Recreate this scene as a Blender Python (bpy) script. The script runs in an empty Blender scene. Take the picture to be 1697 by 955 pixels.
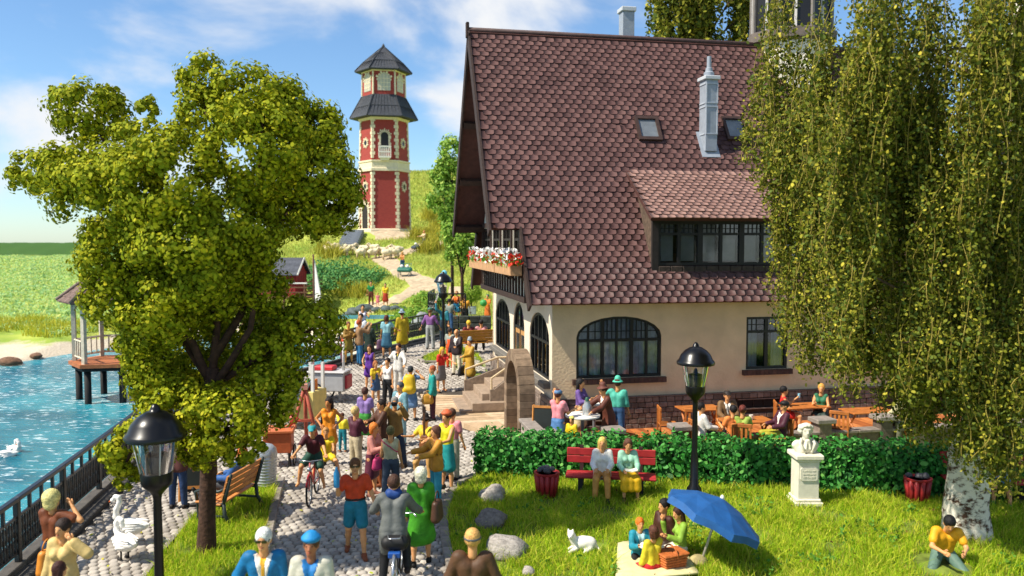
import bpy, bmesh, math, random
import numpy as np
from mathutils import Vector, Matrix, Euler
random.seed(7); RNG = np.random.default_rng(7)
R = math.radians
SC = bpy.context.scene
COL = SC.collection
# ------------------------------------------------------------------ camera
F, CX, CY, CH = 1350.0, 848.5, 477.5, 5.3          # focal length in photo pixels, centre, eye height
PITCH = math.atan(77.5 / F)
cd = bpy.data.cameras.new('camera'); cam = bpy.data.objects.new('camera', cd); COL.objects.link(cam)
cam.location = (0, 0, CH); cam.rotation_euler = (math.pi/2 - PITCH, 0, 0)
cd.sensor_width = 36; cd.lens = 36 * F / 1697; cd.clip_end = 3000; cd.clip_start = .1
cd.dof.use_dof = True; cd.dof.focus_distance = 19.5; cd.dof.aperture_fstop = 0.85
SC.camera = cam
# ------------------------------------------------------------------ light
SUN_EL, SUN_AZ = R(50), Vector((-.93, -.37))       # to the sun: from the left, a little from behind the camera
SC.view_settings.view_transform = 'Standard'; SC.view_settings.look = 'None'
SC.view_settings.gamma = 1; SC.view_settings.use_curve_mapping = False
SC.view_settings.exposure = 0.74
W = bpy.data.worlds.new('World'); SC.world = W; W.use_nodes = True
nt = W.node_tree; nt.nodes.clear()
def N(t, **k):
    n = nt.nodes.new(t)
    for a, b in k.items(): setattr(n, a, b)
    return n
sky = N('ShaderNodeTexSky', sky_type='NISHITA', sun_disc=False, sun_elevation=SUN_EL, altitude=400,
        air_density=1.0, dust_density=.35, ozone_density=3.5)
a2 = SUN_AZ.normalized(); sky.sun_rotation = math.atan2(a2.x, a2.y)
tc = N('ShaderNodeTexCoord'); mp = N('ShaderNodeMapping'); mp.inputs['Scale'].default_value = (1, 1, 1.9)
mp.inputs['Location'].default_value = (2.1, .5, .3)
nz = N('ShaderNodeTexNoise'); nz.inputs['Scale'].default_value = 3.1; nz.inputs['Detail'].default_value = 7
nz.inputs['Roughness'].default_value = .52; nz.inputs['Distortion'].default_value = .25
rp = N('ShaderNodeValToRGB'); rp.color_ramp.elements[0].position = .485; rp.color_ramp.elements[1].position = .645
rp.color_ramp.interpolation = 'EASE'
tint = N('ShaderNodeMixRGB', blend_type='MULTIPLY'); tint.inputs[0].default_value = 1
tint.inputs[2].default_value = (.80, .93, 1.0, 1)
mx = N('ShaderNodeMixRGB'); mx.inputs[2].default_value = (5.3, 5.4, 5.55, 1)
bg = N('ShaderNodeBackground'); bg.inputs[1].default_value = .105; out = N('ShaderNodeOutputWorld')
L = nt.links.new
L(tc.outputs['Generated'], mp.inputs[0]); L(mp.outputs[0], nz.inputs['Vector']); L(nz.outputs[0], rp.inputs[0])
L(sky.outputs[0], tint.inputs[1]); L(tint.outputs[0], mx.inputs[1]); L(rp.outputs[0], mx.inputs[0])
L(mx.outputs[0], bg.inputs[0]); L(bg.outputs[0], out.inputs[0])
sd = bpy.data.lights.new('sun', 'SUN'); sun = bpy.data.objects.new('sun', sd); COL.objects.link(sun)
sd.energy = 4.4; sd.angle = R(.9); sd.color = (1, .93, .80)
tosun = Vector((a2.x*math.cos(SUN_EL), a2.y*math.cos(SUN_EL), math.sin(SUN_EL)))
sun.rotation_euler = (-tosun).to_track_quat('-Z', 'Y').to_euler(); sun.location = (-20, -10, 40)
# ------------------------------------------------------------------ projection helpers
def ray(px, py):
    d = Vector(((px-CX)/F, 1, -(py-CY)/F)); return Matrix.Rotation(-PITCH, 3, 'X') @ d
def at(px, py, Y):
    d = ray(px, py); k = Y/d.y; return Vector((d.x*k, Y, CH + d.z*k))
def gp(px, py, z=0.0):
    d = ray(px, py); k = (z-CH)/d.z; return Vector((d.x*k, d.y*k, z))
def sst(a, b, x):
    t = np.clip((x-a)/(b-a), 0, 1); return t*t*(3-2*t)
def rise(Y): return .8*float(sst(23, 33, Y))
def gr(px, py):                                     # point of the paved ground under a pixel
    d = ray(px, py); lo, hi = 5., 60.
    for _ in range(50):
        m = (lo+hi)/2; z = CH + d.z*m/d.y
        if z > rise(m): lo = m
        else: hi = m
    return Vector((d.x*lo/d.y, lo, rise(lo)))
# ------------------------------------------------------------------ materials
def lin(h):
    if isinstance(h, str):
        h = h.lstrip('#'); c = [int(h[i:i+2], 16)/255 for i in (0, 2, 4)]
        return tuple(x/12.92 if x <= .04045 else ((x+.055)/1.055)**2.4 for x in c)
    return tuple(h[:3])
MC = {}
def mat(col, rough=.55, var=.12, scale=6., bump=0., bscale=40., metal=0., spec=.4, coat=0, key=None):
    k = key or (str(col), rough, var, scale, bump, bscale, metal, spec, coat)
    if k in MC: return MC[k]
    m = bpy.data.materials.new('paint_%d' % len(MC)); m.use_nodes = True
    t = m.node_tree; b = t.nodes['Principled BSDF']; c = lin(col)
    b.inputs['Roughness'].default_value = rough; b.inputs['Metallic'].default_value = metal
    b.inputs['Specular IOR Level'].default_value = spec; b.inputs['Coat Weight'].default_value = coat
    if var or bump: o = t.nodes.new('ShaderNodeTexCoord')
    if var:
        n = t.nodes.new('ShaderNodeTexNoise'); n.inputs['Scale'].default_value = scale; n.inputs['Detail'].default_value = 5
        r = t.nodes.new('ShaderNodeValToRGB'); r.color_ramp.elements[0].position = .3; r.color_ramp.elements[1].position = .7
        r.color_ramp.elements[0].color = (*[max(0, x*(1-var*1.6)) for x in c], 1)
        r.color_ramp.elements[1].color = (*[min(1, x*(1+var)) for x in c], 1)
        t.links.new(o.outputs['Object'], n.inputs['Vector']); t.links.new(n.outputs[0], r.inputs[0]); t.links.new(r.outputs[0], b.inputs['Base Color'])
    else: b.inputs['Base Color'].default_value = (*c, 1)
    if bump:
        n2 = t.nodes.new('ShaderNodeTexNoise'); n2.inputs['Scale'].default_value = bscale; n2.inputs['Detail'].default_value = 3
        bp = t.nodes.new('ShaderNodeBump'); bp.inputs['Strength'].default_value = bump; bp.inputs['Distance'].default_value = .02
        t.links.new(o.outputs['Object'], n2.inputs['Vector']); t.links.new(n2.outputs[0], bp.inputs['Height']); t.links.new(bp.outputs[0], b.inputs['Normal'])
    MC[k] = m; return m
def islmat(key, cols, rough=.6, trans=0., spec=.25, bump=0.):
    """colour varies from piece to piece (leaves, blades, stones)"""
    if key in MC: return MC[key]
    m = bpy.data.materials.new(key); m.use_nodes = True; t = m.node_tree; b = t.nodes['Principled BSDF']
    b.inputs['Roughness'].default_value = rough; b.inputs['Specular IOR Level'].default_value = spec
    g = t.nodes.new('ShaderNodeNewGeometry'); r = t.nodes.new('ShaderNodeValToRGB'); r.color_ramp.interpolation = 'LINEAR'
    e = r.color_ramp.elements
    for i in range(1, len(cols)-1): e.new(i/(len(cols)-1))
    for i, c in enumerate(cols): e[i].color = (*lin(c), 1)
    t.links.new(g.outputs['Random Per Island'], r.inputs[0]); t.links.new(r.outputs[0], b.inputs['Base Color'])
    if bump:
        o = t.nodes.new('ShaderNodeTexCoord'); n2 = t.nodes.new('ShaderNodeTexNoise'); n2.inputs['Scale'].default_value = 30
        bp = t.nodes.new('ShaderNodeBump'); bp.inputs['Strength'].default_value = bump; bp.inputs['Distance'].default_value = .02
        t.links.new(o.outputs['Object'], n2.inputs['Vector']); t.links.new(n2.outputs[0], bp.inputs['Height']); t.links.new(bp.outputs[0], b.inputs['Normal'])
    if trans:
        tr = t.nodes.new('ShaderNodeBsdfTranslucent'); ms = t.nodes.new('ShaderNodeMixShader'); ms.inputs[0].default_value = trans
        t.links.new(r.outputs[0], tr.inputs[0]); t.links.new(b.outputs[0], ms.inputs[1]); t.links.new(tr.outputs[0], ms.inputs[2])
        t.links.new(ms.outputs[0], t.nodes['Material Output'].inputs[0])
    MC[key] = m; return m
def glassmat(key='glass', tint=(1, 1, 1), alpha=.25):
    """thin clear pane: mostly see-through with a gloss"""
    if key in MC: return MC[key]
    m = bpy.data.materials.new(key); m.use_nodes = True; t = m.node_tree; t.nodes.remove(t.nodes['Principled BSDF'])
    a = t.nodes.new('ShaderNodeBsdfTransparent'); a.inputs[0].default_value = (*tint, 1)
    g = t.nodes.new('ShaderNodeBsdfGlossy'); g.inputs['Roughness'].default_value = .06
    f = t.nodes.new('ShaderNodeFresnel'); f.inputs[0].default_value = 1.5
    ad = t.nodes.new('ShaderNodeMath'); ad.operation = 'ADD'; ad.inputs[1].default_value = alpha
    ms = t.nodes.new('ShaderNodeMixShader'); t.links.new(f.outputs[0], ad.inputs[0]); t.links.new(ad.outputs[0], ms.inputs[0])
    t.links.new(a.outputs[0], ms.inputs[1]); t.links.new(g.outputs[0], ms.inputs[2]); t.links.new(ms.outputs[0], t.nodes['Material Output'].inputs[0])
    MC[key] = m; return m
# ------------------------------------------------------------------ objects
def tag(o, label=None, cat=None, group=None, kind=None):
    if label: o['label'] = label
    if cat: o['category'] = cat
    if group: o['group'] = group
    if kind: o['kind'] = kind
    return o
KM = {}
def obj(name, me, parent=None, loc=None, rz=0., sc=None):
    o = bpy.data.objects.new(name, me); COL.objects.link(o)
    if parent is not None: o.parent = parent; KM.setdefault(parent.name, []).append(o)
    if loc is not None: o.location = loc
    if rz: o.rotation_euler = (0, 0, rz)
    if sc is not None: o.scale = sc if hasattr(sc, '__len__') else (sc,)*3
    return o
def empty(name, loc=(0, 0, 0), rz=0., label=None, cat=None, group=None, parent=None):
    o = obj(name, None, parent, loc, rz); o.empty_display_size = .2
    return tag(o, label, cat, group)
def copy_tree(o, parent=None, loc=None, rz=None, label=None, group=None):
    c = o.copy(); COL.objects.link(c); c.parent = parent
    if parent is not None: KM.setdefault(parent.name, []).append(c)
    if loc is not None: c.location = loc
    if rz is not None: c.rotation_euler = (0, 0, rz)
    if label: c['label'] = label
    if group: c['group'] = group
    for ch in list(KIDS(o)): copy_tree(ch, c)
    return c
def KIDS(o): return KM.get(o.name, [])
def npmesh(name, v, f, m=None, smooth=False, mi=None):
    """v (N,3), f (M,k) arrays"""
    v = np.asarray(v, np.float32); f = np.asarray(f, np.int32); me = bpy.data.meshes.new(name)
    me.vertices.add(len(v)); me.vertices.foreach_set('co', v.ravel())
    k = f.shape[1]; me.loops.add(f.size); me.loops.foreach_set('vertex_index', f.ravel())
    me.polygons.add(len(f)); me.polygons.foreach_set('loop_start', np.arange(0, f.size, k, dtype=np.int32))
    if smooth: me.polygons.foreach_set('use_smooth', np.ones(len(f), bool))
    me.update(calc_edges=True)
    for x in (m if isinstance(m, (list, tuple)) else [m]):
        if x: me.materials.append(x)
    if mi is not None: me.polygons.foreach_set('material_index', np.asarray(mi, np.int32))
    return me
class MB:
    def __init__(s): s.v = []; s.f = []
    def add(s, v, f):
        b = len(s.v); s.v += [tuple(x) for x in v]; s.f += [tuple(i+b for i in q) for q in f]; return s
    def box(s, c, d, rz=0., M=None):
        x, y, z = [k/2 for k in d]; v = [Vector(p) for p in ((-x,-y,-z),(x,-y,-z),(x,y,-z),(-x,y,-z),(-x,-y,z),(x,-y,z),(x,y,z),(-x,y,z))]
        if rz: M = Matrix.Rotation(rz, 3, 'Z')
        if M is not None: v = [M @ p for p in v]
        c = Vector(c); return s.add([p+c for p in v], [(0,3,2,1),(4,5,6,7),(0,1,5,4),(1,2,6,5),(2,3,7,6),(3,0,4,7)])
    def bbox(s, lo, hi): return s.box([(a+b)/2 for a, b in zip(lo, hi)], [b-a for a, b in zip(lo, hi)])
    def bev(s, lo, hi, b=.01):
        """box with chamfered edges all round"""
        bm = bmesh.new(); bmesh.ops.create_cube(bm, size=1)
        d = [h-l for l, h in zip(lo, hi)]; c = [(h+l)/2 for l, h in zip(lo, hi)]
        for v in bm.verts: v.co = Vector([v.co[i]*d[i]+c[i] for i in range(3)])
        bmesh.ops.bevel(bm, geom=bm.edges[:], offset=b, segments=1, affect='EDGES', profile=.5)
        bm.verts.index_update(); s.add([v.co for v in bm.verts], [[v.index for v in f.verts] for f in bm.faces]); bm.free(); return s
    def tube(s, pts, r, n=8, closed=False, caps=True):
        pts = [Vector(p) for p in pts]; m = len(pts); rr = r if hasattr(r, '__len__') else [r]*m
        b = len(s.v); up = None
        for i, p in enumerate(pts):
            if closed: t = pts[(i+1) % m]-pts[i-1]
            else: t = (pts[min(i+1, m-1)]-pts[max(i-1, 0)])
            t = t.normalized() if t.length > 1e-9 else Vector((0, 0, 1))
            if up is None: up = Vector((0, 0, 1)) if abs(t.z) < .9 else Vector((1, 0, 0))
            x = up - t*up.dot(t); x = x.normalized() if x.length > 1e-6 else t.orthogonal().normalized(); up = x; y = t.cross(x)
            for j in range(n):
                a = 2*math.pi*j/n; s.v.append(tuple(p + (x*math.cos(a)+y*math.sin(a))*rr[i]))
        for i in range(m if closed else m-1):
            i2 = (i+1) % m
            for j in range(n):
                j2 = (j+1) % n; s.f.append((b+i*n+j, b+i*n+j2, b+i2*n+j2, b+i2*n+j))
        if caps and not closed:
            s.f.append(tuple(b+j for j in reversed(range(n)))); s.f.append(tuple(b+(m-1)*n+j for j in range(n)))
        return s
    def lathe(s, prof, n=20, c=(0, 0, 0), caps=True):
        b = len(s.v); c = Vector(c)
        for r, z in prof:
            for j in range(n): a = 2*math.pi*j/n; s.v.append((c.x+r*math.cos(a), c.y+r*math.sin(a), c.z+z))
        for i in range(len(prof)-1):
            for j in range(n): j2 = (j+1) % n; s.f.append((b+i*n+j, b+i*n+j2, b+(i+1)*n+j2, b+(i+1)*n+j))
        if caps:
            s.f.append(tuple(b+j for j in reversed(range(n)))); s.f.append(tuple(b+(len(prof)-1)*n+j for j in range(n)))
        return s
    def prism(s, poly, d0, d1, f):
        """poly: 2-D outline, pulled between depths d0 and d1; f(a,b,d) -> point"""
        n = len(poly); s.add([f(a, b, d0) for a, b in poly]+[f(a, b, d1) for a, b in poly],
                             [tuple(reversed(range(n))), tuple(range(n, 2*n))]+[(i, (i+1) % n, n+(i+1) % n, n+i) for i in range(n)]); return s
    def mesh(s, name, m, smooth=False, fix=True):
        me = bpy.data.meshes.new(name); me.from_pydata(s.v, [], s.f)
        for x in (m if isinstance(m, (list, tuple)) else [m]): me.materials.append(x)
        if fix:
            bm = bmesh.new(); bm.from_mesh(me); bmesh.ops.recalc_face_normals(bm, faces=bm.faces[:]); bm.to_mesh(me); bm.free()
        if smooth == True:
            me.polygons.foreach_set('use_smooth', [True]*len(me.polygons))
        elif smooth:
            me.polygons.foreach_set('use_smooth', [True]*len(me.polygons)); me.set_sharp_from_angle(angle=R(smooth))
        me.update(); return me
    def build(s, name, m, parent=None, smooth=False, loc=None, rz=0.):
        return obj(name, s.mesh(name, m, smooth), parent, loc, rz)
# ------------------------------------------------------------------ distance-field modelling
def snet(Fg, lo, h):
    S = Fg < 0; n = np.array(Fg.shape); c = [(i, j, k) for i in (0, 1) for j in (0, 1) for k in (0, 1)]
    sl = lambda A, o: A[o[0]:n[0]-1+o[0], o[1]:n[1]-1+o[1], o[2]:n[2]-1+o[2]]
    cs = sum(sl(S, o).astype(np.int8) for o in c); act = (cs > 0) & (cs < 8); ci = np.argwhere(act)
    idx = np.full(act.shape, -1, np.int64); idx[act] = np.arange(len(ci)); acc = np.zeros((len(ci), 3)); cnt = np.zeros(len(ci))
    vals = {o: sl(Fg, o)[act] for o in c}
    for o in c:
        for ax in range(3):
            if o[ax] == 0:
                q = list(o); q[ax] = 1; q = tuple(q); a, b = vals[o], vals[q]; m = (a < 0) != (b < 0)
                t = a[m]/(a[m]-b[m]); p = np.tile(np.array(o, float), (m.sum(), 1)); p[:, ax] += t; acc[m] += p; cnt[m] += 1
    v = np.asarray(lo)+h*(ci+acc/np.maximum(cnt, 1)[:, None]); faces = []
    for ax in range(3):
        u, w = [(1, 2), (2, 0), (0, 1)][ax]; d = [slice(None)]*3
        a = [slice(1, -1)]*3; a[ax] = slice(0, n[ax]-1); b = list(a); b[ax] = slice(1, n[ax])
        A = S[tuple(a)]; B = S[tuple(b)]; e = np.argwhere(A != B)
        if not len(e): continue
        base = e.copy(); base[:, u] += 1; base[:, w] += 1; fl = A[tuple(e.T)]
        q = []
        for du, dw in ((-1, -1), (0, -1), (0, 0), (-1, 0)):
            g = base.copy(); g[:, u] += du; g[:, w] += dw; q.append(idx[tuple(g.T)])
        q = np.stack(q, 1); q[~fl] = q[~fl][:, ::-1]; faces.append(q)
    return v, np.concatenate(faces)
def sdf(prims, h, infl=0., k=.03, cuts=(), holes=()):
    """prims: ('c',a,b,ra,rb) tapered capsule | ('e',centre,radii,rot3x3 or None); returns vertices and quads"""
    P = []; lo = np.full(3, 1e9); hi = np.full(3, -1e9)
    for p in prims:
        if p[0] == 'c':
            a, b = np.array(p[1], float), np.array(p[2], float); r = max(p[3], p[4])+infl
            l, u = np.minimum(a, b)-r, np.maximum(a, b)+r
        else:
            a = np.array(p[1], float); r = max(p[2])+infl; l, u = a-r, a+r
        P.append((l, u)); lo = np.minimum(lo, l); hi = np.maximum(hi, u)
    lo = lo-3*h; n = np.ceil((hi+3*h-lo)/h).astype(int)+1
    ax = [lo[i]+h*np.arange(n[i]) for i in range(3)]; G = np.full(n, .5)
    for p, (l, u) in zip(prims, P):
        i0 = np.maximum(np.floor((l-k-h*2-lo)/h).astype(int), 0); i1 = np.minimum(np.ceil((u+k+h*2-lo)/h).astype(int)+1, n)
        X, Y, Z = np.meshgrid(*[ax[i][i0[i]:i1[i]] for i in range(3)], indexing='ij')
        if p[0] == 'c':
            a, b = np.array(p[1], float), np.array(p[2], float); ab = b-a; L2 = max(ab@ab, 1e-9)
            t = np.clip(((X-a[0])*ab[0]+(Y-a[1])*ab[1]+(Z-a[2])*ab[2])/L2, 0, 1)
            d = np.sqrt((X-a[0]-t*ab[0])**2+(Y-a[1]-t*ab[1])**2+(Z-a[2]-t*ab[2])**2)-(p[3]+(p[4]-p[3])*t)-infl
        else:
            c = np.array(p[1], float); q = np.stack([X-c[0], Y-c[1], Z-c[2]], -1)
            if p[3] is not None: q = q @ np.array(p[3], float)
            r = np.array(p[2], float)+infl; k0 = np.sqrt(((q/r)**2).sum(-1)); k1 = np.sqrt(((q/r**2)**2).sum(-1))+1e-9
            d = k0*(k0-1)/k1
        s = tuple(slice(i0[i], i1[i]) for i in range(3)); g = G[s]; hh = np.clip(.5+.5*(g-d)/k, 0, 1)
        G[s] = d*hh+g*(1-hh)-k*hh*(1-hh)
    if len(cuts) or len(holes):
        X, Y, Z = np.meshgrid(*ax, indexing='ij')
        for nrm, dd in cuts: G = np.maximum(G, X*nrm[0]+Y*nrm[1]+Z*nrm[2]-dd)
        for c, r in holes:
            r = np.array(r, float); q = np.sqrt(((X-c[0])/r[0])**2+((Y-c[1])/r[1])**2+((Z-c[2])/r[2])**2); G = np.maximum(G, -(q-1)*r.min())
    if not (G < 0).any(): return np.zeros((0, 3)), np.zeros((0, 4), int)
    return snet(G, lo, h)
def sdfobj(name, prims, m, parent=None, h=.03, infl=0., k=.03, cuts=(), holes=(), s=1., loc=None, rz=0.):
    v, f = sdf(prims, h, infl, k, cuts, holes)
    if len(v) == 0: return None
    return obj(name, npmesh(name, v*s, f, m, True), parent, loc, rz)
# ================================================================== terrain, lake, paving
RAIL = [(-7.35, 9.0), (-7.99, 13.1), (-8.77, 17.75), (-9.5, 22.5), (-8.7, 27.5), (-6.5, 30.7), (-5.5, 33.), (-4.0, 36.6), (-3.0, 39.2)]
LAKE = [(-90, -20), (-7.0, -20)] + RAIL + [(-4.5, 41), (-7.0, 43.2), (-9.5, 46), (-12.5, 53), (-16, 58.5), (-20, 56), (-24, 47.5), (-26, 41.5), (-33, 38), (-90, 34)]
def pip(poly, X, Y):
    ins = np.zeros(np.shape(X), bool); n = len(poly)
    for i in range(n):
        x1, y1 = poly[i]; x2, y2 = poly[i-1]
        c = ((y1 > Y) != (y2 > Y)) & (X < (x2-x1)*(Y-y1)/((y2-y1) if y2 != y1 else 1e-9)+x1); ins ^= c
    return ins
def sdist(poly, X, Y):
    d = np.full(np.shape(X), 1e9); n = len(poly)
    for i in range(n):
        x1, y1 = poly[i-1]; x2, y2 = poly[i]; dx, dy = x2-x1, y2-y1; t = np.clip(((X-x1)*dx+(Y-y1)*dy)/(dx*dx+dy*dy+1e-9), 0, 1)
        d = np.minimum(d, np.hypot(X-x1-t*dx, Y-y1-t*dy))
    return np.where(pip(poly, X, Y), -d, d)
PR = np.array([(0, 0), (23, 0), (26, .15), (29, .52), (33, .8), (40, .8), (45, .66), (48, .5), (53, .55), (55, .95), (62, 2.55), (70, 3.75), (73, 4.5), (78.5, 6.15), (84, 6.25), (110, 6.3), (400, 5), (1600, 2)])
PL = np.array([(0, -1.2), (41.5, -1.), (45, -.7), (47, -.42), (65, .5), (100, 2.9), (150, 3.1), (205, 4.95), (400, 4), (1600, 2)])
def T(X, Y):
    X = np.asarray(X, float); Y = np.asarray(Y, float); r = X/np.maximum(Y, 1)
    w = sst(-.47, -.33, r)*sst(24, 40, Y)+(1-sst(24, 40, Y))
    z = np.interp(Y, PL[:, 0], PL[:, 1])*(1-w)+np.interp(Y, PR[:, 0], PR[:, 1])*w
    z = z+sst(-.2, -.15, r)*sst(84, 112, Y)*(8.6-.4*np.sin(r*40))*(1-sst(130, 300, Y)*.6)
    z = z+sst(38, 52, Y)*(.09*np.sin(X*.9+.4*Y)+.07*np.sin(Y*1.3-X*.5)+.05*np.sin(X*2.3+1)*np.sin(Y*1.9))*sst(300, 100, Y)
    d = sdist(LAKE, X, Y)
    nat = -1+np.where(d > 0, d*.30+.025*d*d, d*.5)
    z = np.where((Y > 40) | (d < 0), np.minimum(z, nat), z)
    z = np.where((Y > 40) & (d > 0) & (d < 5), np.minimum(z, nat+.0), z)
    return np.maximum(z, -2.5)
def tr(px, py, y0=38.):
    d = ray(px, py); ys = np.arange(y0, 230, .1); zz = CH+d.z*ys/d.y; g = T(d.x*ys/d.y, ys)
    i = np.argmax(zz <= g); Y = ys[i]; return Vector((d.x*Y/d.y, Y, float(g[i])))
# --- terrain sheet
rr = np.concatenate([np.linspace(-3, -.75, 24)[:-1], np.linspace(-.75, .1, 200), np.linspace(.1, .8, 40)[1:], np.linspace(.8, 3, 20)[1:]])
yy = np.concatenate([np.linspace(2, 36, 60), np.linspace(36, 92, 190)[1:], np.geomspace(92, 1500, 60)[1:]])
RR, YY = np.meshgrid(rr, yy); XX = RR*YY; ZZ = T(XX, YY)-np.where(YY < 42, .07, 0)*np.where(sdist(LAKE, XX, YY) > 0, 1, 0)
nr, ny = len(rr), len(yy); ii = np.arange((ny-1)*nr).reshape(ny-1, nr)[:, :-1].ravel()
def terrain_mat():
    m = bpy.data.materials.new('grass_ground'); m.use_nodes = True; t = m.node_tree; b = t.nodes['Principled BSDF']; b.inputs['Roughness'].default_value = .9
    b.inputs['Specular IOR Level'].default_value = .1
    g = t.nodes.new('ShaderNodeNewGeometry'); n = t.nodes.new('ShaderNodeTexNoise'); n.inputs['Scale'].default_value = .35; n.inputs['Detail'].default_value = 9
    r = t.nodes.new('ShaderNodeValToRGB'); e = r.color_ramp.elements; e[0].position = .3; e[1].position = .72
    e[0].color = (*lin('#76913a'), 1); e[1].color = (*lin('#b9bb5c'), 1); x = e.new(.5); x.color = (*lin('#98a848'), 1)
    s = t.nodes.new('ShaderNodeSeparateXYZ'); n2 = t.nodes.new('ShaderNodeTexNoise'); n2.inputs['Scale'].default_value = 1.1; n2.inputs['Detail'].default_value = 6
    # sand along the waterline: bare ground below a wavy height
    ma = t.nodes.new('ShaderNodeMath'); ma.operation = 'MULTIPLY_ADD'; ma.inputs[1].default_value = .5; L2 = t.links.new
    mr = t.nodes.new('ShaderNodeMapRange'); mr.inputs[1].default_value = -.38; mr.inputs[2].default_value = -.22
    L2(g.outputs['Position'], n.inputs['Vector']); L2(g.outputs['Position'], n2.inputs['Vector']); L2(n.outputs[0], r.inputs[0]); L2(g.outputs['Position'], s.inputs[0])
    L2(n2.outputs[0], ma.inputs[0]); L2(s.outputs[2], ma.inputs[2]); L2(ma.outputs[0], mr.inputs[0])
    sand = t.nodes.new('ShaderNodeValToRGB'); sand.color_ramp.elements[0].color = (*lin('#a9977c'), 1); sand.color_ramp.elements[1].color = (*lin('#ded2bd'), 1)
    n3 = t.nodes.new('ShaderNodeTexNoise'); n3.inputs['Scale'].default_value = 9; n3.inputs['Detail'].default_value = 4; L2(g.outputs['Position'], n3.inputs['Vector']); L2(n3.outputs[0], sand.inputs[0])
    mx = t.nodes.new('ShaderNodeMixRGB'); L2(mr.outputs[0], mx.inputs[0]); L2(sand.outputs[0], mx.inputs[1]); L2(r.outputs[0], mx.inputs[2])
    # the far wooded ridge is a darker green
    fr = t.nodes.new('ShaderNodeMapRange'); fr.inputs[1].default_value = 118; fr.inputs[2].default_value = 135; L2(s.outputs[1], fr.inputs[0])
    fx = t.nodes.new('ShaderNodeMapRange'); fx.inputs[1].default_value = -8; fx.inputs[2].default_value = -22; L2(s.outputs[0], fx.inputs[0])
    fm = t.nodes.new('ShaderNodeMath'); fm.operation = 'MULTIPLY'; L2(fr.outputs[0], fm.inputs[0]); L2(fx.outputs[0], fm.inputs[1])
    m2 = t.nodes.new('ShaderNodeMixRGB'); m2.inputs[2].default_value = (*lin('#3f5f26'), 1); L2(fm.outputs[0], m2.inputs[0]); L2(mx.outputs[0], m2.inputs[1]); L2(m2.outputs[0], b.inputs['Base Color'])
    bp = t.nodes.new('ShaderNodeBump'); bp.inputs['Strength'].default_value = .6; bp.inputs['Distance'].default_value = .08; L2(n3.outputs[0], bp.inputs['Height']); L2(bp.outputs[0], b.inputs['Normal'])
    return m
terrain = obj('terrain', npmesh('terrain', np.stack([XX, YY, ZZ], -1).reshape(-1, 3), np.stack([ii, ii+1, ii+nr+1, ii+nr], 1), terrain_mat(), True)); tag(terrain, kind='structure')
# --- lake
def water_mat(deep, shallow, sparkle=True, key='water'):
    m = bpy.data.materials.new(key); m.use_nodes = True; t = m.node_tree; b = t.nodes['Principled BSDF']; b.inputs['Roughness'].default_value = .16
    b.inputs['IOR'].default_value = 1.33; L2 = t.links.new; g = t.nodes.new('ShaderNodeNewGeometry')
    mp = t.nodes.new('ShaderNodeMapping'); mp.inputs['Scale'].default_value = (.55, 1.5, 1); mp.inputs['Rotation'].default_value = (0, 0, R(8)); L2(g.outputs['Position'], mp.inputs[0])
    n = t.nodes.new('ShaderNodeTexNoise'); n.inputs['Scale'].default_value = .35; n.inputs['Detail'].default_value = 3; L2(g.outputs['Position'], n.inputs['Vector'])
    r = t.nodes.new('ShaderNodeValToRGB'); r.color_ramp.elements[0].position = .35; r.color_ramp.elements[1].position = .65
    r.color_ramp.elements[0].color = (*lin(deep), 1); r.color_ramp.elements[1].color = (*lin(shallow), 1); L2(n.outputs[0], r.inputs[0])
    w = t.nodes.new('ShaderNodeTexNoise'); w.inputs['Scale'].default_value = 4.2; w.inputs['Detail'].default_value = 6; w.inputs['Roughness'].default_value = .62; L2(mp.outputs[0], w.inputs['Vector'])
    col = r.outputs[0]
    if sparkle:   # water sparkle painted into the colour as white flecks on ripple crests
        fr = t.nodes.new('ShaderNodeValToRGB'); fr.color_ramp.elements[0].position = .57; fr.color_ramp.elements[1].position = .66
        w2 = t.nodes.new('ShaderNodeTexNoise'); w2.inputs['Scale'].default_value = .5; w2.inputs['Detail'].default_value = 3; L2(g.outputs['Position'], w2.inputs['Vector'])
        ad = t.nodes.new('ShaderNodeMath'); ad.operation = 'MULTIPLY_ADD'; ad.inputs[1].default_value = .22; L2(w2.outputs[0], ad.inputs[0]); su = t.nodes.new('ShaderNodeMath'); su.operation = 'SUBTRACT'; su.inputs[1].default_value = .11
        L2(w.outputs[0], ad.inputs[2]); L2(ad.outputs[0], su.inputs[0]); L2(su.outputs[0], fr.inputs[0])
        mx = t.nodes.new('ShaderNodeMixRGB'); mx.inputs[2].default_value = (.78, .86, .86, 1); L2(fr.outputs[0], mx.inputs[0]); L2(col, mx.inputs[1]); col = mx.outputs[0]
    L2(col, b.inputs['Base Color'])
    bp = t.nodes.new('ShaderNodeBump'); bp.inputs['Strength'].default_value = .9; bp.inputs['Distance'].default_value = .12; L2(w.outputs[0], bp.inputs['Height']); L2(bp.outputs[0], b.inputs['Normal'])
    return m
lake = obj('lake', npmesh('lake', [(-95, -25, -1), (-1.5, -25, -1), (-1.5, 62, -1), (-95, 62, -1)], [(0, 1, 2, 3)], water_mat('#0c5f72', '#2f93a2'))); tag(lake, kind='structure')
c = at(655, 524, 50); pz = float(T(c.x, 50))+.12
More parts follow.
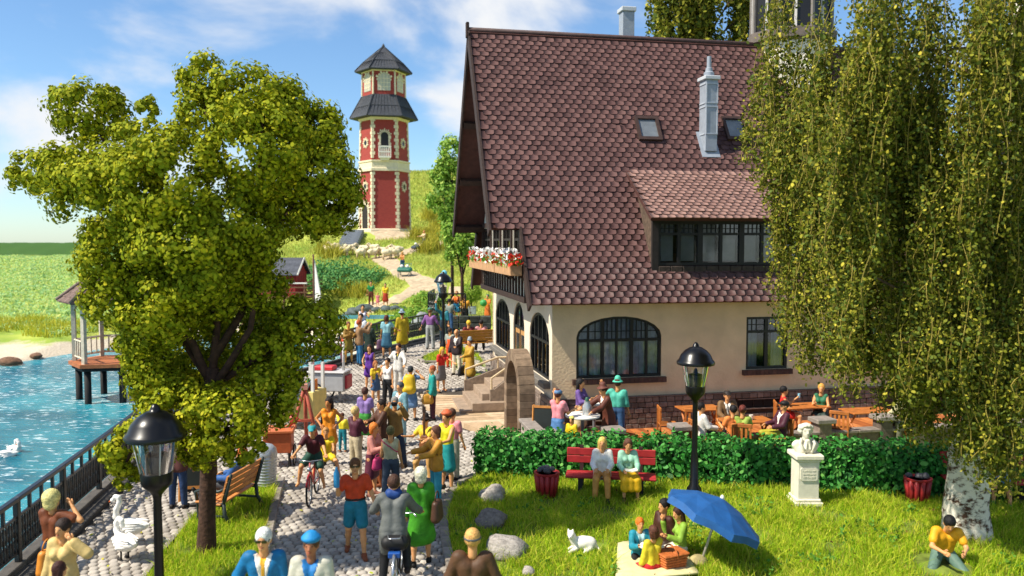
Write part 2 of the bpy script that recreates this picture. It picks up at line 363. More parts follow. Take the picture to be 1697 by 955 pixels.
# --- paving
def G2(px, py): p = gr(px, py); return (p.x, p.y)
N0 = np.array([1.07, 21.6]); TH = R(11.5); UU = np.array([math.cos(TH), math.sin(TH)]); VV = np.array([-math.sin(TH), math.cos(TH)])
def hp(u, v, z=0.): q = N0+UU*u+VV*v; return Vector((q[0], q[1], z))
def h2(u, v): q = N0+UU*u+VV*v; return (q[0], q[1])
LAWN_L = [G2(225, 985), G2(262, 930), G2(328, 850), G2(392, 803), G2(466, 797), G2(453, 850), G2(440, 915), G2(420, 1010)]
LAWN_R = [G2(760, 1000), G2(751, 955), G2(739, 905), G2(736, 862), G2(746, 826), G2(764, 802), G2(792, 790), (-.6, 18.6), (14, 15.2), (14, 7.8), (-.6, 7.8)]
ISLE = [G2(692, 598), G2(706, 590), G2(760, 571), h2(-.35, 7.0), h2(-.35, 4.9), G2(792, 586), G2(740, 600), G2(705, 603)]
PLAZA = [h2(-3.06, 6.05), h2(-.05, 6.05), h2(-.05, -1.2), h2(-1.0, -1.2), h2(-1.1, -1.15), h2(-3.06, 4.2)]
HOUSE = [h2(-.1, 9.1), h2(20, 9.1), h2(20, -4), h2(-1.0, -4), h2(-1.0, -1.2), h2(-.1, -1.2)]
SW, SD = .172, .158
gx, gy = np.meshgrid(np.arange(-10.4, 3.4, SW), np.arange(8.2, 41.5, SD)); row = np.arange(gx.shape[0])[:, None]
gx = gx+np.where(row % 2 == 0, 0, SW/2)
PX, PY = gx.ravel()+RNG.normal(0, .004, gx.size), gy.ravel()+RNG.normal(0, .004, gx.size)
rl = np.array(RAIL); inr = PX > np.interp(PY, rl[:, 1], rl[:, 0])+.42
ok = inr & ~pip(LAWN_R, PX, PY) & ~pip(HOUSE, PX, PY) & ~pip(PLAZA, PX, PY) & (PX < 1.5)
for pl in (LAWN_L, ISLE): ok &= ~pip(pl, PX, PY)
ok &= ~((PX > -2.5+.0) & (PY > 38)); PX, PY = PX[ok], PY[ok]
stone_m = islmat('paving_stone', ['#8a8279', '#9d958b', '#aca49a', '#b8b0a5', '#958d83'], .85, bump=.25)
def cobble(w, d):
    b = MB(); v = []
    for iw, idp, z in ((0, 0, -.05), (.006, .006, -.006), (.03, .03, .016)):
        a, c_ = w/2-iw, d/2-idp; k = .36
        v += [(-a, -c_*(1-k), z), (-a*(1-k), -c_, z), (a*(1-k), -c_, z), (a, -c_*(1-k), z), (a, c_*(1-k), z), (a*(1-k), c_, z), (-a*(1-k), c_, z), (-a, c_*(1-k), z)]
    return np.array(v)
cv = cobble(SW*.985, SD*.975); cf = [(i, (i+1) % 8, 8+(i+1) % 8, 8+i) for i in range(8)]+[(8+i, 8+(i+1) % 8, 16+(i+1) % 8, 16+i) for i in range(8)]
top = [(16, 17, 22, 23), (17, 18, 21, 22), (18, 19, 20, 21)]; cf = np.array(cf+top)
SZ = np.array([rise(y) for y in PY])
# the slab under the stones
bed = [x for x in RAIL]; sl = MB(); ysl = np.arange(7.5, 42, .5)
for i, y in enumerate(ysl):
    xl = float(np.interp(y, rl[:, 1], rl[:, 0]))+.1; sl.v += [(xl, y, rise(y)-.035), (3.2, y, rise(y)-.035)]
    if i: sl.f.append((2*i-2, 2*i-1, 2*i+1, 2*i))
pavement = sl.build('pavement', mat('#453e36', .95, .2, 8)); tag(pavement, kind='structure')
# stones that show largest become pieces of their own
dist = np.where((np.abs(PX/PY) < .62) & (PY > 10.2), PY, 1e3); order = np.argsort(dist); first = order[:300]; rest = order[300:]
me1 = npmesh('paving_stone', cv, cf, stone_m, True)
sm = [npmesh('paving_stone', cv*np.array([s1, s2, 1]), cf, islmat('paving_stone_%d' % i, [c_, c_], .85, bump=.25), True) for i, (s1, s2, c_) in enumerate([(1, 1, '#a39b91'), (.95, .97, '#938b81'), (.98, .93, '#b3aba0'), (.93, 1, '#a8a096')])]
for i in first:
    o = obj('paving_stone', sm[random.randrange(4)], pavement, (PX[i], PY[i], SZ[i]+RNG.normal(0, .004))); o.rotation_euler = (RNG.normal(0, .04), RNG.normal(0, .04), RNG.normal(0, .05))
ang = RNG.normal(0, .09, len(rest)); s_ = RNG.uniform(.93, 1., len(rest)); ca, sa = np.cos(ang), np.sin(ang)
tx_, ty_ = RNG.normal(0, .05, len(rest)), RNG.normal(0, .05, len(rest))
vv = cv[None]*np.array([1, 1, 1]); X = (vv[..., 0]*ca[:, None]-vv[..., 1]*sa[:, None])*s_[:, None]; Yv = (vv[..., 0]*sa[:, None]+vv[..., 1]*ca[:, None])*s_[:, None]
Zv = vv[..., 2]+X*tx_[:, None]+Yv*ty_[:, None]+RNG.normal(0, .005, len(rest))[:, None]
V3 = np.stack([X+PX[rest][:, None], Yv+PY[rest][:, None], Zv+SZ[rest][:, None]], -1).reshape(-1, 3)
FF = (cf[None]+np.arange(len(rest))[:, None, None]*24).reshape(-1, 4)
far = obj('paving_stones', npmesh('paving_stones', V3, FF, stone_m, True), pavement); tag(far, kind='stuff')
# --- kerbs: one thing per run, each stone a piece
kerb_m = [mat('#8d8378', .85, .22, 5, .4, 30), mat('#9a9187', .85, .22, 5, .4, 30), mat('#82796f', .85, .22, 5, .4, 30)]
def walk(pts, step):
    pts = [Vector((*p, 0)) for p in pts]; out = [pts[0]]; acc = 0.
    for a, b in zip(pts, pts[1:]):
        Ls = (b-a).length; d = step-acc
        while d <= Ls: out.append(a+(b-a)*(d/Ls)); d += step
        acc = (acc+Ls) % step
    return out
def kerb(name, pts, w=.16, h=.10, step=.62, side=0, label=None):
    k = empty(name, (*pts[0], rise(pts[0][1]))); tag(k, kind='structure'); p = walk(pts, step)
    for a, b in zip(p, p[1:]):
        m = (a+b)/2; d = b-a; o = MB().bev((-d.length/2+.006, -w/2, -.12), (d.length/2-.006, w/2, h), .015).build('kerb_stone', random.choice(kerb_m), k)
        o.location = (m.x-pts[0][0], m.y-pts[0][1], rise(m.y)-rise(pts[0][1])); o.rotation_euler = (0, 0, math.atan2(d.y, d.x))
    return k
def smoothline(pts, n=8):
    P = [Vector((*p, 0)) for p in pts]; out = []
    for i in range(len(P)-1):
        p0, p1, p2, p3 = P[max(i-1, 0)], P[i], P[i+1], P[min(i+2, len(P)-1)]
        for j in range(n):
            t = j/n; q = .5*((2*p1)+(p2-p0)*t+(2*p0-5*p1+4*p2-p3)*t*t+(3*p1-p0-3*p2+p3)*t**3); out.append((q.x, q.y))
    return out+[(P[-1].x, P[-1].y)]
kerb('kerb_right', smoothline(LAWN_R[:7]), step=.5)
kerb('kerb_left', [LAWN_L[i] for i in (4, 5, 6, 7)], step=.8); kerb('kerb_waterside', [LAWN_L[i] for i in (0, 1, 2, 3)], h=.05, step=.8)
kerb('kerb_island', [ISLE[i] for i in (1, 0, 7, 6, 5, 4)], w=.14, h=.08, step=.7)
# --- quay edge under the railing
q = MB(); qy = [a for a in smoothline(RAIL, 4)]
edge = empty('quay', (RAIL[0][0], RAIL[0][1], 0)); tag(edge, kind='structure')
p = walk(qy, 1.0)
for a, b in zip(p, p[1:]):
    m = (a+b)/2; d = b-a; z = rise(m.y)
    o = MB().bev((-d.length/2+.004, -.32, -1.9), (d.length/2-.004, .24, .06), .015).bev((-d.length/2+.004, -.09, .05), (d.length/2-.004, .09, .15), .015).build('coping_stone', random.choice([mat('#55504a', .8, .25, 4, .4, 25), mat('#615b54', .8, .25, 4, .4, 25)]), edge)
    o.location = (m.x-RAIL[0][0], m.y-RAIL[0][1], z); o.rotation_euler = (math.atan2(rise(b.y)-rise(a.y), 1)*0, -math.atan2(rise(b.y)-rise(a.y), d.length), math.atan2(d.y, d.x))
# --- lawn sheets
def sheet(name, poly, z, m, dz=.0):
    b = MB(); b.v = [(x, y, rise(y)+z) for x, y in poly]; b.f = [tuple(range(len(poly)))]
    bm = bmesh.new(); vs = [bm.verts.new(p) for p in b.v]; bm.faces.new(vs); bmesh.ops.triangulate(bm, faces=bm.faces[:]); bmesh.ops.recalc_face_normals(bm, faces=bm.faces[:])
    if sum(f.normal.z for f in bm.faces) < 0: bmesh.ops.reverse_faces(bm, faces=bm.faces[:])
    me = bpy.data.meshes.new(name); bm.to_mesh(me); bm.free(); me.materials.append(m); o = obj(name, me); return tag(o, kind='structure')
soil = mat('#6d7d2a', .95, .35, 3)
sheet('lawn', LAWN_R, .02, soil); sheet('lawn_strip', LAWN_L, .05, soil); sheet('lawn_island', ISLE, .04, soil)
# --- blades of grass
def blades(name, X, Y, Z, h, w, m, lean=.45, parent=None, label=None):
    n = len(X); a = RNG.uniform(0, 2*np.pi, n); b = RNG.uniform(0, 2*np.pi, n); hh = h*RNG.uniform(.55, 1.25, n); l = np.abs(RNG.normal(0, lean, n))
    dx, dy = np.cos(a)*w/2, np.sin(a)*w/2; lx, ly = np.cos(b)*l*hh, np.sin(b)*l*hh
    P0 = np.stack([X-dx, Y-dy, Z], -1); P1 = np.stack([X+dx, Y+dy, Z], -1)
    M0 = np.stack([X-dx*.8+lx*.35, Y-dy*.8+ly*.35, Z+hh*.55], -1); M1 = np.stack([X+dx*.8+lx*.35, Y+dy*.8+ly*.35, Z+hh*.55], -1)
    P2 = np.stack([X+lx, Y+ly, Z+hh*.95], -1)
    V = np.stack([P0, P1, M1, M0, P2], 1).reshape(-1, 3); i = np.arange(n)[:, None]*5
    F3 = np.concatenate([i+np.array([[0, 1, 2]]), i+np.array([[0, 2, 3]]), i+np.array([[3, 2, 4]])]); o = obj(name, npmesh(name, V, F3, m), parent)
    return tag(o, kind='stuff')
grass_m = islmat('grass_blade', ['#7fae1c', '#9dc024', '#bcd030', '#d8d848', '#8ab41e', '#e2d060', '#6d9c18', '#c8d23a'], .75, .42, .08)
def fill(poly, dens, pad=0.):
    p = np.array(poly); lo, hi = p.min(0), p.max(0); n = int((hi[0]-lo[0])*(hi[1]-lo[1])*dens)
    x, y = RNG.uniform(lo[0], hi[0], n), RNG.uniform(lo[1], hi[1], n); k = pip(poly, x, y) & (np.abs(x) < y*.68+.5)
    if pad: k &= sdist(poly, x, y) < -pad
    return x[k], y[k]
RUGP = [gp(a, b_, 0) for a, b_ in ((1020, 908), (1124, 899), (1163, 968), (1014, 982))]; RUG = [(q.x, q.y) for q in RUGP]
def lawn_grass(name, poly, dens, h, lab, w=.012, zof=.02):
    x, y = fill(poly, dens, .05); m9 = gp(1562, 940, 0); k = ~pip(RUG, x, y) & (np.hypot((x-m9.x), (y-m9.y)*.8) > .42); x, y = x[k], y[k]; k = RNG.random(len(x)) < .62+.5*(np.sin(x*3.1+y*.7)*np.sin(y*2.3-x*1.4)+.5*np.sin(x*7.7)*np.sin(y*8.3)); x, y = x[k], y[k]; hv = h*(.6+.8*RNG.random(len(x))**1.5)*(1+.4*np.sin(x*2.1+y*1.3)*np.sin(y*2.7-x))
    o = blades(name, x, y, sst(23, 33, y)*.8+zof, hv, w, grass_m, .75); tag(o, lab, 'grass'); return o
lawn_grass('grass', LAWN_R, 2600, .15, 'long green grass of the park lawn in front of the hedge', .014)
lawn_grass('grass', LAWN_L, 3000, .15, 'green grass strip around the tree and the iron-sided bench', .014, .05)
lawn_grass('grass', ISLE, 1300, .10, 'small triangular patch of grass beside the house steps', .02, .04)
# ================================================================== the inn
from mathutils.geometry import tessellate_polygon
house = empty('inn_house', hp(0, 0, 0), TH, 'large half-timbered inn with steep brown tiled roof and cream walls', 'house')
M_cream = mat('#d8bf9a', .85, .08, 1.6, .55, 14); M_creamw = mat('#d9cbb4', .85, .05, 3, .45, 16)
M_timber = mat('#35231c', .75, .25, 9, .2, 40); M_dark = mat('#17181a', .45, .1, 6); M_stone = [mat(c, .9, .2, 9, .5, 30) for c in ('#6d5f55', '#786a5f', '#62564d', '#817267')]
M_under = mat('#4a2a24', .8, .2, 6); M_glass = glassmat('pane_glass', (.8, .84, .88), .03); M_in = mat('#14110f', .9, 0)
M_lace = mat('#dcd6de', .9, .18, 7, .3, 60); M_blind = mat('#b9b0a8', .9, .1, 4)
M_tile = [mat(c, .62, .18, 7, .25, 60) for c in ('#543a37', '#5a3f3c', '#4f3634', '#5f4440')]
M_tiles = islmat('roof_tile', ['#4c3331', '#543a37', '#5a3f3c', '#604541', '#573c39', '#47302e'], .8, bump=.2)
M_tileb = islmat('dormer_tile', ['#7d5f57', '#896a61', '#8f7066', '#83655c', '#775a52'], .7, bump=.2)
def holes_wall(name, outline, holes, f, depth, m, parent, mi=None):
    """wall skin with real openings; f(a,b,d)->point, reveals go to `depth`"""
    b = MB(); loops = [[Vector((x, y, 0)) for x, y in l] for l in [outline]+holes]; flat = [p for l in loops for p in l]
    tris = tessellate_polygon(loops); b.add([f(p.x, p.y, 0) for p in flat], tris)
    for h in holes:
        n = len(h); b.add([f(x, y, 0) for x, y in h]+[f(x, y, depth) for x, y in h], [(i, (i+1) % n, n+(i+1) % n, n+i) for i in range(n)])
    return b.build(name, m, parent)
def archpts(x0, x1, z0, zs, zt, n=12):
    """rectangle with a segmental/round head"""
    c = (x0+x1)/2; a = (x1-x0)/2
    return [(x0, z0), (x1, z0)]+[(c+a*math.cos(t), zs+(zt-zs)*math.sin(t)) for t in np.linspace(0, math.pi, n)]
def inset(pts, d):
    cx = (min(p[0] for p in pts)+max(p[0] for p in pts))/2; cz = (min(p[1] for p in pts)+max(p[1] for p in pts))/2
    hx = max(p[0] for p in pts)-cx; hz = max(p[1] for p in pts)-cz
    return [(cx+(x-cx)*(hx-d)/hx, cz+(z-cz)*(hz-d)/hz) for x, z in pts]
def ztop(pts, x):
    best = max(p[1] for p in pts if abs(p[0]-x) < 1e9); zs = []
    n = len(pts)
    for i in range(n):
        (x1, z1), (x2, z2) = pts[i-1], pts[i]
        if min(x1, x2)-1e-6 <= x <= max(x1, x2)+1e-6 and abs(x2-x1) > 1e-6: zs.append(z1+(z2-z1)*(x-x1)/(x2-x1))
    return max(zs) if zs else best
def window(parent, pts, f, vs, trans, thin=(), curtain=M_lace, frame=M_dark, fw=.07, sill=None, sdepth=.12, name='window', cdep=.16, thinz=()):
    """frame + mullions as one mesh; panes, curtain and sill bricks as its pieces. f(a,b,d)"""
    b = MB(); ins = inset(pts, fw); n = len(pts); xs = [p[0] for p in pts]; zs = [p[1] for p in pts]; x0, x1, z0, z1 = min(xs), max(xs), min(zs), max(zs)
    def ringbar(P, Q, d0, d1):
        b.add([f(x, z, d0) for x, z in P]+[f(x, z, d0) for x, z in Q]+[f(x, z, d1) for x, z in P]+[f(x, z, d1) for x, z in Q],
              [q for i in range(n) for q in ((i, (i+1) % n, n+(i+1) % n, n+i), (2*n+i, 3*n+i, 3*n+(i+1) % n, 2*n+(i+1) % n), (n+i, n+(i+1) % n, 3*n+(i+1) % n, 3*n+i), (i, 2*n+i, 2*n+(i+1) % n, (i+1) % n))])
    ringbar(pts, ins, .03, .13)
    def bar(xa, xb, za, zb, d0, d1): b.prism([(xa, za), (xb, za), (xb, zb), (xa, zb)], d0, d1, f)
    for x, w in vs: bar(x-w/2, x+w/2, z0+fw*.5, ztop(pts, x)-fw*.5, .042, .122)
    if trans: bar(x0+fw*.5, x1-fw*.5, trans-.035, trans+.035, .035, .126)
    for x in thin: bar(x-.011, x+.011, (trans or z0)+.02, ztop(pts, x)-fw*.6, .06, .1)
    for z in thinz: bar(x0+fw*.6, x1-fw*.6, z-.011, z+.011, .062, .102)
    w = b.build(name, frame, parent)
    ed = [x0+fw]+[x for x, _ in vs]+[x1-fw]
    for a, c in zip(ed, ed[1:]):
        if c-a < .03: continue
        rows = [(z0+fw, trans), (trans, None)] if trans else [(z0+fw, None)]
        for za, zb in rows:
            p = [(a, za), (c, za)]+([(c, zb), (a, zb)] if zb else [(c, ztop(ins, c)), ((a+c)/2, ztop(ins, (a+c)/2)), (a, ztop(ins, a))])
            MB().prism(p, .078, .084, f).build('pane', M_glass, w)
    if curtain:
        q = MB(); m_ = max(8, int((x1-x0)/.05)); g = [x0+fw*.4+(x1-x0-fw*.8)*i/m_ for i in range(m_+1)]
        for i in range(m_):
            da, db = cdep+.03*math.sin(i*1.9), cdep+.03*math.sin((i+1)*1.9)
            q.add([f(g[i], z0+.02, da), f(g[i+1], z0+.02, db), f(g[i+1], ztop(pts, g[i+1])-.02, db), f(g[i], ztop(pts, g[i])-.02, da)], [(0, 1, 2, 3)])
        q.build('curtain', curtain, w)
    if sill:
        k = int(round((x1-x0+.24)/.13)); L_ = (x1-x0+.24)/k
        for i in range(k):
            xa = x0-.12+i*L_; MB().prism([(xa+.004, z0-.15), (xa+L_-.004, z0-.15), (xa+L_-.004, z0-.005), (xa+.004, z0-.005)], -sdepth, .06, f).build('sill_brick', random.choice([mat('#4a342c', .85, .2, 9, .3), mat('#553c32', .85, .2, 9, .3)]), w)
    return w
FF_ = lambda a, b, d: (a, d, b)                     # front wall: a=u, b=z, d goes inwards (+v)
# ---- front wall
arch_w = archpts(.67, 3.09, 1.6, 2.72, 3.27); rect_w = [(5.61, 1.7), (6.88, 1.7), (6.88, 3.18), (5.61, 3.18)]; rect_w2 = [(8.6, 1.7), (9.87, 1.7), (9.87, 3.18), (8.6, 3.18)]
holes_wall('front_wall', [(0, 1.05), (12, 1.05), (12, 4.5), (0, 4.5)], [arch_w, rect_w, rect_w2], FF_, .2, M_cream, house)
mv = [.67+2.42*k for k in (.145, .31, .476, .652, .83)]
window(house, arch_w, FF_, list(zip(mv, (.05, .085, .05, .085, .06))), 2.62, [.67+2.42*k for k in (.225, .365, .42, .53, .59, .71, .77)], sill=True, thinz=(2.86,))
for rw in (rect_w, rect_w2):
    x0 = rw[0][0]; wn = window(house, rw, FF_, [(x0+.635, .1)], 2.76, [x0+k for k in (.2, .34, .93, 1.07)], sill=True, curtain=None, thinz=(2.96,))
    for xa, xb in ((x0+.06, x0+.42), (x0+.85, x0+1.2)):
        q = MB(); g = np.linspace(xa, xb, 10)
        for i in range(9): q.add([(g[i], .17+.02*math.sin(i*2.2), 1.76), (g[i+1], .17+.02*math.sin(i*2.2+2.2), 1.76), (g[i+1], .17+.02*math.sin(i*2.2+2.2), 3.12), (g[i], .17+.02*math.sin(i*2.2), 3.12)], [(0, 1, 2, 3)])
        q.build('curtain', mat('#c4c6cc', .9, .12, 6), wn)
# ---- gable wall (faces the promenade), u = 0 ; a = v
GF = lambda a, b, d: (d, a, b)
w_near = archpts(.32, 2.72, 1.5, 2.55, 3.28); w_far = archpts(5.7, 8.4, 1.5, 2.55, 3.28); w_door = archpts(3.45, 5.15, .98, 2.5, 3.37)
RS = 1.625
RZ = lambda v: 3.7+RS*(v+.5) if v <= 4.5 else 3.7+RS*(9.5-v)      # roof plane height
holes_wall('gable_wall', [(0, .3), (9, .3), (9, 4.3), (4.5, 11.5), (0, 4.3)], [w_near, w_door, w_far], GF, .2, M_creamw, house)
for wp, x0, x1 in ((w_near, .32, 2.72), (w_far, 5.7, 8.4)):
    wd = x1-x0; wi = window(house, wp, GF, [(x0+wd*k, .07) for k in (.2, .4, .6, .8)], 2.5, [x0+wd*k for k in (.3, .5, .7)], curtain=mat('#59565c', .9, .15, 5), fw=.08, cdep=.2)
    MB().bev((-.2, x0-.14, 1.32), (.05, x1+.14, 1.49), .02).build('sill', mat('#6f6a63', .85, .15, 6, .3), wi)
dr = window(house, w_door, GF, [(4.3, .07)], 2.55, [3.9, 4.7], curtain=None, fw=.09, name='door_frame')
MB().bbox((.06, 3.56, 1.), (.12, 4.27, 2.52)).bbox((.06, 4.33, 1.), (.12, 5.04, 2.52)).build('door', mat('#b98a52', .6, .15, 8), house)
for a in (3.68, 4.45):
    MB().bbox((.045, a, 1.35), (.065, a+.46, 2.35)).build('door_pane', mat('#20242a', .2, 0), house)
# ---- other walls and the dark rooms
MB().bbox((11.8, 0.2, .3), (12, 9, 4.3)).build('side_wall', M_cream, house); MB().bbox((0, 8.8, .3), (12, 9, 4.3)).build('rear_wall', M_cream, house)
MB().add([(12, 0, 4.3), (12, 9, 4.3), (12, 4.5, 11.5), (11.8, 0, 4.3), (11.8, 9, 4.3), (11.8, 4.5, 11.5)], [(0, 1, 2), (3, 5, 4), (0, 3, 4, 1), (1, 4, 5, 2), (2, 5, 3, 0)]).build('side_gable', M_cream, house)
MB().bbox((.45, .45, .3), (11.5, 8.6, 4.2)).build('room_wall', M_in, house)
# ---- stone plinth: single stones
pl = MB().bbox((-.04, -.05, .2), (12.04, .02, 1.05)).build('plinth', mat('#3c332d', .95, .2, 6), house)
BW = [(.0+1.15, 1.62, .47, .74), (5.35, 6.62, .62, .86)]
z = .18; row_ = 0
while z < 1.0:
    hgt = .145; u = -.02-(row_ % 2)*.1
    while u < 9.6:
        w_ = random.uniform(.17, .27)
        if not any(b0-.02 < u+w_ and u < b1+.02 and c0-.03 < z+hgt and z < c1+.03 for b0, b1, c0, c1 in BW):
            MB().bev((max(u, -.03)+.006, -.085-random.uniform(0, .02), z+.006), (u+w_-.006, -.045, min(z+hgt-.006, 1.05)), .012).build('stone', random.choice(M_stone), pl)
        u += w_
    z += hgt; row_ += 1
MB().bev((-.06, -.11, 1.05), (12.05, .0, 1.09), .01).build('plinth_cap', M_stone[0], pl)
for b0, b1, c0, c1 in BW:
    k = MB().bbox((b0, -.06, c0), (b1, -.052, c1)).build('cellar_window', M_in, house)
    MB().bbox((b0, -.11, c0-.03), (b1, -.05, c0-.0)).bbox((b0, -.1, c1), (b1, -.05, c1+.025)).build('lintel', M_stone[1], k)
    for i in range(4): MB().tube([(b0+(b1-b0)*(i+.5)/4, -.07, c0), (b0+(b1-b0)*(i+.5)/4, -.07, c1)], .008, 5).build('bar', M_dark, k)
pg = MB().bbox((-.05, 0, .2), (.02, 9.03, 1.0)).build('plinth', mat('#4d443c', .95, .2, 6), house)
z = .1
while z < .98:
    v = random.uniform(-.1, 0)
    while v < 9:
        w_ = random.uniform(.25, .4)
        if not (3.1 < v+w_/2 < 5.5): MB().bev((-.085, v+.008, z), (-.04, min(v+w_, 9.05)-.008, z+.19), .012).build('stone', random.choice(M_stone), pg)
        v += w_
    z += .2
MB().bev((-.1, -.04, 1.0), (.0, 9.05, 1.05), .01).build('plinth_cap', M_stone[1], pg)
# ---- jettied timber storey over the gable
U1 = -.5
jz = lambda v: min(RZ(v)-.35, 11.4)
jet = holes_wall('timber_gable', [(.85, 3.62), (8.15, 3.62), (8.15, jz(8.15)), (4.5, jz(4.5)), (.85, jz(.85))], [[(1.2+i*1.75, 4.62), (2.75+i*1.75, 4.62), (2.75+i*1.75, 5.75), (1.2+i*1.75, 5.75)] for i in range(4)], lambda a, b, d: (U1+d, a, b), .15, mat('#e4dccb', .85, .06, 5), house)
MB().bbox((U1, .85, 3.60), (0, 8.15, 3.66)).build('jetty_floor', M_timber, jet)
for v in (.85, 8.15): MB().bbox((U1, min(v, 8.1), 3.6), (0, min(v, 8.1)+.05, jz(v))).build('jetty_cheek', mat('#e4dccb', .85, .06, 5), jet)
GJ = lambda a, b, d: (U1+d, a, b)
for i in range(4):
    x0 = 1.2+i*1.75; window(jet, [(x0, 4.62), (x0+1.55, 4.62), (x0+1.55, 5.75), (x0, 5.75)], GJ, [(x0+.52, .05), (x0+1.03, .05)], 5.35, [x0+.26, x0+.77, x0+1.3], curtain=mat('#8a867f', .9, .1, 5), frame=mat('#2b211c', .6, .1), fw=.06)
def beam(p, q, w=.14, name='beam', out=.06, par=None):
    """timber between two (v,z) points on the jetty face"""
    p, q = Vector((p[0], p[1])), Vector((q[0], q[1])); d = (q-p).normalized(); n = Vector((-d.y, d.x))*w/2
    MB().prism([tuple(p-n), tuple(q-n), tuple(q+n), tuple(p+n)], -out, .03, GJ).build(name, M_timber, par or jet)
beam((.8, 3.68), (8.2, 3.68), .16, out=.09); beam((.8, 4.5), (8.2, 4.5), .14); beam((.85, 5.85), (8.15, 5.85), .16, out=.075); beam((2.0, 7.2), (7.0, 7.2), .14, out=.07); beam((3.2, 9.0), (5.8, 9.0), .14)
for v in np.arange(.95, 8.2, .42): beam((v, 3.75), (v, 4.44), .11, 'stud', .05)
for v in (1.0, 2.85, 4.6, 6.35, 8.05): beam((v, 4.57), (v, 5.78), .13, 'post', .055)
for v in np.arange(2.3, 6.9, .5): beam((v, 5.93), (v, 7.13), .11, 'stud', .05)
for v in np.arange(3.4, 5.8, .55): beam((v, 7.27), (v, 8.93), .11, 'stud', .05)
# ---- flower boxes under the gable windows
def flowerbox(v0, v1, label):
    b = empty('flower_box', hp(-.93, (v0+v1)/2, 4.38), TH, label, 'flower box', 'flower boxes under the gable windows')
    L_ = (v1-v0)/2; MB().bev((-.17, -L_, 0), (.15, L_, .27), .012).build('box', mat('#b98d63', .8, .15, 9, .2), b)
    n = 16; MB().tube([(.1, -L_*.8, .02), (.45, -L_*.8, -.25)], .03, 6).tube([(.1, L_*.8, .02), (.45, L_*.8, -.25)], .03, 6).build('bracket', M_timber, b)
    m = 420; x = RNG.uniform(-.17, .14, m); y = RNG.uniform(-L_, L_, m); blades('leaves', x, y, np.full(m, .2), RNG.uniform(.2, .42, m), .045, islmat('box_leaf', ['#4f8f2a', '#7fb63a', '#3f7d25', '#9cc456'], .6, .3), .5, b)
    for nm, cs, k in (('red_flowers', ['#c5281f', '#e0452f', '#a8201c'], 260), ('white_flowers', ['#efeae2', '#ffffff', '#dcd6cc'], 230)):
        yc = RNG.choice(np.linspace(-L_, L_, 9)[::2] if nm[0] == 'r' else np.linspace(-L_, L_, 9)[1::2], k)+RNG.normal(0, L_*.09, k); xc = RNG.uniform(-.22, .12, k); zc = RNG.uniform(.28, .72 if nm[0] == 'w' else .58, k)
        o = obj(nm, leafmesh(nm, np.stack([xc, yc, zc], 1), .115, islmat(nm, cs, .6, .2)), b); tag(o, kind='stuff')
def leafmesh(name, P, size, m, sq=.75, flat=0., up=None, nrm=None, jit=.55):
    """round little leaves (6-gons) at points P, each turned its own way"""
    n = len(P); s = size*RNG.uniform(.6, 1.2, n) if np.isscalar(size) else size
    d = RNG.normal(0, 1, (n, 3)) if nrm is None else nrm+RNG.normal(0, jit, (n, 3))
    d /= np.linalg.norm(d, axis=1)[:, None]+1e-9
    a = np.cross(d, RNG.normal(0, 1, (n, 3))); a /= np.linalg.norm(a, axis=1)[:, None]+1e-9; b = np.cross(d, a)
    pr = np.array([(-1, 0, 0), (-.45, .72, .12), (.5, .66, .12), (1.05, 0, 0), (.5, -.66, .12), (-.45, -.72, .12)])
    V = P[:, None]+s[:, None, None]*.5*(pr[None, :, 0:1]*a[:, None]+pr[None, :, 1:2]*sq*b[:, None]+pr[None, :, 2:3]*d[:, None])
    return npmesh(name, V.reshape(-1, 3), np.arange(n*6).reshape(n, 6), m)
flowerbox(2.6, 7.6, 'long wooden box of red and white flowers under the far gable windows')
flowerbox(.2, 2.5, 'short wooden box of red and white flowers next to the roof verge')
# ---- roof
sl_len = math.hypot(5, 5*RS); SV, SZ_ = 5/sl_len, 5*RS/sl_len
def roofpt(u, s, n=0., back=False):
    v, z = -.5+s*SV-n*SZ_, 3.7+s*SZ_+n*SV
    return Vector((u, 9-v if back else v, z))
S_STEP = 1.21/SV
for back in (False, True):
    b = MB()
    for (u0, u1, s0, s1) in ((-.69, 12.2, 0, S_STEP), (-1.53, 12.2, S_STEP, sl_len)):
        c_ = [roofpt(u, s, n, back) for n in (-.13, 0) for s in (s0, s1) for u in (u0, u1)]
        b.add(c_, [(0, 1, 3, 2), (4, 6, 7, 5), (0, 4, 5, 1), (2, 3, 7, 6), (0, 2, 6, 4), (1, 5, 7, 3)])
    ro = b.build('roof', M_under, house)
    if not back: roof = ro
    # barge boards and the rafters of the overhang
    for (u0, s0, s1) in ((-.69, -.1, S_STEP), (-1.53, S_STEP-.12, sl_len+.02)):
        c_ = [roofpt(u, s, n, back) for n in (-.26, .06) for s in (s0, s1) for u in (u0-.06, u0)]
        MB().add(c_, [(0, 1, 3, 2), (4, 6, 7, 5), (0, 4, 5, 1), (2, 3, 7, 6), (0, 2, 6, 4), (1, 5, 7, 3)]).build('barge_board', M_timber, ro)
    for s in (S_STEP+.15, 4.3, 6.4, 8.6):
        c_ = [roofpt(u, s+k, n, back) for n in (-.32, -.12) for k in (0, .2) for u in (-1.5, -.35)]
        MB().add(c_, [(0, 1, 3, 2), (4, 6, 7, 5), (0, 4, 5, 1), (2, 3, 7, 6), (0, 2, 6, 4), (1, 5, 7, 3)]).build('purlin', M_timber, ro)
MB().tube([(-1.6, 4.5, 11.86), (12.25, 4.5, 11.86)], .075, 8).build('ridge', mat('#4a3634', .7, .2, 8), house, True)
MB().bev((-1.64, 4.42, 11.6), (-1.54, 4.58, 12.08), .02).build('finial', M_timber, house)
TW, TP = .268, .178
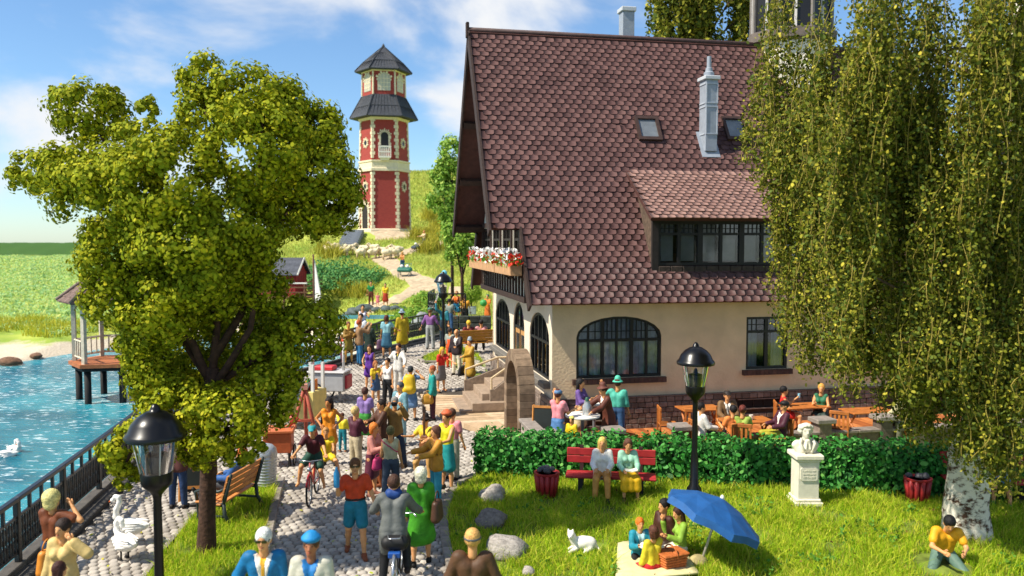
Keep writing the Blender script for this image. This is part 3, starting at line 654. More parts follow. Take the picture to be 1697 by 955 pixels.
def tile_shape(w, l, th=.022):
    n = 6; a = w/2*.965; top = [(-a, l), (a, l)]+[(a*math.cos(t), .062-.062*math.sin(t)) if False else (a*math.copysign(abs(math.cos(t))**.55, math.cos(t)), .07-.07*abs(math.sin(t))**.8) for t in np.linspace(0, math.pi, n)]
    k = len(top); zt = [.0+.032*(1-y/l) for x, y in top]
    v = [(x, y, z) for (x, y), z in zip(top, zt)]+[(x, y, z-th) for (x, y), z in zip(top, zt)]
    return np.array(v), k
def tiles(u0f, u1, nrow, w, p, P0, dU, dS, dN, m, skip, parent, pieces=0, name='roof_tile', mats=None):
    v, k = tile_shape(w, p*1.75); faces_top = [tuple(range(k))]; sides = [(i, k+i, k+(i+1) % k, (i+1) % k) for i in range(2, k)]
    sides = [(i, i+1, k+i+1, k+i) for i in range(1, k-1)]+[(k-1, 0, k, 2*k-1)]
    fan = [(0, 1, 2, k-1)]+[(2+i, 3+i, k-2-i, k-1-i) for i in range((k-4)//2+0) if 3+i <= k-2-i]
    Pu = []; 
    for r_ in range(nrow):
        off = (r_ % 2)*w/2; u = u0f(r_)+off*1.0
        while u < u1:
            if not skip(u, r_): Pu.append((u+w/2, r_*p))
            u += w
    Pu = np.array(Pu); M3 = np.stack([dU, dS, dN], 1)      # columns
    ctr = P0+Pu[:, :1]*dU+Pu[:, 1:]*dS
    jit = RNG.normal(0, .05, len(Pu)); n = len(Pu)
    kk = np.arange(n)
    if pieces:
        me = [npmesh(name, v @ M3.T, np.array([q for q in fan+sides]), mm, False) for mm in mats]
        for i in kk[:pieces]: obj(name, me[random.randrange(len(me))], parent, tuple(ctr[i]+dN*RNG.normal(0, .003)))
        kk = kk[pieces:]
    V = v[None].repeat(len(kk), 0).copy(); V[..., 2] += RNG.normal(0, .004, len(kk))[:, None]; V[..., 0] += V[..., 1]*RNG.normal(0, .02, len(kk))[:, None]
    V = V @ M3.T+ctr[kk][:, None]; FQ = np.array(fan+sides); FQ = (FQ[None]+(np.arange(len(kk))*len(v))[:, None, None]).reshape(-1, 4)
    o = obj(name+'s', npmesh(name+'s', V.reshape(-1, 3), FQ, m), parent); tag(o, kind='stuff'); return o
dS = np.array([0, SV, SZ_]); dN = np.array([0, -SZ_, SV]); dU = np.array([1., 0, 0]); nrow = int(sl_len/TP)
def skip(u, r_):
    s = r_*TP; v = -.5+s*SV
    return (2.75 < u < 7.9 and .05 < v < 1.5)
tiles(lambda r_: -.70 if r_*TP < S_STEP-.05 else -1.54, 12.1, nrow, TW, TP, np.array(roofpt(0, -.06, .012)), dU, dS, dN, M_tiles, skip, roof, 300, mats=M_tile)
tiles(lambda r_: -.70 if r_*TP < S_STEP-.05 else -1.54, 12.1, nrow, TW, TP, np.array(roofpt(0, -.06, .012, True)), dU, np.array([0, -SV, SZ_]), np.array([0, SZ_, SV]), M_tiles, lambda u, r_: False, KIDS(house)[-3] if False else ro)
# ---- shed dormer with its row of windows
dm = empty('dormer', (0, 0, 0), parent=house); DU0, DU1 = 2.62, 8.2
e0, e1 = Vector((0, -.37, 5.93)), Vector((0, 1.72, 7.36)); ds = (e1-e0).normalized(); dn = Vector((0, -ds.z, ds.y))
b = MB(); c_ = [Vector((u, 0, 0))+e+dn*n for n in (-.1, 0) for e in (e0, e1) for u in (DU0, DU1)]
b.add(c_, [(0, 1, 3, 2), (4, 6, 7, 5), (0, 4, 5, 1), (2, 3, 7, 6), (0, 2, 6, 4), (1, 5, 7, 3)]).build('dormer_roof', M_under, dm)
tiles(lambda r_: DU0-.01-(r_ % 2)*.0, DU1, int((e1-e0).length/.155), .235, .155, np.array(e0-ds*.05+dn*.01), dU, np.array(ds), np.array(dn), M_tileb, lambda u, r_: u > DU1-.2, dm, 0, 'dormer_tile')
FD = lambda a, b, d: (a, -.03+d, b)
for ux in (2.8, 8.0): MB().prism([(-.03, 4.35), (-.03, 5.98), (1.4, 7.0)], ux, ux+.06, lambda a, b, d: (d, a, b)).build('dormer_cheek', mat('#5d4c3e', .85, .3, 12, .3), dm)
MB().bbox((2.78, -.045, 4.38), (2.96, .05, 6.0)).bbox((7.9, -.045, 4.38), (8.07, .05, 6.0)).bbox((2.96, -.04, 5.84), (7.9, .05, 6.0)).bbox((2.96, -.04, 4.36), (7.9, .03, 4.62)).build('dormer_frame', mat('#2a2320', .75, .2, 8), dm)
for i in range(14):
    MB().bev((2.97+i*.35, -.07, 4.45), (3.3+i*.35, -.03, 4.62), .015).build('sill_brick', mat('#3f342c', .85, .25, 9, .3), dm)
xs = np.linspace(2.96, 7.9, 5)
for i in range(4):
    a, c2 = float(xs[i]), float(xs[i+1]); w3 = (c2-a)
    window(dm, [(a, 4.64), (c2, 4.64), (c2, 5.84), (a, 5.84)], FD, [(a+w3*.5, .09)], 5.50, [a+w3*k for k in (.17, .27, .38, .62, .73, .83)], curtain=None, frame=mat('#1d1a19', .6, .1), fw=.075, thinz=(5.65,))
    for q0 in (.07, .57): MB().bbox((a+w3*q0+.02, .15, 4.68), (a+w3*(q0+.33), .165, 5.82)).build('blind', M_blind, dm)
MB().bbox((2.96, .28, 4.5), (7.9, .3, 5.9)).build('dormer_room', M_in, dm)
# ---- skylights, chimneys
def on_roof(name, u, s, w, l, parent=house):
    """frame of axes on the front roof plane"""
    return lambda a, b, n: Vector(roofpt(u+a, s+b, n))
for u, v in ((3.6, 2.55), (6.46, 2.6)):
    s = (v+.5)/SV; f = on_roof('', u, s, 0, 0); sk = empty('skylight', (0, 0, 0), parent=house)
    b = MB()
    for a0, a1, b0, b1 in ((-.37, -.28, -.45, .45), (.28, .37, -.45, .45), (-.28, .28, -.45, -.34), (-.28, .28, .34, .45)):
        c_ = [f(a, bb, n) for n in (.0, .12) for bb in (b0, b1) for a in (a0, a1)]; b.add(c_, [(0, 1, 3, 2), (4, 6, 7, 5), (0, 4, 5, 1), (2, 3, 7, 6), (0, 2, 6, 4), (1, 5, 7, 3)])
    b.build('frame', mat('#3d2a24', .7, .2, 9), sk)
    c_ = [f(a, bb, n) for n in (.05, .06) for bb in (-.34, .34) for a in (-.28, .28)]; MB().add(c_, [(0, 1, 3, 2), (4, 6, 7, 5), (0, 4, 5, 1), (2, 3, 7, 6), (0, 2, 6, 4), (1, 5, 7, 3)]).build('pane', mat('#6f7478', .18, .15, 3, spec=.7), sk)
M_grey = mat('#9097a0', .5, .08, 8)
ch = empty('chimney', (5.42, 2.19, 0), parent=house)
MB().prism([(-.29, -.33), (.29, -.33), (.29, .62), (-.29, .62)], -.05, .06, lambda a, b, n: roofpt(5.42+a, 2.69/SV+b, n)-Vector((5.42, 2.19, 0))).build('flashing', M_grey, ch)
MB().bev((-.19, -.18, 8.0), (.19, .28, 10.12), .012).build('shaft', M_grey, ch)
for z0, z1 in ((8.5, 9.35), (9.42, 10.03)):
    for x0, x1 in ((-.16, .16),): MB().bbox((x0, -.2, z0), (x1, -.18, z0+.04)).bbox((x0, -.2, z1-.04), (x1, -.18, z1)).bbox((x0-.03, -.202, z0), (x0, -.18, z1)).bbox((x1, -.202, z0), (x1+.03, -.18, z1)).bbox((-.21, -.15, z0), (-.19, .25, z0+.04)).bbox((-.21, -.15, z1-.04), (-.19, .25, z1)).build('panel_trim', mat('#a7adb5', .5, .05), ch)
MB().bev((-.25, -.24, 10.12), (.25, .34, 10.24), .02).build('cap', mat('#b5b8bb', .55, .05), ch)
MB().lathe([(.15, 10.24), (.16, 10.36), (.11, 10.4), (.1, 10.5), (.07, 10.52), (.065, 10.85), (.05, 10.85)], 14, (0, .05, 0)).build('pot', M_grey, ch, 40)
c2 = empty('chimney', (3.72, 4.85, 0), parent=house); MB().bev((-.2, -.2, 11.2), (.2, .2, 12.75), .012).build('shaft', M_grey, c2); MB().bev((-.25, -.25, 12.75), (.25, .25, 12.9), .02).build('cap', mat('#b5b8bb', .55, .05), c2)
# ---- stair turret at the far end
tu = empty('turret', (9.45, 4.6, 0), parent=house)
MB().lathe([(1.25, 8), (1.25, 11.9)], 8).build('turret_wall', mat('#e2d9c6', .85, .05, 4, .3), tu); MB().lathe([(1.28, 11.85), (1.5, 11.9), (1.5, 12.2), (1.36, 12.25)], 8).build('bay_sill', mat('#6a5f57', .8, .2, 8), tu)
MB().lathe([(1.3, 12.2), (1.3, 14.2)], 8).build('bay', mat('#1b1a1c', .4, .1), tu)
for i in range(8):
    a = i*math.pi/4; ca, sa = math.cos(a), math.sin(a); MB().tube([(1.33*ca, 1.33*sa, 12.2), (1.33*ca, 1.33*sa, 14.2)], .07, 6).build('post', mat('#77706a', .7, .1), tu)
    a += math.pi/8; r_ = 1.22; MB().tube([(r_*math.cos(a), r_*math.sin(a), 12.2), (r_*math.cos(a), r_*math.sin(a), 14.2)], .06, 4).build('mullion', mat('#b9b4b0', .7, .1), tu)
MB().lathe([(1.75, 14.15), (1.0, 15.2), (.1, 17.2)], 8).build('turret_roof', mat('#6a4a4a', .7, .2, 8), tu)
# ---- forecourt slab, steps, stone arch
PZ = .12
cc = Vector(hp(0, 0, 0)); slab = empty('forecourt', hp(0, 0, 0), TH); tag(slab, kind='structure')
pm = [mat(c, .85, .12, 5, .3, 25) for c in ('#c2a888', '#b89d7d', '#cbb394', '#ae9474')]
for i in range(24):
    v0, v1 = -1.15+i*.3, -1.15+(i+1)*.3; ul = -1.05-1.95*min(1, max(0, (v0+1.0)/5.2))
    ul2 = -1.05-1.95*min(1, max(0, (v1+1.0)/5.2)); zt_ = PZ+rise(hp(0, v0).y)*.35
    for (fa, fb) in ((1, .5), (.5, 0)): MB().prism([(ul*fa-.1*(1-fa)+.003, v0+.003), (ul*fb-.1*(1-fb)-.003, v0+.003), (ul2*fb-.1*(1-fb)-.003, v1-.003), (ul2*fa-.1*(1-fa)+.003, v1-.003)], -.3, zt_, lambda a, b, d: (a, b, d)).build('slab', random.choice(pm), slab)
st = empty('entrance_steps', hp(-1.0, 4.3, PZ), TH, 'stone entrance steps with low parapets and wooden handrails', 'stairs')
sm_ = mat('#9a8672', .85, .15, 6, .3); 
for i in range(4): MB().bev((-1.05+i*.36, -1.25 if i < 2 else -.87, -.25), (1.0, .87, .1+i*.21), .012).build('step', sm_, st)
for y in (-.95, .95):
    xs0 = -.1 if y < 0 else -.62; MB().prism([(xs0, -.25), (1.0, -.25), (1.0, 1.02), (.5, 1.02), (xs0+.12, .66), (xs0, .66)], y-.08, y+.08, lambda a, b, d: (a, d, b)).build('parapet', mat('#8c7a68', .9, .2, 9, .4, 40), st)
    MB().tube([(xs0+.05, y, .6), (xs0+.05, y, 1.0), (.5, y, 1.36), (1.0, y, 1.36)], .036, 6).tube([(.5, y, 1.0), (.5, y, 1.36)], .03, 6).build('handrail', mat('#c8b18c', .7, .1), st, 40)
ar = empty('stone_arch', hp(-.93, -.12, 0), TH, 'brown stone gateway arch standing at the beer garden entrance', 'arch')
pts = [(-.95, 0.)]; Ro, Ri, zs_ = 1.02, .72, 1.45
am = [mat(c, .88, .18, 8, .45, 30) for c in ('#76614c', '#806a54', '#6c5845', '#8a745d')]
for sgn in (-1, 1):
    for i in range(8): MB().bev((-.2, min(sgn*Ri, sgn*Ro), i*zs_/8+.002), (.2, max(sgn*Ri, sgn*Ro), (i+1)*zs_/8-.002), .008).build('stone', random.choice(am), ar)
for i in range(13):
    t0, t1 = math.pi*i/13+.006, math.pi*(i+1)/13-.006
    MB().prism([(Ri*math.cos(t0), zs_+Ri*math.sin(t0)), (Ro*math.cos(t0), zs_+Ro*math.sin(t0)), (Ro*math.cos((t0+t1)/2), zs_+Ro*math.sin((t0+t1)/2)), (Ro*math.cos(t1), zs_+Ro*math.sin(t1)), (Ri*math.cos(t1), zs_+Ri*math.sin(t1))], -.2, .2, lambda a, b, d: (d, a, b)).build('voussoir', random.choice(am), ar)
# ---- beer garden: plank floor, wall and piers
TZ = .2
tf = empty('beer_garden_floor', hp(0, 0, 0), TH); tag(tf, kind='structure')
pk = [mat(c, .7, .2, 6, .25, 30) for c in ('#a85f2c', '#b36a33', '#9b5526', '#bd7640')]
for i in range(72): MB().bev((-.65+i*.2, -2.75, TZ-.4 if i in (0, 71) else TZ-.06), (-.655+(i+1)*.2, -.1, TZ), .006).build('plank', pk[random.randrange(4)], tf)
gw = empty('garden_wall', hp(-.7, -2.85, 0), TH, 'low grey stone wall with square piers behind the hedge', 'wall')
for i in range(17): MB().bev((3.2+i*.66+.005, -.12, 0), (3.2+(i+1)*.66-.005, .12, .52), .015).build('wall_stone', random.choice(M_stone), gw)
for i in range(17): MB().bev((3.2+i*.66+.003, -.17, .52), (3.2+(i+1)*.66-.003, .17, .6), .015).build('coping_stone', mat('#85796f', .85, .2, 7, .3), gw)
for u in (-.15, 1.45, 3.15, 6.9, 8.6):
    pr_ = MB().bev((u-.17, -.17, 0), (u+.17, .17, .8), .012).build('pier', random.choice(M_stone), gw); MB().bev((u-.26, -.24, .8), (u+.26, .24, .92), .02).build('pier_cap', mat('#8b8178', .85, .15, 7, .3), pr_)
lw = empty('garden_wall', hp(-1.0, -1.25, 0), TH, 'short pale stone wall leading to the arch foot', 'wall')
for j in range(4):
    for i in range(5): MB().bev((-.12, -1.7+i*.34+.004, j*.2+.003), (.12, -1.7+(i+1)*.34-.004, (j+1)*.2-.003), .012).build('wall_stone', random.choice([mat('#a2968a', .9, .15, 8, .4), mat('#988c80', .9, .15, 8, .4), mat('#ada195', .9, .15, 8, .4)]), lw)
MB().bev((-.18, -1.75, .8), (.18, .02, .88), .015).build('coping', mat('#8b8178', .85, .15, 7, .3), lw)
# ================================================================== paths and plants
def ribbon(name, pix, m, dz=.05, step=.35):
    """strip of bare earth draped on the terrain; pix = (x, y, half width in metres)"""
    P = [(tr(x, y), w) for x, y, w in pix]; pts = []; 
    for (a, wa), (b, wb) in zip(P, P[1:]):
        n = max(2, int((b-a).length/step)); pts += [(a.lerp(b, i/n), wa+(wb-wa)*i/n) for i in range(n)]
    pts.append(P[-1]); v = []; f = []; K = 7
    for i, (p, w) in enumerate(pts):
        d = pts[min(i+2, len(pts)-1)][0]-pts[max(i-2, 0)][0]; s = Vector((d.y, -d.x, 0)).normalized()
        for k in range(K):
            q = p+s*w*(k/(K-1)*2-1)*(1+.12*math.sin(i*.7)); v.append((q.x, q.y, float(T(q.x, q.y))+dz*(1-abs(k/(K-1)*2-1)**4*1.6)))
        if i:
            for k in range(K-1): a_ = (i-1)*K+k; f.append((a_, a_+1, a_+K+1, a_+K))
    o = obj(name, npmesh(name, v, f, m, True)); return tag(o, kind='structure')
earth = mat('#b9a587', .95, .2, 3, .5, 12)
PATHS = [[(775, 482, .9), (735, 482, 1.1), (705, 474, 1.2), (684, 462, 1.15), (664, 449, 1.1), (645, 437, 1.1), (628, 429, 1.2), (650, 424, 1.1), (685, 416, 1.1), (720, 404, 1.1), (700, 392, 1.6), (650, 386, 2.2), (612, 384, 2.0)],
         [(690, 478, .7), (668, 490, .7), (648, 501, .9), (622, 511, 1.1), (596, 514, 1.2)]]
for pth in PATHS: ribbon('footpath', pth, earth)
sand = mat('#d9cdb8', .95, .15, 4, .5, 14)
# --- pond in front of the hill, with boulders
def rock(loc, r, label, m, seed, cat='rock', grp=None, name='rock'):
    bm = bmesh.new(); bmesh.ops.create_icosphere(bm, subdivisions=3, radius=1); rg = random.Random(seed); o_ = [Vector((rg.uniform(-9, 9), rg.uniform(-9, 9), rg.uniform(-9, 9))) for _ in range(3)]
    from mathutils import noise
    for v in bm.verts:
        p = v.co.copy(); v.co = p*(1+.26*noise.noise(p*1.1+o_[0])+.12*noise.noise(p*2.6+o_[1])+.05*noise.noise(p*6+o_[2]))
        if v.co.z < -.25: v.co.z = -.25+(v.co.z+.25)*.3
    me = bpy.data.meshes.new(name); bm.to_mesh(me); bm.free(); me.polygons.foreach_set('use_smooth', [True]*len(me.polygons)); me.materials.append(m)
    o = obj(name, me, None, loc, rg.uniform(0, 6), r); return tag(o, label, cat, grp)
rk = mat('#4f5a58', .7, .3, 3, .6, 9)
pw = [tr(x, 523) for x in (600, 640, 690)]
pond = MB(); cpo = Vector((at(650, 524, 50).x, 50.2, 0)); pzz = float(T(cpo.x, cpo.y))
pond.add([(cpo.x+4.6*math.cos(t)*(1+.15*math.sin(3*t)), cpo.y+1.7*math.sin(t)*(1+.2*math.cos(2*t)), pzz+.22) for t in np.linspace(0, 2*math.pi, 28)[:-1]], [tuple(range(27))])
tag(pond.build('pond', water_mat('#1d6a74', '#3d98a0', False, 'pond_water')), kind='structure')
for i, (x, y, r) in enumerate(((588, 522, .5), (604, 518, .55), (624, 518, .3), (640, 517, .35), (655, 516, .3), (668, 518, .3), (580, 526, .4))):
    p = tr(x, y); rock((p.x, p.y, p.z+.15), (r*1.25, r, r*.75), 'dark wet boulder on the pond edge below the strolling family', rk, 40+i, grp='boulders round the pond')
grey = mat('#8b8f8c', .8, .2, 4, .5, 10)
for i, (x, y, Y, r) in enumerate(((700, 526, 40.6, .32), (692, 536, 39.6, .3), (708, 532, 40.8, .3), (700, 543, 39.4, .28), (684, 544, 39.3, .25))):
    p = at(x, y, Y); rock(p, (r*1.2, r, r*.8), 'grey boulder piled at the foot of the raised iron railing', grey, 60+i, grp='boulders below the raised railing')
# --- hillside cover
hx, hy = [], []
def hill_pts(n, y0, y1, r0, r1):
    y = np.sqrt(RNG.uniform(y0**2, y1**2, n)); r = RNG.uniform(r0, r1, n); x = r*y; k = (sdist(LAKE, x, y) > 2.2) & (T(x, y) > -.35); return x[k], y[k]
PW = []
for pth in PATHS:
    q = [tr(x, y) for x, y, w in pth]
    for a, b in zip(q, q[1:]): PW.append((a, b))
def offpath(x, y, w=1.0):
    d = np.full(len(x), 1e9)
    for a, b in PW:
        dx, dy = b.x-a.x, b.y-a.y; t = np.clip(((x-a.x)*dx+(y-a.y)*dy)/(dx*dx+dy*dy+1e-9), 0, 1); d = np.minimum(d, np.hypot(x-a.x-t*dx, y-a.y-t*dy))
    return d > w
hill_m = islmat('hill_grass', ['#94a848', '#b4bd5a', '#cdca6c', '#a5b450', '#c9bc62', '#88a044'], .75, .4)
x, y = hill_pts(60000, 44, 84, -.36, .02); k = offpath(x, y) & (np.hypot(x-cpo.x, (y-cpo.y)*2.2) > 4.8) & (np.hypot(x-at(640, 0, 80).x, y-80.5) > 4.3); x, y = x[k], y[k]
tag(blades('meadow_grass', x, y, T(x, y)-.02, .30, .05, hill_m, .7), 'tufty yellow-green meadow grass over the hill below the tower', 'grass')
x, y = hill_pts(30000, 84, 118, -.26, .03); tag(blades('meadow_grass', x, y, T(x, y)-.02, .45, .08, hill_m, .6), 'smooth green grass on the slope behind the tower', 'grass')
x, y = hill_pts(9000, 44, 56, -.76, -.44); x2, y2 = x, y; k = T(x, y) < -.05; tag(blades('shore_grass', x[k], y[k], T(x[k], y[k])-.02, .6, .06, islmat('shore_grass', ['#c9bf3f', '#b9b936', '#a3b035', '#d6c552'], .7, .3), .5), 'tall yellowish grass along the far sandy shore', 'grass')
# leafy ground cover of the far field
x, y = hill_pts(70000, 46, 118, -.78, -.42); k = T(x, y) > -.28; x, y = x[k], y[k]
cov = islmat('field_leaf', ['#a5cc84', '#bcd278', '#d0da84', '#a8d09c', '#dfdf8c', '#98c284', '#c4d884'], .8, .5)
tag(obj('ground_cover', leafmesh('ground_cover', np.stack([x, y, T(x, y)+RNG.uniform(.03, .26, len(x))], 1), .30*np.ones(len(x))*RNG.uniform(.5, 1.2, len(x)), cov)), 'low leafy green ground cover on the field across the lake', 'field', kind='stuff')
bush_m = islmat('bush_leaf', ['#3f7f4a', '#5f9a55', '#78ad5a', '#3a7046', '#8fb85e'], .75, .3)
def bush(px, py, rx, rz, label, m=bush_m, n=1500, ls=.22, name='bush', y0=38.):
    p = tr(px, py, y0); o = empty(name, p, 0, label, 'bush'); d = RNG.normal(0, 1, (n, 3)); d /= np.linalg.norm(d, axis=1)[:, None]; d[:, 2] = np.abs(d[:, 2])
    r = RNG.uniform(.6, 1.05, n)*(1+.18*np.sin(d[:, 0]*7+px)*np.sin(d[:, 1]*6)); P = d*r[:, None]*np.array([rx, rx*.8, rz])
    f = obj('foliage', leafmesh('foliage', P, ls, m, nrm=d), o); tag(f, kind='stuff'); b = MB()
    for i in range(5): a = i*1.3; b.tube([(0, 0, -.1), (rx*.5*math.cos(a), rx*.4*math.sin(a), rz*.7)], [.05, .02], 5)
    b.build('stem', mat('#5b4632', .9, .2), o); return o
bush(560, 478, 3.2, 2.2, 'broad blue-green bush on the slope behind the sailing boat', n=4200)
bush(610, 472, 2.0, 1.3, 'low blue-green bush beside the strolling father', n=2200)
bush(530, 470, 1.7, 1.5, 'blue-green bush close behind the boat mast', n=1800)
yel = islmat('tuft_leaf', ['#b8ad3a', '#c9bf4a', '#9aa136', '#a8973a'], .75, .3)
def tuft(px, py, h, label, n=260, y0=38.):
    p = tr(px, py, y0); o = empty('grass_tuft', p, 0, label, 'grass tuft', 'yellow grass tufts on the hill'); a = RNG.normal(0, h*.28, (n, 2))
    f = blades('blades', a[:, 0], a[:, 1], np.full(n, -.05), np.full(n, h), .07, yel, .6, o)
for x_, y_, h_ in ((575, 490, 1.5), (600, 492, 1.2), (718, 415, 1.6), (705, 421, 1.3), (714, 366, 1.6), (716, 396, 1.3), (728, 384, 1.4), (690, 398, 1.3), (550, 430, 1.4), (540, 420, 1.3)): tuft(x_, y_, h_, 'yellowish tuft of tall grass on the hill beside the footpath')
bush(690, 530, 1.6, .8, 'low leafy green plants on the bank beside the raised railing', n=1500, ls=.18, m=islmat('bank_leaf', ['#6f9a35', '#8fb23f', '#5d8a2f', '#a9c04a'], .75, .3))
bush(672, 540, 1.4, .6, 'grassy green bank plants behind the man in mustard coat', n=1200, ls=.16, m=MC['bank_leaf'])
bush(710, 505, 1.5, .8, 'small leafy bush where the two footpaths meet', n=1300, ls=.18, m=MC['bank_leaf'])
# --- trees with lobed crowns
def crown_pts(lobes, dens, Y0, clump=26, cr=.32):
    """lobes: (px, py, rx, ry, depth offset) -> clumps of leaves on the lobe surfaces"""
    P = []; Nn = []
    for px, py, rx, ry, dy in lobes:
        Y = Y0+dy; c = np.array(at(px, py, Y)); s = Y/F; r3 = np.array([rx*s, (rx+ry)/2*s*.95, ry*s]); n = int(dens*4*r3[0]*r3[2]); nc = max(14, int(clump*(r3[0]*r3[2])**.5*2.2))
        d = RNG.normal(0, 1, (nc, 3)); d /= np.linalg.norm(d, axis=1)[:, None]; cc_ = c+d*r3*RNG.uniform(.72, .98, (nc, 1))
        w = RNG.integers(0, nc, n); e = RNG.normal(0, 1, (n, 3)); e /= np.linalg.norm(e, axis=1)[:, None]; rad = cr*np.minimum(1, r3.min()/.6)*RNG.uniform(.3, 1.0, n)[:, None]
        p = cc_[w]+e*rad; P.append(p); Nn.append(d[w]*.5+e)
    return np.concatenate(P), np.concatenate(Nn)
bark = mat('#4a3326', .95, .35, 10, 1., 18)
oak = empty('oak_tree', gp(343, 920, 0), 0, 'broad leafy tree with dark trunk on the grass strip by the promenade', 'tree')
OB = gp(343, 920, 0); OY = OB.y
LOB = [(145, 190, 62, 50, .4), (62, 288, 48, 34, .2), (120, 292, 70, 50, -.2), (105, 155, 22, 20, .5), (180, 165, 28, 24, .5), (246, 186, 20, 24, .2), (240, 240, 50, 45, .0), (185, 320, 92, 78, -.5), (275, 310, 95, 92, -.9),
       (345, 140, 46, 44, .5), (335, 205, 45, 55, .2), (415, 165, 60, 55, .3), (470, 190, 55, 60, .6), (425, 250, 92, 85, -.4), (520, 225, 48, 55, .7), (530, 305, 62, 82, .5), (555, 340, 42, 55, .5), (480, 340, 60, 50, .9), (520, 372, 48, 28, .4),
       (215, 420, 82, 70, -.2), (310, 420, 95, 90, -.9), (395, 380, 78, 85, -.3), (430, 470, 45, 55, .2), (180, 490, 42, 52, -.3), (228, 560, 42, 45, -.2), (265, 520, 62, 62, -.6), (340, 520, 50, 45, .6), (520, 545, 52, 52, .3), (480, 520, 35, 30, .3), (450, 600, 52, 42, 0),
       (255, 630, 42, 38, -.3), (300, 685, 62, 52, -.6), (370, 700, 72, 58, -.8), (440, 660, 55, 50, -.3), (345, 745, 52, 30, -.8), (400, 745, 42, 26, -.7), (412, 610, 45, 40, .5), (205, 752, 34, 38, -1.6), (225, 718, 28, 30, -1.4), (210, 790, 18, 24, -1.6), (470, 630, 36, 34, .1), (238, 590, 42, 45, -.2), (258, 645, 44, 40, -.2), (300, 600, 48, 46, .9), (400, 560, 56, 50, 1.1), (350, 610, 52, 44, 1.3), (440, 560, 40, 40, .8), (340, 470, 80, 70, 0), (250, 470, 75, 60, 0)]
P, NN = crown_pts(LOB, 2700, OY, 34, .25); leafc = ['#6c7c10', '#828d14', '#989f1a', '#b3b322', '#7e8a12', '#5c690c', '#c8bf2a', '#76830f']
oak_m = islmat('oak_leaf', leafc, .7, .25, .12)
cr = obj('crown', leafmesh('crown', P-np.array(OB), .074*RNG.uniform(.6, 1.25, len(P)), oak_m, .85, nrm=NN, jit=.3), oak); tag(cr, kind='stuff')
tk = MB()
def pl_(*pts): return [at(x, y, OY+d)-OB for x, y, d in pts]
tk.tube(pl_((343, 940, 0), (342, 915, 0), (343, 860, 0), (345, 790, .05), (348, 720, 0), (350, 650, 0), (352, 610, 0)), [.24, .17, .14, .135, .13, .12, .11], 12)
LIMBS = [[(350, 650, 0), (385, 595, -.1), (415, 545, -.1), (425, 480, 0), (445, 400, .1), (500, 320, .4)], [(350, 640, 0), (320, 570, -.1), (280, 520, -.3), (230, 430, -.2), (160, 320, -.1), (80, 290, .1)],
         [(352, 620, 0), (360, 540, .1), (350, 430, .1), (345, 300, .1), (340, 160, .3)], [(350, 600, 0), (400, 520, .2), (430, 400, .3), (430, 250, .1), (440, 170, .3)], [(348, 630, 0), (300, 560, .1), (250, 400, .1), (160, 210, .3)],
         [(349, 700, 0), (290, 690, -.6), (230, 720, -1.3), (208, 770, -1.6)], [(352, 640, 0), (430, 590, .1), (520, 545, .3)], [(347, 720, 0), (390, 710, -.5), (430, 670, -.3)]]
for l in LIMBS: n_ = len(l); tk.tube(pl_(*l), [.075*(1-.75*i/(n_-1)) for i in range(n_)], 8)
tk.build('trunk', bark, oak, True)
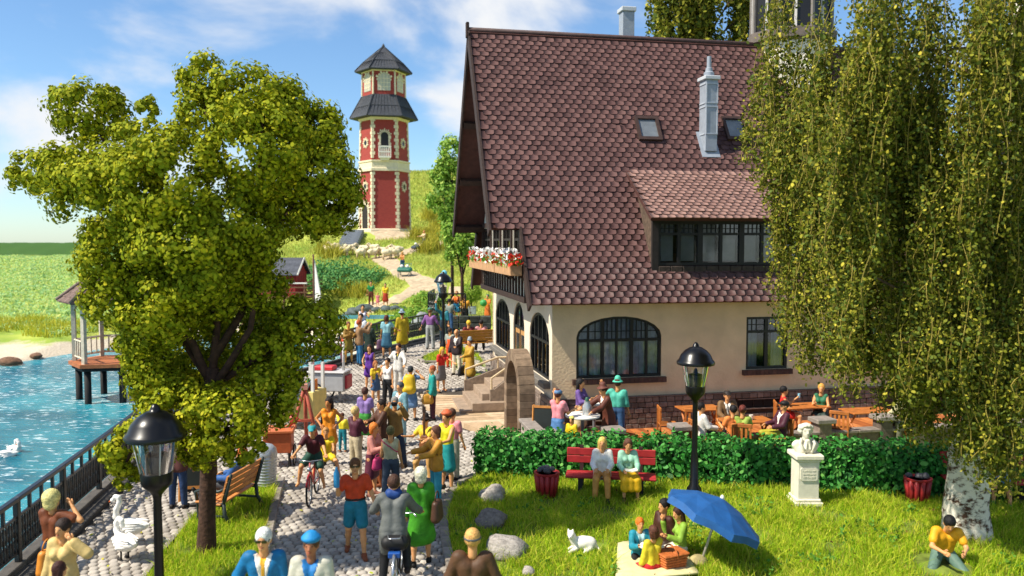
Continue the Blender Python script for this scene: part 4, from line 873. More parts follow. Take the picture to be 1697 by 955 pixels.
# --- birch with hanging strands
def birch(base, top, name, label, Xl, zlo, nst, ymin, ymax, xmin, xmax, leafn, lsz, trunkpts, rad, lab_limb=None, zmax=9.6):
    o = empty(name, base, 0, label, 'tree'); bm_ = mat('#d8d0c0', .85, .12, 4, .5, 16, key='birch_bark')
    if not bm_.get('done'):
        bm_['done'] = 1; t = bm_.node_tree; b = t.nodes['Principled BSDF']; g = t.nodes.new('ShaderNodeTexCoord'); mp = t.nodes.new('ShaderNodeMapping'); mp.inputs['Scale'].default_value = (2.2, 2.2, 3.5)
        n = t.nodes.new('ShaderNodeTexNoise'); n.inputs['Scale'].default_value = 1.9; n.inputs['Detail'].default_value = 7; n.inputs['Roughness'].default_value = .7
        r = t.nodes.new('ShaderNodeValToRGB'); r.color_ramp.elements[0].position = .42; r.color_ramp.elements[1].position = .52; r.color_ramp.elements[0].color = (*lin('#4a3020'), 1); r.color_ramp.elements[1].color = (*lin('#d6cebd'), 1)
        t.links.new(g.outputs['Object'], mp.inputs[0]); t.links.new(mp.outputs[0], n.inputs['Vector']); t.links.new(n.outputs[0], r.inputs[0]); t.links.new(r.outputs[0], b.inputs['Base Color'])
    B = np.array(base); S = []; tw = []
    nb_ = max(12, nst//12); bi = RNG.integers(0, nb_, nst); X = RNG.uniform(xmin, xmax, nb_)[bi]+RNG.normal(0, .13*(ymax-ymin)/3.9*lsz/.08, nst); Y = RNG.uniform(ymin, ymax, nb_)[bi]+RNG.normal(0, .16, nst); cxm = (trunkpts[-1][0]+base.x)/2
    z0 = RNG.uniform(zlo+1.0, zmax, nb_)[bi]+RNG.normal(0, .45, nst); Ls = RNG.uniform(.8, 3.4, nst)
    Pt, Nt = [], []; tv = MB(); 
    for i in range(nst):
        m = int(Ls[i]*leafn); tt = np.linspace(0, 1, m); z = z0[i]-Ls[i]*tt; ph = RNG.uniform(0, 6.3, 4)
        x = X[i]+.16*np.sin(tt*3+ph[0])+.07*np.sin(tt*9+ph[1])+(X[i]-cxm)*.05*tt; y = Y[i]+.14*np.sin(tt*3.3+ph[2])+.06*np.sin(tt*8+ph[3])
        k = (x > np.interp(z, Xl[:, 1], Xl[:, 0])+.25*np.sin(z*2.3+i)*.5) & (z > zlo+.75*(math.sin(X[i]*2.1+1)+.25*math.sin(X[i]*7))); 
        if k.sum() < 4: continue
        p = np.stack([x, y, z], 1)[k]; tw.append(p); q = p.repeat(2, 0); q += RNG.normal(0, .075, q.shape); Pt.append(q)
    P = np.concatenate(Pt); f = obj('crown', leafmesh('crown', P-B, lsz*RNG.uniform(.5, 1.35, len(P)), islmat('birch_leaf', ['#525c18', '#666e1c', '#7c7f22', '#979230', '#4a561e', '#707a2c', '#c2b540', '#3d4716', '#5f7234', '#6a701e'], .7, .2, .12), .85), o); tag(f, kind='stuff')
    # the thin hanging twigs
    V, Fq, nb = [], [], 0
    for p in tw:
        p = p[::3]-B
        if len(p) < 2: continue
        w = .0085; a = np.array([[w, 0, 0], [-w*.5, w*.87, 0], [-w*.5, -w*.87, 0]]); V.append((p[:, None]+a[None]).reshape(-1, 3)); n = len(p); i0 = np.arange(n-1)[:, None]*3+nb
        Fq.append(np.concatenate([np.concatenate([i0+j, i0+(j+1) % 3, i0+3+(j+1) % 3, i0+3+j], 1) for j in range(3)])); nb += n*3
    t_ = obj('twigs', npmesh('twigs', np.concatenate(V), np.concatenate(Fq), mat('#9a8a3a', .7, .25)), o); tag(t_, kind='stuff')
    b = MB(); b.tube([Vector(q)-base for q in trunkpts], rad, 14); b.build('trunk', bm_, o, True)
    lm = MB(); n = len(tw)
    for i in range(26):
        p = tw[int(RNG.integers(0, n))][0]; zt = min(max(p[2]-RNG.uniform(.6, 2.2), base.z+2.6), trunkpts[-1][2]); tx = np.interp(zt, [q[2] for q in trunkpts], [q[0] for q in trunkpts]); ty = np.interp(zt, [q[2] for q in trunkpts], [q[1] for q in trunkpts])
        a = Vector((tx, ty, zt)); e = Vector(p); md = a.lerp(e, .55)+Vector((0, 0, .35)); lm.tube([a-base, a.lerp(md, .5)+Vector((0, 0, .05))-base, md-base, e-base], [.06, .045, .03, .012], 6)
    lm.build('limb', mat('#5a4632', .9, .3, 8), o, True); tag(o.children[-1], kind='stuff'); return o
BB = gp(1600, 890, 0); bx = lambda px: (px-848.5)/F*BB.y; bz = lambda py: CH-(py-400)/F*BB.y
XL = np.array([(bx(1460), bz(745)), (bx(1412), bz(700)), (bx(1378), bz(640)), (bx(1350), bz(560)), (bx(1325), bz(450)), (bx(1310), bz(360)), (bx(1290), bz(300)), (bx(1272), bz(250)), (bx(1272), bz(150)), (bx(1272), bz(60)), (bx(1268), bz(-60)), (bx(1280), bz(-200))])
birch(BB, 0, 'birch_tree', 'weeping birch with pale spotted trunk on the park lawn', XL, bz(690), 2000, BB.y-1.9, BB.y+2.0, bx(1240), bx(1800), 36, .064,
      [(BB.x, BB.y, -.1), (BB.x+.02, BB.y, .12), (BB.x-.02, BB.y, .6), (BB.x+.03, BB.y, 1.1), (BB.x-.06, BB.y, 1.5), (BB.x+.12, BB.y, 2.1), (BB.x+.32, BB.y, 3.2), (BB.x+.42, BB.y, 4.6), (BB.x+.5, BB.y, 6.4), (BB.x+.62, BB.y, 9.4)], [.48, .41, .37, .35, .28, .23, .2, .17, .14, .06])
# the birch behind the roof
b2 = Vector((8.6, 37, .5)); k2 = 37/F; x2 = lambda px: (px-848.5)*k2; z2 = lambda py: CH-(py-400)*k2
XL2 = np.array([(x2(1090), 3.), (x2(1080), z2(40)), (x2(1072), z2(0)), (x2(1090), z2(-60)), (x2(1150), z2(-160))])
birch(b2, 0, 'birch_tree', 'tall birch rising behind the roof ridge of the inn', XL2, 9., 1000, 35.5, 38.5, x2(1068), x2(1300), 13, .19, [(b2.x, 37, .3), (b2.x, 37, 6), (b2.x+.2, 37, 12), (b2.x, 37, 19)], [.4, .33, .25, .08], zmax=20.)
def lobed(base, lobes, Y0, label, m, name='tree', dens=500, ls=.13, trunk=.12, cr_=.3, grp=None):
    o = empty(name, base, 0, label, 'tree', grp); P, NN = crown_pts(lobes, dens, Y0, cr=cr_); f = obj('crown', leafmesh('crown', P-np.array(base), ls*RNG.uniform(.6, 1.25, len(P)), m, .85, nrm=NN), o); tag(f, kind='stuff')
    b = MB(); c0 = at(lobes[0][0], lobes[0][1], Y0+lobes[0][4]); b.tube([(0, 0, -.2), (c0-base)*.5, c0-base], [trunk, trunk*.8, trunk*.4], 8)
    for l in lobes[1:]: c1 = at(l[0], l[1], Y0+l[4]); b.tube([(c0-base)*.55, c1-base], [trunk*.5, trunk*.15], 6)
    b.build('trunk', bark, o, True); return o
lt = islmat('light_leaf', ['#5f8a24', '#83a83a', '#9fbf4a', '#4f7a22', '#b5c655', '#709a30'], .6, .3, .3)
lobed(Vector((at(748, 0, 52).x, 52, float(T(at(748, 0, 52).x, 52)))), [(748, 300, 26, 30, 0), (735, 330, 24, 34, 0), (750, 252, 20, 28, 0), (728, 290, 14, 22, 0), (755, 345, 20, 28, 0), (740, 372, 12, 10, 0)], 52, 'light green tree standing between the tower hill and the inn gable', lt, dens=330, ls=.22, cr_=.42)
lobed(Vector((at(765, 0, 46).x, 46, float(T(at(765, 0, 46).x, 46)))), [(765, 395, 30, 26, 0), (750, 385, 18, 18, 0), (780, 410, 22, 22, 0), (760, 422, 22, 16, 0)], 46, 'light green rounded tree beside the lower end of the gable roof', lt, dens=380, ls=.18, cr_=.36)
# clipped ball tree in a pot
pb = gr(781, 521); bt = empty('potted_tree', pb, 0, 'small ball-clipped green tree in a grey square pot by the inn', 'potted tree'); cb = at(781, 486, pb.y)
n = 2600; d = RNG.normal(0, 1, (n, 3)); d /= np.linalg.norm(d, axis=1)[:, None]; Pp = np.array(cb-pb)+d*(.62*RNG.uniform(.75, 1.06, n)*(1+.08*np.sin(d[:, 0]*9)*np.sin(d[:, 2]*8)))[:, None]
tag(obj('crown', leafmesh('crown', Pp, .10, islmat('ball_leaf', ['#5f8a1c', '#8aac2e', '#a9c040', '#48701a', '#c0cb4c'], .6, .3, .3), nrm=d), bt), kind='stuff')
MB().tube([(0, 0, .2), tuple(cb-pb)], .05, 8).build('trunk', bark, bt, True); MB().bev((-.3, -.3, 0), (.3, .3, .48), .03).build('pot', mat('#9aa3a6', .6, .1), bt)
# --- hedge
HA, HB = Vector((-.72, 18.3, 0)), Vector((12.2, 16.75, 0)); hd = (HB-HA).normalized(); hn = Vector((hd.y, -hd.x, 0))
hedge = empty('hedge', HA, math.atan2(hd.y, hd.x), 'long dark green clipped hedge behind the red park benches', 'hedge'); HL = (HB-HA).length
MB().bbox((.1, -.22, 0), (HL-.1, .22, .80)).build('branches', mat('#1f2a12', .95, .4, 9), hedge)
n = 17000; side = RNG.choice(5, n, p=[.52, .24, .14, .05, .05]); X = RNG.uniform(0, HL, n); Yh = RNG.uniform(-.36, .36, n); Zh = RNG.uniform(.02, 1.0, n); nr3 = np.zeros((n, 3))
Yh = np.where(side == 0, -.36, np.where(side == 2, .36, Yh)); Zh = np.where(side == 1, .92, Zh*.92); X = np.where(side == 3, 0, np.where(side == 4, HL, X))
nr3[:, 1] = np.where(side == 0, -1, np.where(side == 2, 1, 0)); nr3[:, 2] = np.where(side == 1, 1, .25); nr3[:, 0] = np.where(side == 3, -1, 0)
Zh = Zh+np.where(side == 1, .05*np.sin(X*5)+.03*np.sin(X*13), 0); P = np.stack([X, Yh, Zh], 1)+RNG.normal(0, .055, (n, 3)); P[:, 1] += np.where(side == 0, .05*np.sin(X*3+Zh*5), 0)
hm = islmat('hedge_leaf', ['#1f5a1e', '#2f7a28', '#3f8f35', '#18491a', '#58a648', '#246b26', '#7fbf5c'], .6, .2, .25)
tag(obj('foliage', leafmesh('foliage', P, .105, hm, .8, nrm=nr3), hedge), kind='stuff')
hl = [npmesh('leaf', leafmesh('leaf', np.zeros((1, 3)), np.array([.15]), None, .8, nrm=np.array([[0, -2., .5]])).vertices and np.array([v.co for v in bpy.data.meshes[-1].vertices]) if False else np.array([(-1, 0, 0), (-.45, -.06, .6), (.5, -.06, .55), (1.05, 0, 0), (.5, .04, -.55), (-.45, .04, -.6)])*.075, np.array([[0, 1, 2, 3, 4, 5]]), islmat('hedge_leaf_%d' % i, [c_, c_], .5, .2, .4)) for i, c_ in enumerate(('#2f7a28', '#4a9a3c', '#6fb552', '#1f5a1e'))]
for i in range(240):
    o = obj('leaf', hl[random.randrange(4)], hedge, (random.uniform(.1, 10.5), -.40+random.uniform(-.04, .03), random.uniform(.08, .92))); o.rotation_euler = (random.uniform(-.7, .5), random.uniform(0, 6.28), random.uniform(-.6, .6)); o.scale = (random.uniform(.7, 1.2),)*3
# --- boulders on the lawn, fallen leaves
for i, (x, y, rx, rz_, c_, lab) in enumerate(((818, 830, .30, .24, '#a89f93', 'rounded pale grey boulder nearest the hedge end'), (815, 872, .37, .25, '#7d746b', 'dark brown-grey boulder in the middle of the row of three'), (842, 922, .40, .26, '#9d968e', 'wide light grey boulder beside the man in brown jacket'), (876, 957, .11, .1, '#b3aaa0', 'tiny pale stone in the lawn below the boulders'))):
    p = gp(x, y, 0); rock((p.x, p.y, .08), (rx, rx*.8, rz_), lab, mat(c_, .92, .25, 5, .9, 14), 5+i)
x = RNG.uniform(-8.4, -.9, 900); y = RNG.uniform(10, 22, 900); k = (x > np.interp(y, rl[:, 1], rl[:, 0])+.5) & (RNG.random(900) < .28); x, y = x[k], y[k]
tag(obj('fallen_leaves', leafmesh('fallen_leaves', np.stack([x, y, np.full(len(x), .03)], 1), .07, islmat('fallen', ['#8fa82a', '#b5bd3a', '#c9b93f', '#6f8f24'], .7, .2), nrm=np.tile([[0, 0, 2.5]], (len(x), 1)))), 'scattered small yellow-green leaves fallen on the paving', 'leaves', kind='stuff')

x, y = fill(LAWN_R, 2.2, .2)
tag(obj('fallen_leaves', leafmesh('fallen_leaves', np.stack([x, y, np.full(len(x), .13)], 1), .06, islmat('dry_leaf', ['#5a3f22', '#7a5a30', '#8a6f3a', '#4a3520'], .8, .2))), 'dry brown leaf bits lying in the lawn grass', 'leaves', kind='stuff')
x, y = fill(LAWN_R, 5., .2)
k = (np.sin(x*1.7)*np.sin(y*2.1) > .35); tag(obj('weeds', leafmesh('weeds', (np.stack([x[k], y[k], np.full(k.sum(), .12)], 1)[:, None]+RNG.normal(0, .07, (k.sum(), 14, 3))).reshape(-1, 3), .075, islmat('weed_leaf', ['#4f7f2a', '#6a9a34', '#3f6f24'], .7, .3))), 'small broad-leaved weeds among the lawn grass', 'weeds', kind='stuff')
# ================================================================== people
def mul(c, k): return tuple(min(1, x*k) for x in lin(c))
def dv(f, o, s): f, o = R(f), R(o); return np.array([s*math.sin(o), -math.cos(o)*math.sin(f), -math.cos(o)*math.cos(f)])
SKIN = '#d69a66'
def rotm(yaw, pitch):
    M = Matrix.Rotation(R(yaw), 3, 'Z') @ Matrix.Rotation(R(pitch), 3, 'X'); return np.array(M)
def person(pos, face, label, H=1.72, top=('tee', '#888888'), bot=('pants', '#333a44'), hair=('short', '#3a241a'), shoe='#2a211c', skin=SKIN, hat=None, legs=None, arms=None, lean=0, seat=None, head=(0, 0), fem=False, extra=(), grp=None, fat=1., kneel=None, res=1.):
    """pos: ground point; face: 0 looks at the camera, 90 to image right. legs/arms given as angle tuples (viewer's left first when face=0)"""
    pos = Vector(pos); sc = H/1.72; h = float(np.clip(1.75*pos.y/F/sc*res, .0165, .05)); near = pos.y < 20
    legs = legs or ((0, 4, 0), (0, 4, 0)); arms = arms or ((5, 9, 12, 0), (5, 9, 12, 0)); Zt = lambda *a: np.array(a, float)
    TL, SL = .43, .40
    kn, an = [], []
    hw = .088 if fem else .082
    for s, (f, o, k) in zip((-1, 1), legs): t = dv(f, o, s)*TL; u = dv(f-k, o*.5, s)*SL; kn.append(t); an.append(t+u)
    if seat is not None: hz = seat/sc+.095
    elif kneel is not None: hz = kneel
    else: hz = -min(a[2] for a in an)+.075
    H0 = Zt(0, 0, hz); l = R(lean); t = Zt(0, -math.sin(l), math.cos(l)); x = Zt(1, 0, 0); fw = Zt(0, -math.cos(l), -math.sin(l))
    hip = [H0+x*s*hw for s in (-1, 1)]; kn = [hip[i]+kn[i] for i in (0, 1)]; an = [hip[i]+an[i] for i in (0, 1)]
    waist, chest, shc, nb = H0+.17*t, H0+.36*t, H0+.475*t, H0+.53*t; swd = .155 if fem else .178
    sh = [shc+x*s*swd for s in (-1, 1)]; el, wr, fd = [], [], []
    for i, s in enumerate((-1, 1)):
        f, o, e, n_ = arms[i]; a = dv(f-lean*.3, o, s); b = dv(f-lean*.3+e, o-n_, s); el.append(sh[i]+a*.285); wr.append(sh[i]+a*.285+b*.245); fd.append(b)
    hp_ = R(lean*.45+head[1]); hc = nb+.152*Zt(0, -math.sin(hp_), math.cos(hp_))+fw*.012; HR = rotm(head[0], lean*.3+head[1])
    hl = lambda a, b, c: hc+HR @ Zt(a, b, c)
    cr = .082 if fem else .092
    tor = []
    for s in (-1, 1):
        tor += [('c', H0+x*s*(.07 if fem else .06), waist+x*s*.052, (.098 if fem else .092)*fat, (.075 if fem else .086)*fat), ('c', waist+x*s*.052, chest+x*s*.08, (.075 if fem else .086)*fat, cr*fat), ('c', chest+x*s*.08, shc+x*s*swd*.8, cr*.9, .055)]
        if fem: tor.append(('c', chest+x*s*.07+fw*.07-t*.02, chest+x*s*.07+fw*.05, .05, .05))
    if fat > 1.05: tor.append(('e', H0+.16*t+fw*.06*fat, (.13*fat, .1*fat, .16), None))
    armp = [[('c', sh[i], el[i], .050 if not fem else .042, .038), ('c', el[i], wr[i], .038, .027)] for i in (0, 1)]
    legp = [[('c', hip[i], kn[i], .088, .058), ('c', kn[i], kn[i]*.62+an[i]*.38+Zt(0, .012, 0), .054, .052), ('c', kn[i]*.62+an[i]*.38+Zt(0, .012, 0), an[i], .052, .034)] for i in (0, 1)]
    hd_ = [('e', hl(0, .012, .02), (.084, .102, .110), HR), ('c', hl(0, -.03, -.045), hl(0, -.045, -.075), .060, .048), ('c', hl(0, -.088, .015), hl(0, -.106, -.022), .012, .017), ('e', hl(-.082, .015, -.005), (.014, .026, .034), HR), ('e', hl(.082, .015, -.005), (.014, .026, .034), HR), ('c', nb-t*.03, hc-Zt(0, -.012, .05), .056, .052)]
    toes = []
    for i in (0, 1):
        sd = kn[i]-an[i]; sd = sd/np.linalg.norm(sd); ff = Zt(0, -1, 0)-sd*(-sd[1]); ff = ff/(np.linalg.norm(ff)+1e-6)
        if abs(sd[2]) > .85: ff = Zt(.12*(-1, 1)[i], -1, 0)
        toes.append((an[i]+ff*-.035-sd*.035, an[i]+ff*.135-sd*.05))
    palms = [('c', wr[i]+fd[i]*.015, wr[i]+fd[i]*.075, .026, .032) for i in (0, 1)]
    footp = [('c', a, b, .036, .033) for a, b in toes]
    v, f = sdf(tor+armp[0]+armp[1]+legp[0]+legp[1]+hd_+palms+footp, h, 0, .022)
    # fingers, thumb to the side of the palm
    hb = MB()
    for i, s in enumerate((-1, 1)):
        d = fd[i]/np.linalg.norm(fd[i]); w_ = np.cross(d, Zt(0, -1, .15)); w_ = w_/(np.linalg.norm(w_)+1e-6); n_ = np.cross(w_, d)
        p0 = wr[i]+d*.085; cu = -n_*.6 if i else -n_*.6
        for j, ln in enumerate((.065, .078, .072, .055)):
            b0 = p0+w_*(j-1.5)*.019; b1 = b0+d*ln*.55+cu*.012; hb.tube([b0-d*.03, b1, b1+d*ln*.35+cu*.03], [.0115, .0105, .007], 5)
        q0 = wr[i]+d*.03+w_*.028*s; hb.tube([q0, q0+w_*.03*s+d*.03, q0+w_*.036*s+d*.065], [.013, .012, .008], 5)
    nv = len(v); v2 = np.concatenate([v, np.array(hb.v)]); me = bpy.data.meshes.new('person'); ms = mat(skin, .5, .1, 9, spec=.35)
    me.from_pydata([tuple(q) for q in v2*sc], [], [tuple(q) for q in f.tolist()]+[tuple(k+nv for k in q) for q in hb.f]); me.materials.append(ms); me.polygons.foreach_set('use_smooth', [True]*len(me.polygons)); me.update()
    o = obj('person', me, None, pos, R(face)); tag(o, label, 'person', grp)
    M = lambda c, **k: mat(c, k.pop('rough', .6), .13, 11, .45, 13., spec=.3, **k)
    L_ = lambda name, pr, c, infl=.014, k=.025, cuts=(), holes=(), hh=None: sdfobj(name, pr, mat(c, .6, .3, 38, .7, 55., spec=.3) if name == 'hair' else M(c), o, hh or h, infl, k, cuts, holes, sc)
    seated = seat is not None or kneel is not None
    def leg_cover(frac, r0, r1, r2):
        pr = []
        for i in (0, 1):
            if frac <= 1: pr.append(('c', hip[i], hip[i]+(kn[i]-hip[i])*frac, r0, r0+(r1-r0)*frac))
            else: q = kn[i]+(an[i]-kn[i])*(frac-1); pr += [('c', hip[i], kn[i], r0, r1), ('c', kn[i], q, r1, r2)]
        return pr
    hipband = [('c', H0+x*s*.06+t*.03, H0+x*s*.06+t*.11, (.1 if fem else .095)*fat, (.085 if fem else .09)*fat) for s in (-1, 1)]
    def skirt(zk, flare=.0):
        if seated:
            km = (kn[0]+kn[1])/2; q = hipband+[('c', hip[i], hip[i]+(kn[i]-hip[i])*min(zk, 1), .1, .085) for i in (0, 1)]+[('c', H0, H0+(km-H0)*min(zk, 1), .09, .075)]
            if zk > 1: q += [('c', kn[i], kn[i]+(an[i]-kn[i])*(zk-1), .08, .085) for i in (0, 1)]+[('c', km, km+((an[0]+an[1])/2-km)*(zk-1), .075, .08)]
            return q
        kc = [hip[i]+(kn[i]-hip[i])*min(zk, 1)+(an[i]-kn[i])*max(zk-1, 0) for i in (0, 1)]
        return hipband+[('c', H0+x*(i*2-1)*.05, kc[i]*.85+(kc[0]+kc[1])*.075, .105, .105+flare) for i in (0, 1)]+[('c', H0, (kc[0]+kc[1])/2, .1, .11+flare)]
    if bot:
        bt_, bc = bot
        if bt_ == 'pants': L_('trousers', hipband+leg_cover(1.93, .094, .066, .052), bc, .010)
        elif bt_ == 'flare': L_('trousers', hipband+leg_cover(1.95, .094, .064, .074), bc, .010)
        elif bt_ == 'shorts': L_('shorts', hipband+leg_cover(.72, .098, .086, .07), bc, .014)
        elif bt_ == 'skirt': L_('skirt', skirt(.9, .01), bc, .012, cuts=())
        elif bt_ == 'mini': L_('skirt', skirt(.55, .0), bc, .012)
        elif bt_ == 'long': L_('skirt', skirt(1.45, .05), bc, .012)
    tt, tcol = top; up = [p for p in tor]
    slv = {'tee': .62, 'tank': 0, 'dress': .35, 'sdress': 0, 'long': 2, 'jacket': 2, 'coat': 2, 'vest': 0, 'blouse': 1.3}.get(tt, 0)
    pr = list(up)
    if slv:
        for i in (0, 1):
            a0, a1 = armp[i]
            if slv < 1: pr.append(('c', sh[i], sh[i]+(el[i]-sh[i])*slv, .055, .052))
            else: pr += [('c', sh[i], el[i], .052, .046), ('c', el[i], el[i]+(wr[i]-el[i])*min(slv-1, .93), .046, .04)]
    infl = .014
    if tt in ('jacket',): infl = .024; pr += [('c', H0+x*s*.075-t*.05+fw*.0, H0+x*s*.07+t*.12, .11*fat, .095*fat) for s in (-1, 1)]
    if tt == 'coat': infl = .026; pr += skirt(.95, .035)
    if tt == 'dress' or tt == 'sdress': pr += skirt(.62, .015)
    if tt == 'long' or tt == 'tee': infl = .017
    tuck = [(tuple(-t), float(-t @ (H0+.085*t)))] if (bot and tt in ('tee', 'tank', 'blouse', 'long', 'vest') and not seated) else ([(tuple(-t), float(-t @ (H0+.02*t)))] if bot and tt in ('tee', 'tank', 'blouse', 'long') else [])
    L_({'tee': 't_shirt', 'tank': 'tank_top', 'long': 'sweater', 'dress': 'dress', 'sdress': 'dress', 'jacket': 'jacket', 'coat': 'coat', 'vest': 'vest', 'blouse': 'blouse'}[tt], pr, tcol, infl, cuts=tuck, holes=[(nb+fw*.05+t*.02, (.055, .06, .05))] if near else ())
    # shoes
    if shoe:
        for i in (0, 1): L_('shoe', [('c', toes[i][0], toes[i][1], .042, .037), ('c', an[i], toes[i][0], .042, .04)], shoe, .004)
    # hair
    hs, hcol = hair
    if hs != 'bald':
        hm = [('e', hl(0, .022, .036), (.097, .111, .114), HR)]; cut = [(tuple(hl(0, -.118, -.045)), (.085, .075, .105)), (tuple(hl(0, -.02, -.135)), (.2, .2, .075))]
        if hs == 'bob': hm += [('c', hl(-.062, .045, .0), hl(-.06, .05, -.085), .05, .045), ('c', hl(.062, .045, 0), hl(.06, .05, -.085), .05, .045), ('c', hl(0, .07, 0), hl(0, .07, -.09), .055, .05)]; cut = cut[:1]
        if hs == 'long': hm += [('c', hl(-.06, .05, .0), hl(-.07, .065, -.17), .052, .04), ('c', hl(.06, .05, 0), hl(.07, .065, -.17), .052, .04), ('c', hl(0, .075, 0), hl(0, .09, -.22), .06, .045)]; cut = cut[:1]
        if hs == 'big': hm = [('e', hl(0, .035, .035), (.118, .125, .125), HR), ('e', hl(0, .06, -.06), (.1, .08, .09), HR)]; cut = [(tuple(hl(0, -.14, -.05)), (.085, .085, .115))]
        if hs == 'bun': hm += [('e', hl(0, .12, .05), (.05, .05, .05), HR)]
        if hs == 'rim': hm = [('e', hl(0, .03, .0), (.1, .112, .075), HR)]; cut = [(tuple(hl(0, -.09, .0)), (.1, .075, .12)), (tuple(hl(0, 0, .12)), (.085, .12, .1)), (tuple(hl(0, -.02, -.13)), (.2, .2, .075))]
        L_('hair', hm, hcol, .0, .02, holes=cut)
    if near:   # face
        em = mat('#2a1a12', .3, 0)
        for s in (-1, 1):
            b = MB(); 
            for a_, b_ in ((.012, .0),): b.lathe([(.001, -.009), (.009, -.006), (.011, 0), (.009, .006), (.001, .009)], 7)
            e = b.build('eye', em, o, True); e.location = Vector(hl(s*.034, -.083, .018))*sc; e.scale = (sc*1.15, sc*.5, sc*.75)
        mo = MB().tube([tuple(hl(-.026, -.083, -.055)*sc), tuple(hl(0, -.096, -.058)*sc), tuple(hl(.026, -.083, -.055)*sc)], [.003*sc, .007*sc, .003*sc], 5).build('mouth', mat('#9a4a3a', .5, 0), o, True)
    if hat:
        k, c = hat; tp = .105
        if k == 'cap': L_('cap', [('e', hl(0, .015, .055), (.098, .115, .085), HR), ('e', hl(0, -.11, .055), (.075, .075, .016), HR)], c, .004, .015, cuts=[(tuple(-(HR @ Zt(0, 0, 1))), float(-(HR @ Zt(0, 0, 1)) @ hl(0, 0, .035)))])
        elif k == 'beret': L_('beret', [('e', hl(0, .01, .095), (.112, .118, .05), HR), ('c', hl(0, .01, .06), hl(0, .01, .09), .088, .09)], c, .006, .02, cuts=[(tuple(-(HR @ Zt(0, 0, 1))), float(-(HR @ Zt(0, 0, 1)) @ hl(0, 0, .05)))])
        elif k == 'brim': L_('hat', [('e', hl(0, .01, .058), (.155, .165, .018), HR), ('c', hl(0, .01, .07), hl(0, .01, .135), .088, .076)], c, .004, .02, cuts=[(tuple(-(HR @ Zt(0, 0, 1))), float(-(HR @ Zt(0, 0, 1)) @ hl(0, 0, .042)))])
        elif k == 'band': L_('headband', [('e', hl(0, .018, .03), (.098, .112, .114), HR)], c, .008, .02, cuts=[(tuple(HR @ Zt(0, 0, 1)), float((HR @ Zt(0, 0, 1)) @ hl(0, 0, .055))), (tuple(-(HR @ Zt(0, 0, 1))), float(-(HR @ Zt(0, 0, 1)) @ hl(0, 0, .02)))])
    # details: ('shirt',col) open-collar front, ('tie',col), ('belt',col), ('glasses',col), ('bib',col), ('sash',col), ('apron',col)
    for e in extra:
        k, c = e[:2]
        if k in ('shirt', 'tie'):
            zc = hz+(.14 if k == 'shirt' else .16); sl = .26 if k == 'shirt' else .08; q = [p for p in tor]
            n1 = Zt(1, 0, -sl); n2 = Zt(-1, 0, -sl); L_('shirt_front' if k == 'shirt' else 'necktie', q, c, .031 if k == 'shirt' else .037, cuts=[(tuple(n1), float(n1 @ Zt(.012, 0, zc))), (tuple(n2), float(n2 @ Zt(-.012, 0, zc))), ((0, 1, 0), float(H0[1])-.0+float((shc-H0)[1])*.5), ((0, 0, 1), float(nb[2])-.005)])
        elif k == 'belt': L_('belt', hipband+tor, c, .022, cuts=[(tuple(t), float(t @ (H0+.15*t))), (tuple(-t), float(-t @ (H0+.105*t)))])
        elif k == 'glasses':
            b = MB()
            for s in (-1, 1): b.box(hl(s*.036, -.098, .018), (.056, .012, .032), M=Matrix(HR.tolist())); b.box(hl(s*.082, -.04, .022), (.008, .11, .012), M=Matrix(HR.tolist()))
            b.box(hl(0, -.1, .022), (.03, .008, .008), M=Matrix(HR.tolist())); g = b.build('sunglasses', mat('#121214', .15, 0, spec=.7), o); g.scale = (sc,)*3
        elif k == 'bib': L_('dungarees', tor+hipband, c, .024, cuts=[((0, 0, 1), float(chest[2])), ((1, 0, 0), .085), ((-1, 0, 0), .085)])
        elif k == 'strap':
            n1 = Zt(.75, 0, 1); d0 = float(n1 @ (chest)); s_ = e[2] if len(e) > 2 else 1; n1 = Zt(.75*s_, 0, 1); L_('shoulder_strap', tor, c, .03, cuts=[(tuple(n1), d0+.018), (tuple(-n1), -d0+.018)])
        elif k == 'scarf': L_('scarf', [('c', nb-x*.05, nb+x*.05, .075, .075), ('c', nb+x*.05+fw*.03, chest+fw*.1, .04, .03)], c, .01)
        elif k == 'cape': L_('coat_tail', skirt(.8, .12), c, .03, cuts=[((0, -1, 0), .03)])
    return dict(o=o, wr=[o.matrix_basis @ Vector(w*sc) for w in wr], hand=[o.matrix_basis @ Vector((wr[i]+fd[i]*.1)*sc) for i in (0, 1)], hip=[o.matrix_basis @ Vector(w*sc) for w in hip], chest=o.matrix_basis @ Vector(chest*sc), head=o.matrix_basis @ Vector(hc*sc), back=o.matrix_basis @ Vector((chest-fw*.16)*sc), face=R(face), lap=o.matrix_basis @ Vector((H0+fw*.3+t*.1)*sc), feet=[o.matrix_basis @ Vector(a*sc) for a in an], d=[Vector(q) for q in fd])
def ppos(px, py): return gr(px, py)
def yp(px, Y, z=0.): p = at(px, 500, Y); return Vector((p.x, Y, z))
def bag(loc, rz, size, c, label, name='handbag', strap=None, cat='bag'):
    """soft bag with a flap and handle"""
    w, d, h_ = size; o = empty(name, loc, rz, label, cat)
    pr = [('c', (s*w*.3, 0, -h_*.22), (s*w*.34, 0, -h_*.78), d*.38, d*.52) for s in (-1, -.5, 0, .5, 1)]
    sdfobj('bag', pr, mat(c, .5, .12, 9), o, h=max(.02, loc[1]/F*1.6), k=.06)
    n = 9; MB().tube([(w*.3*math.cos(a), 0, -h_*.05+h_*.55*math.sin(a)*.6) for a in np.linspace(0, math.pi, n)], .012, 5).build('handle', mat(c, .5, .1), o, True)
    return o
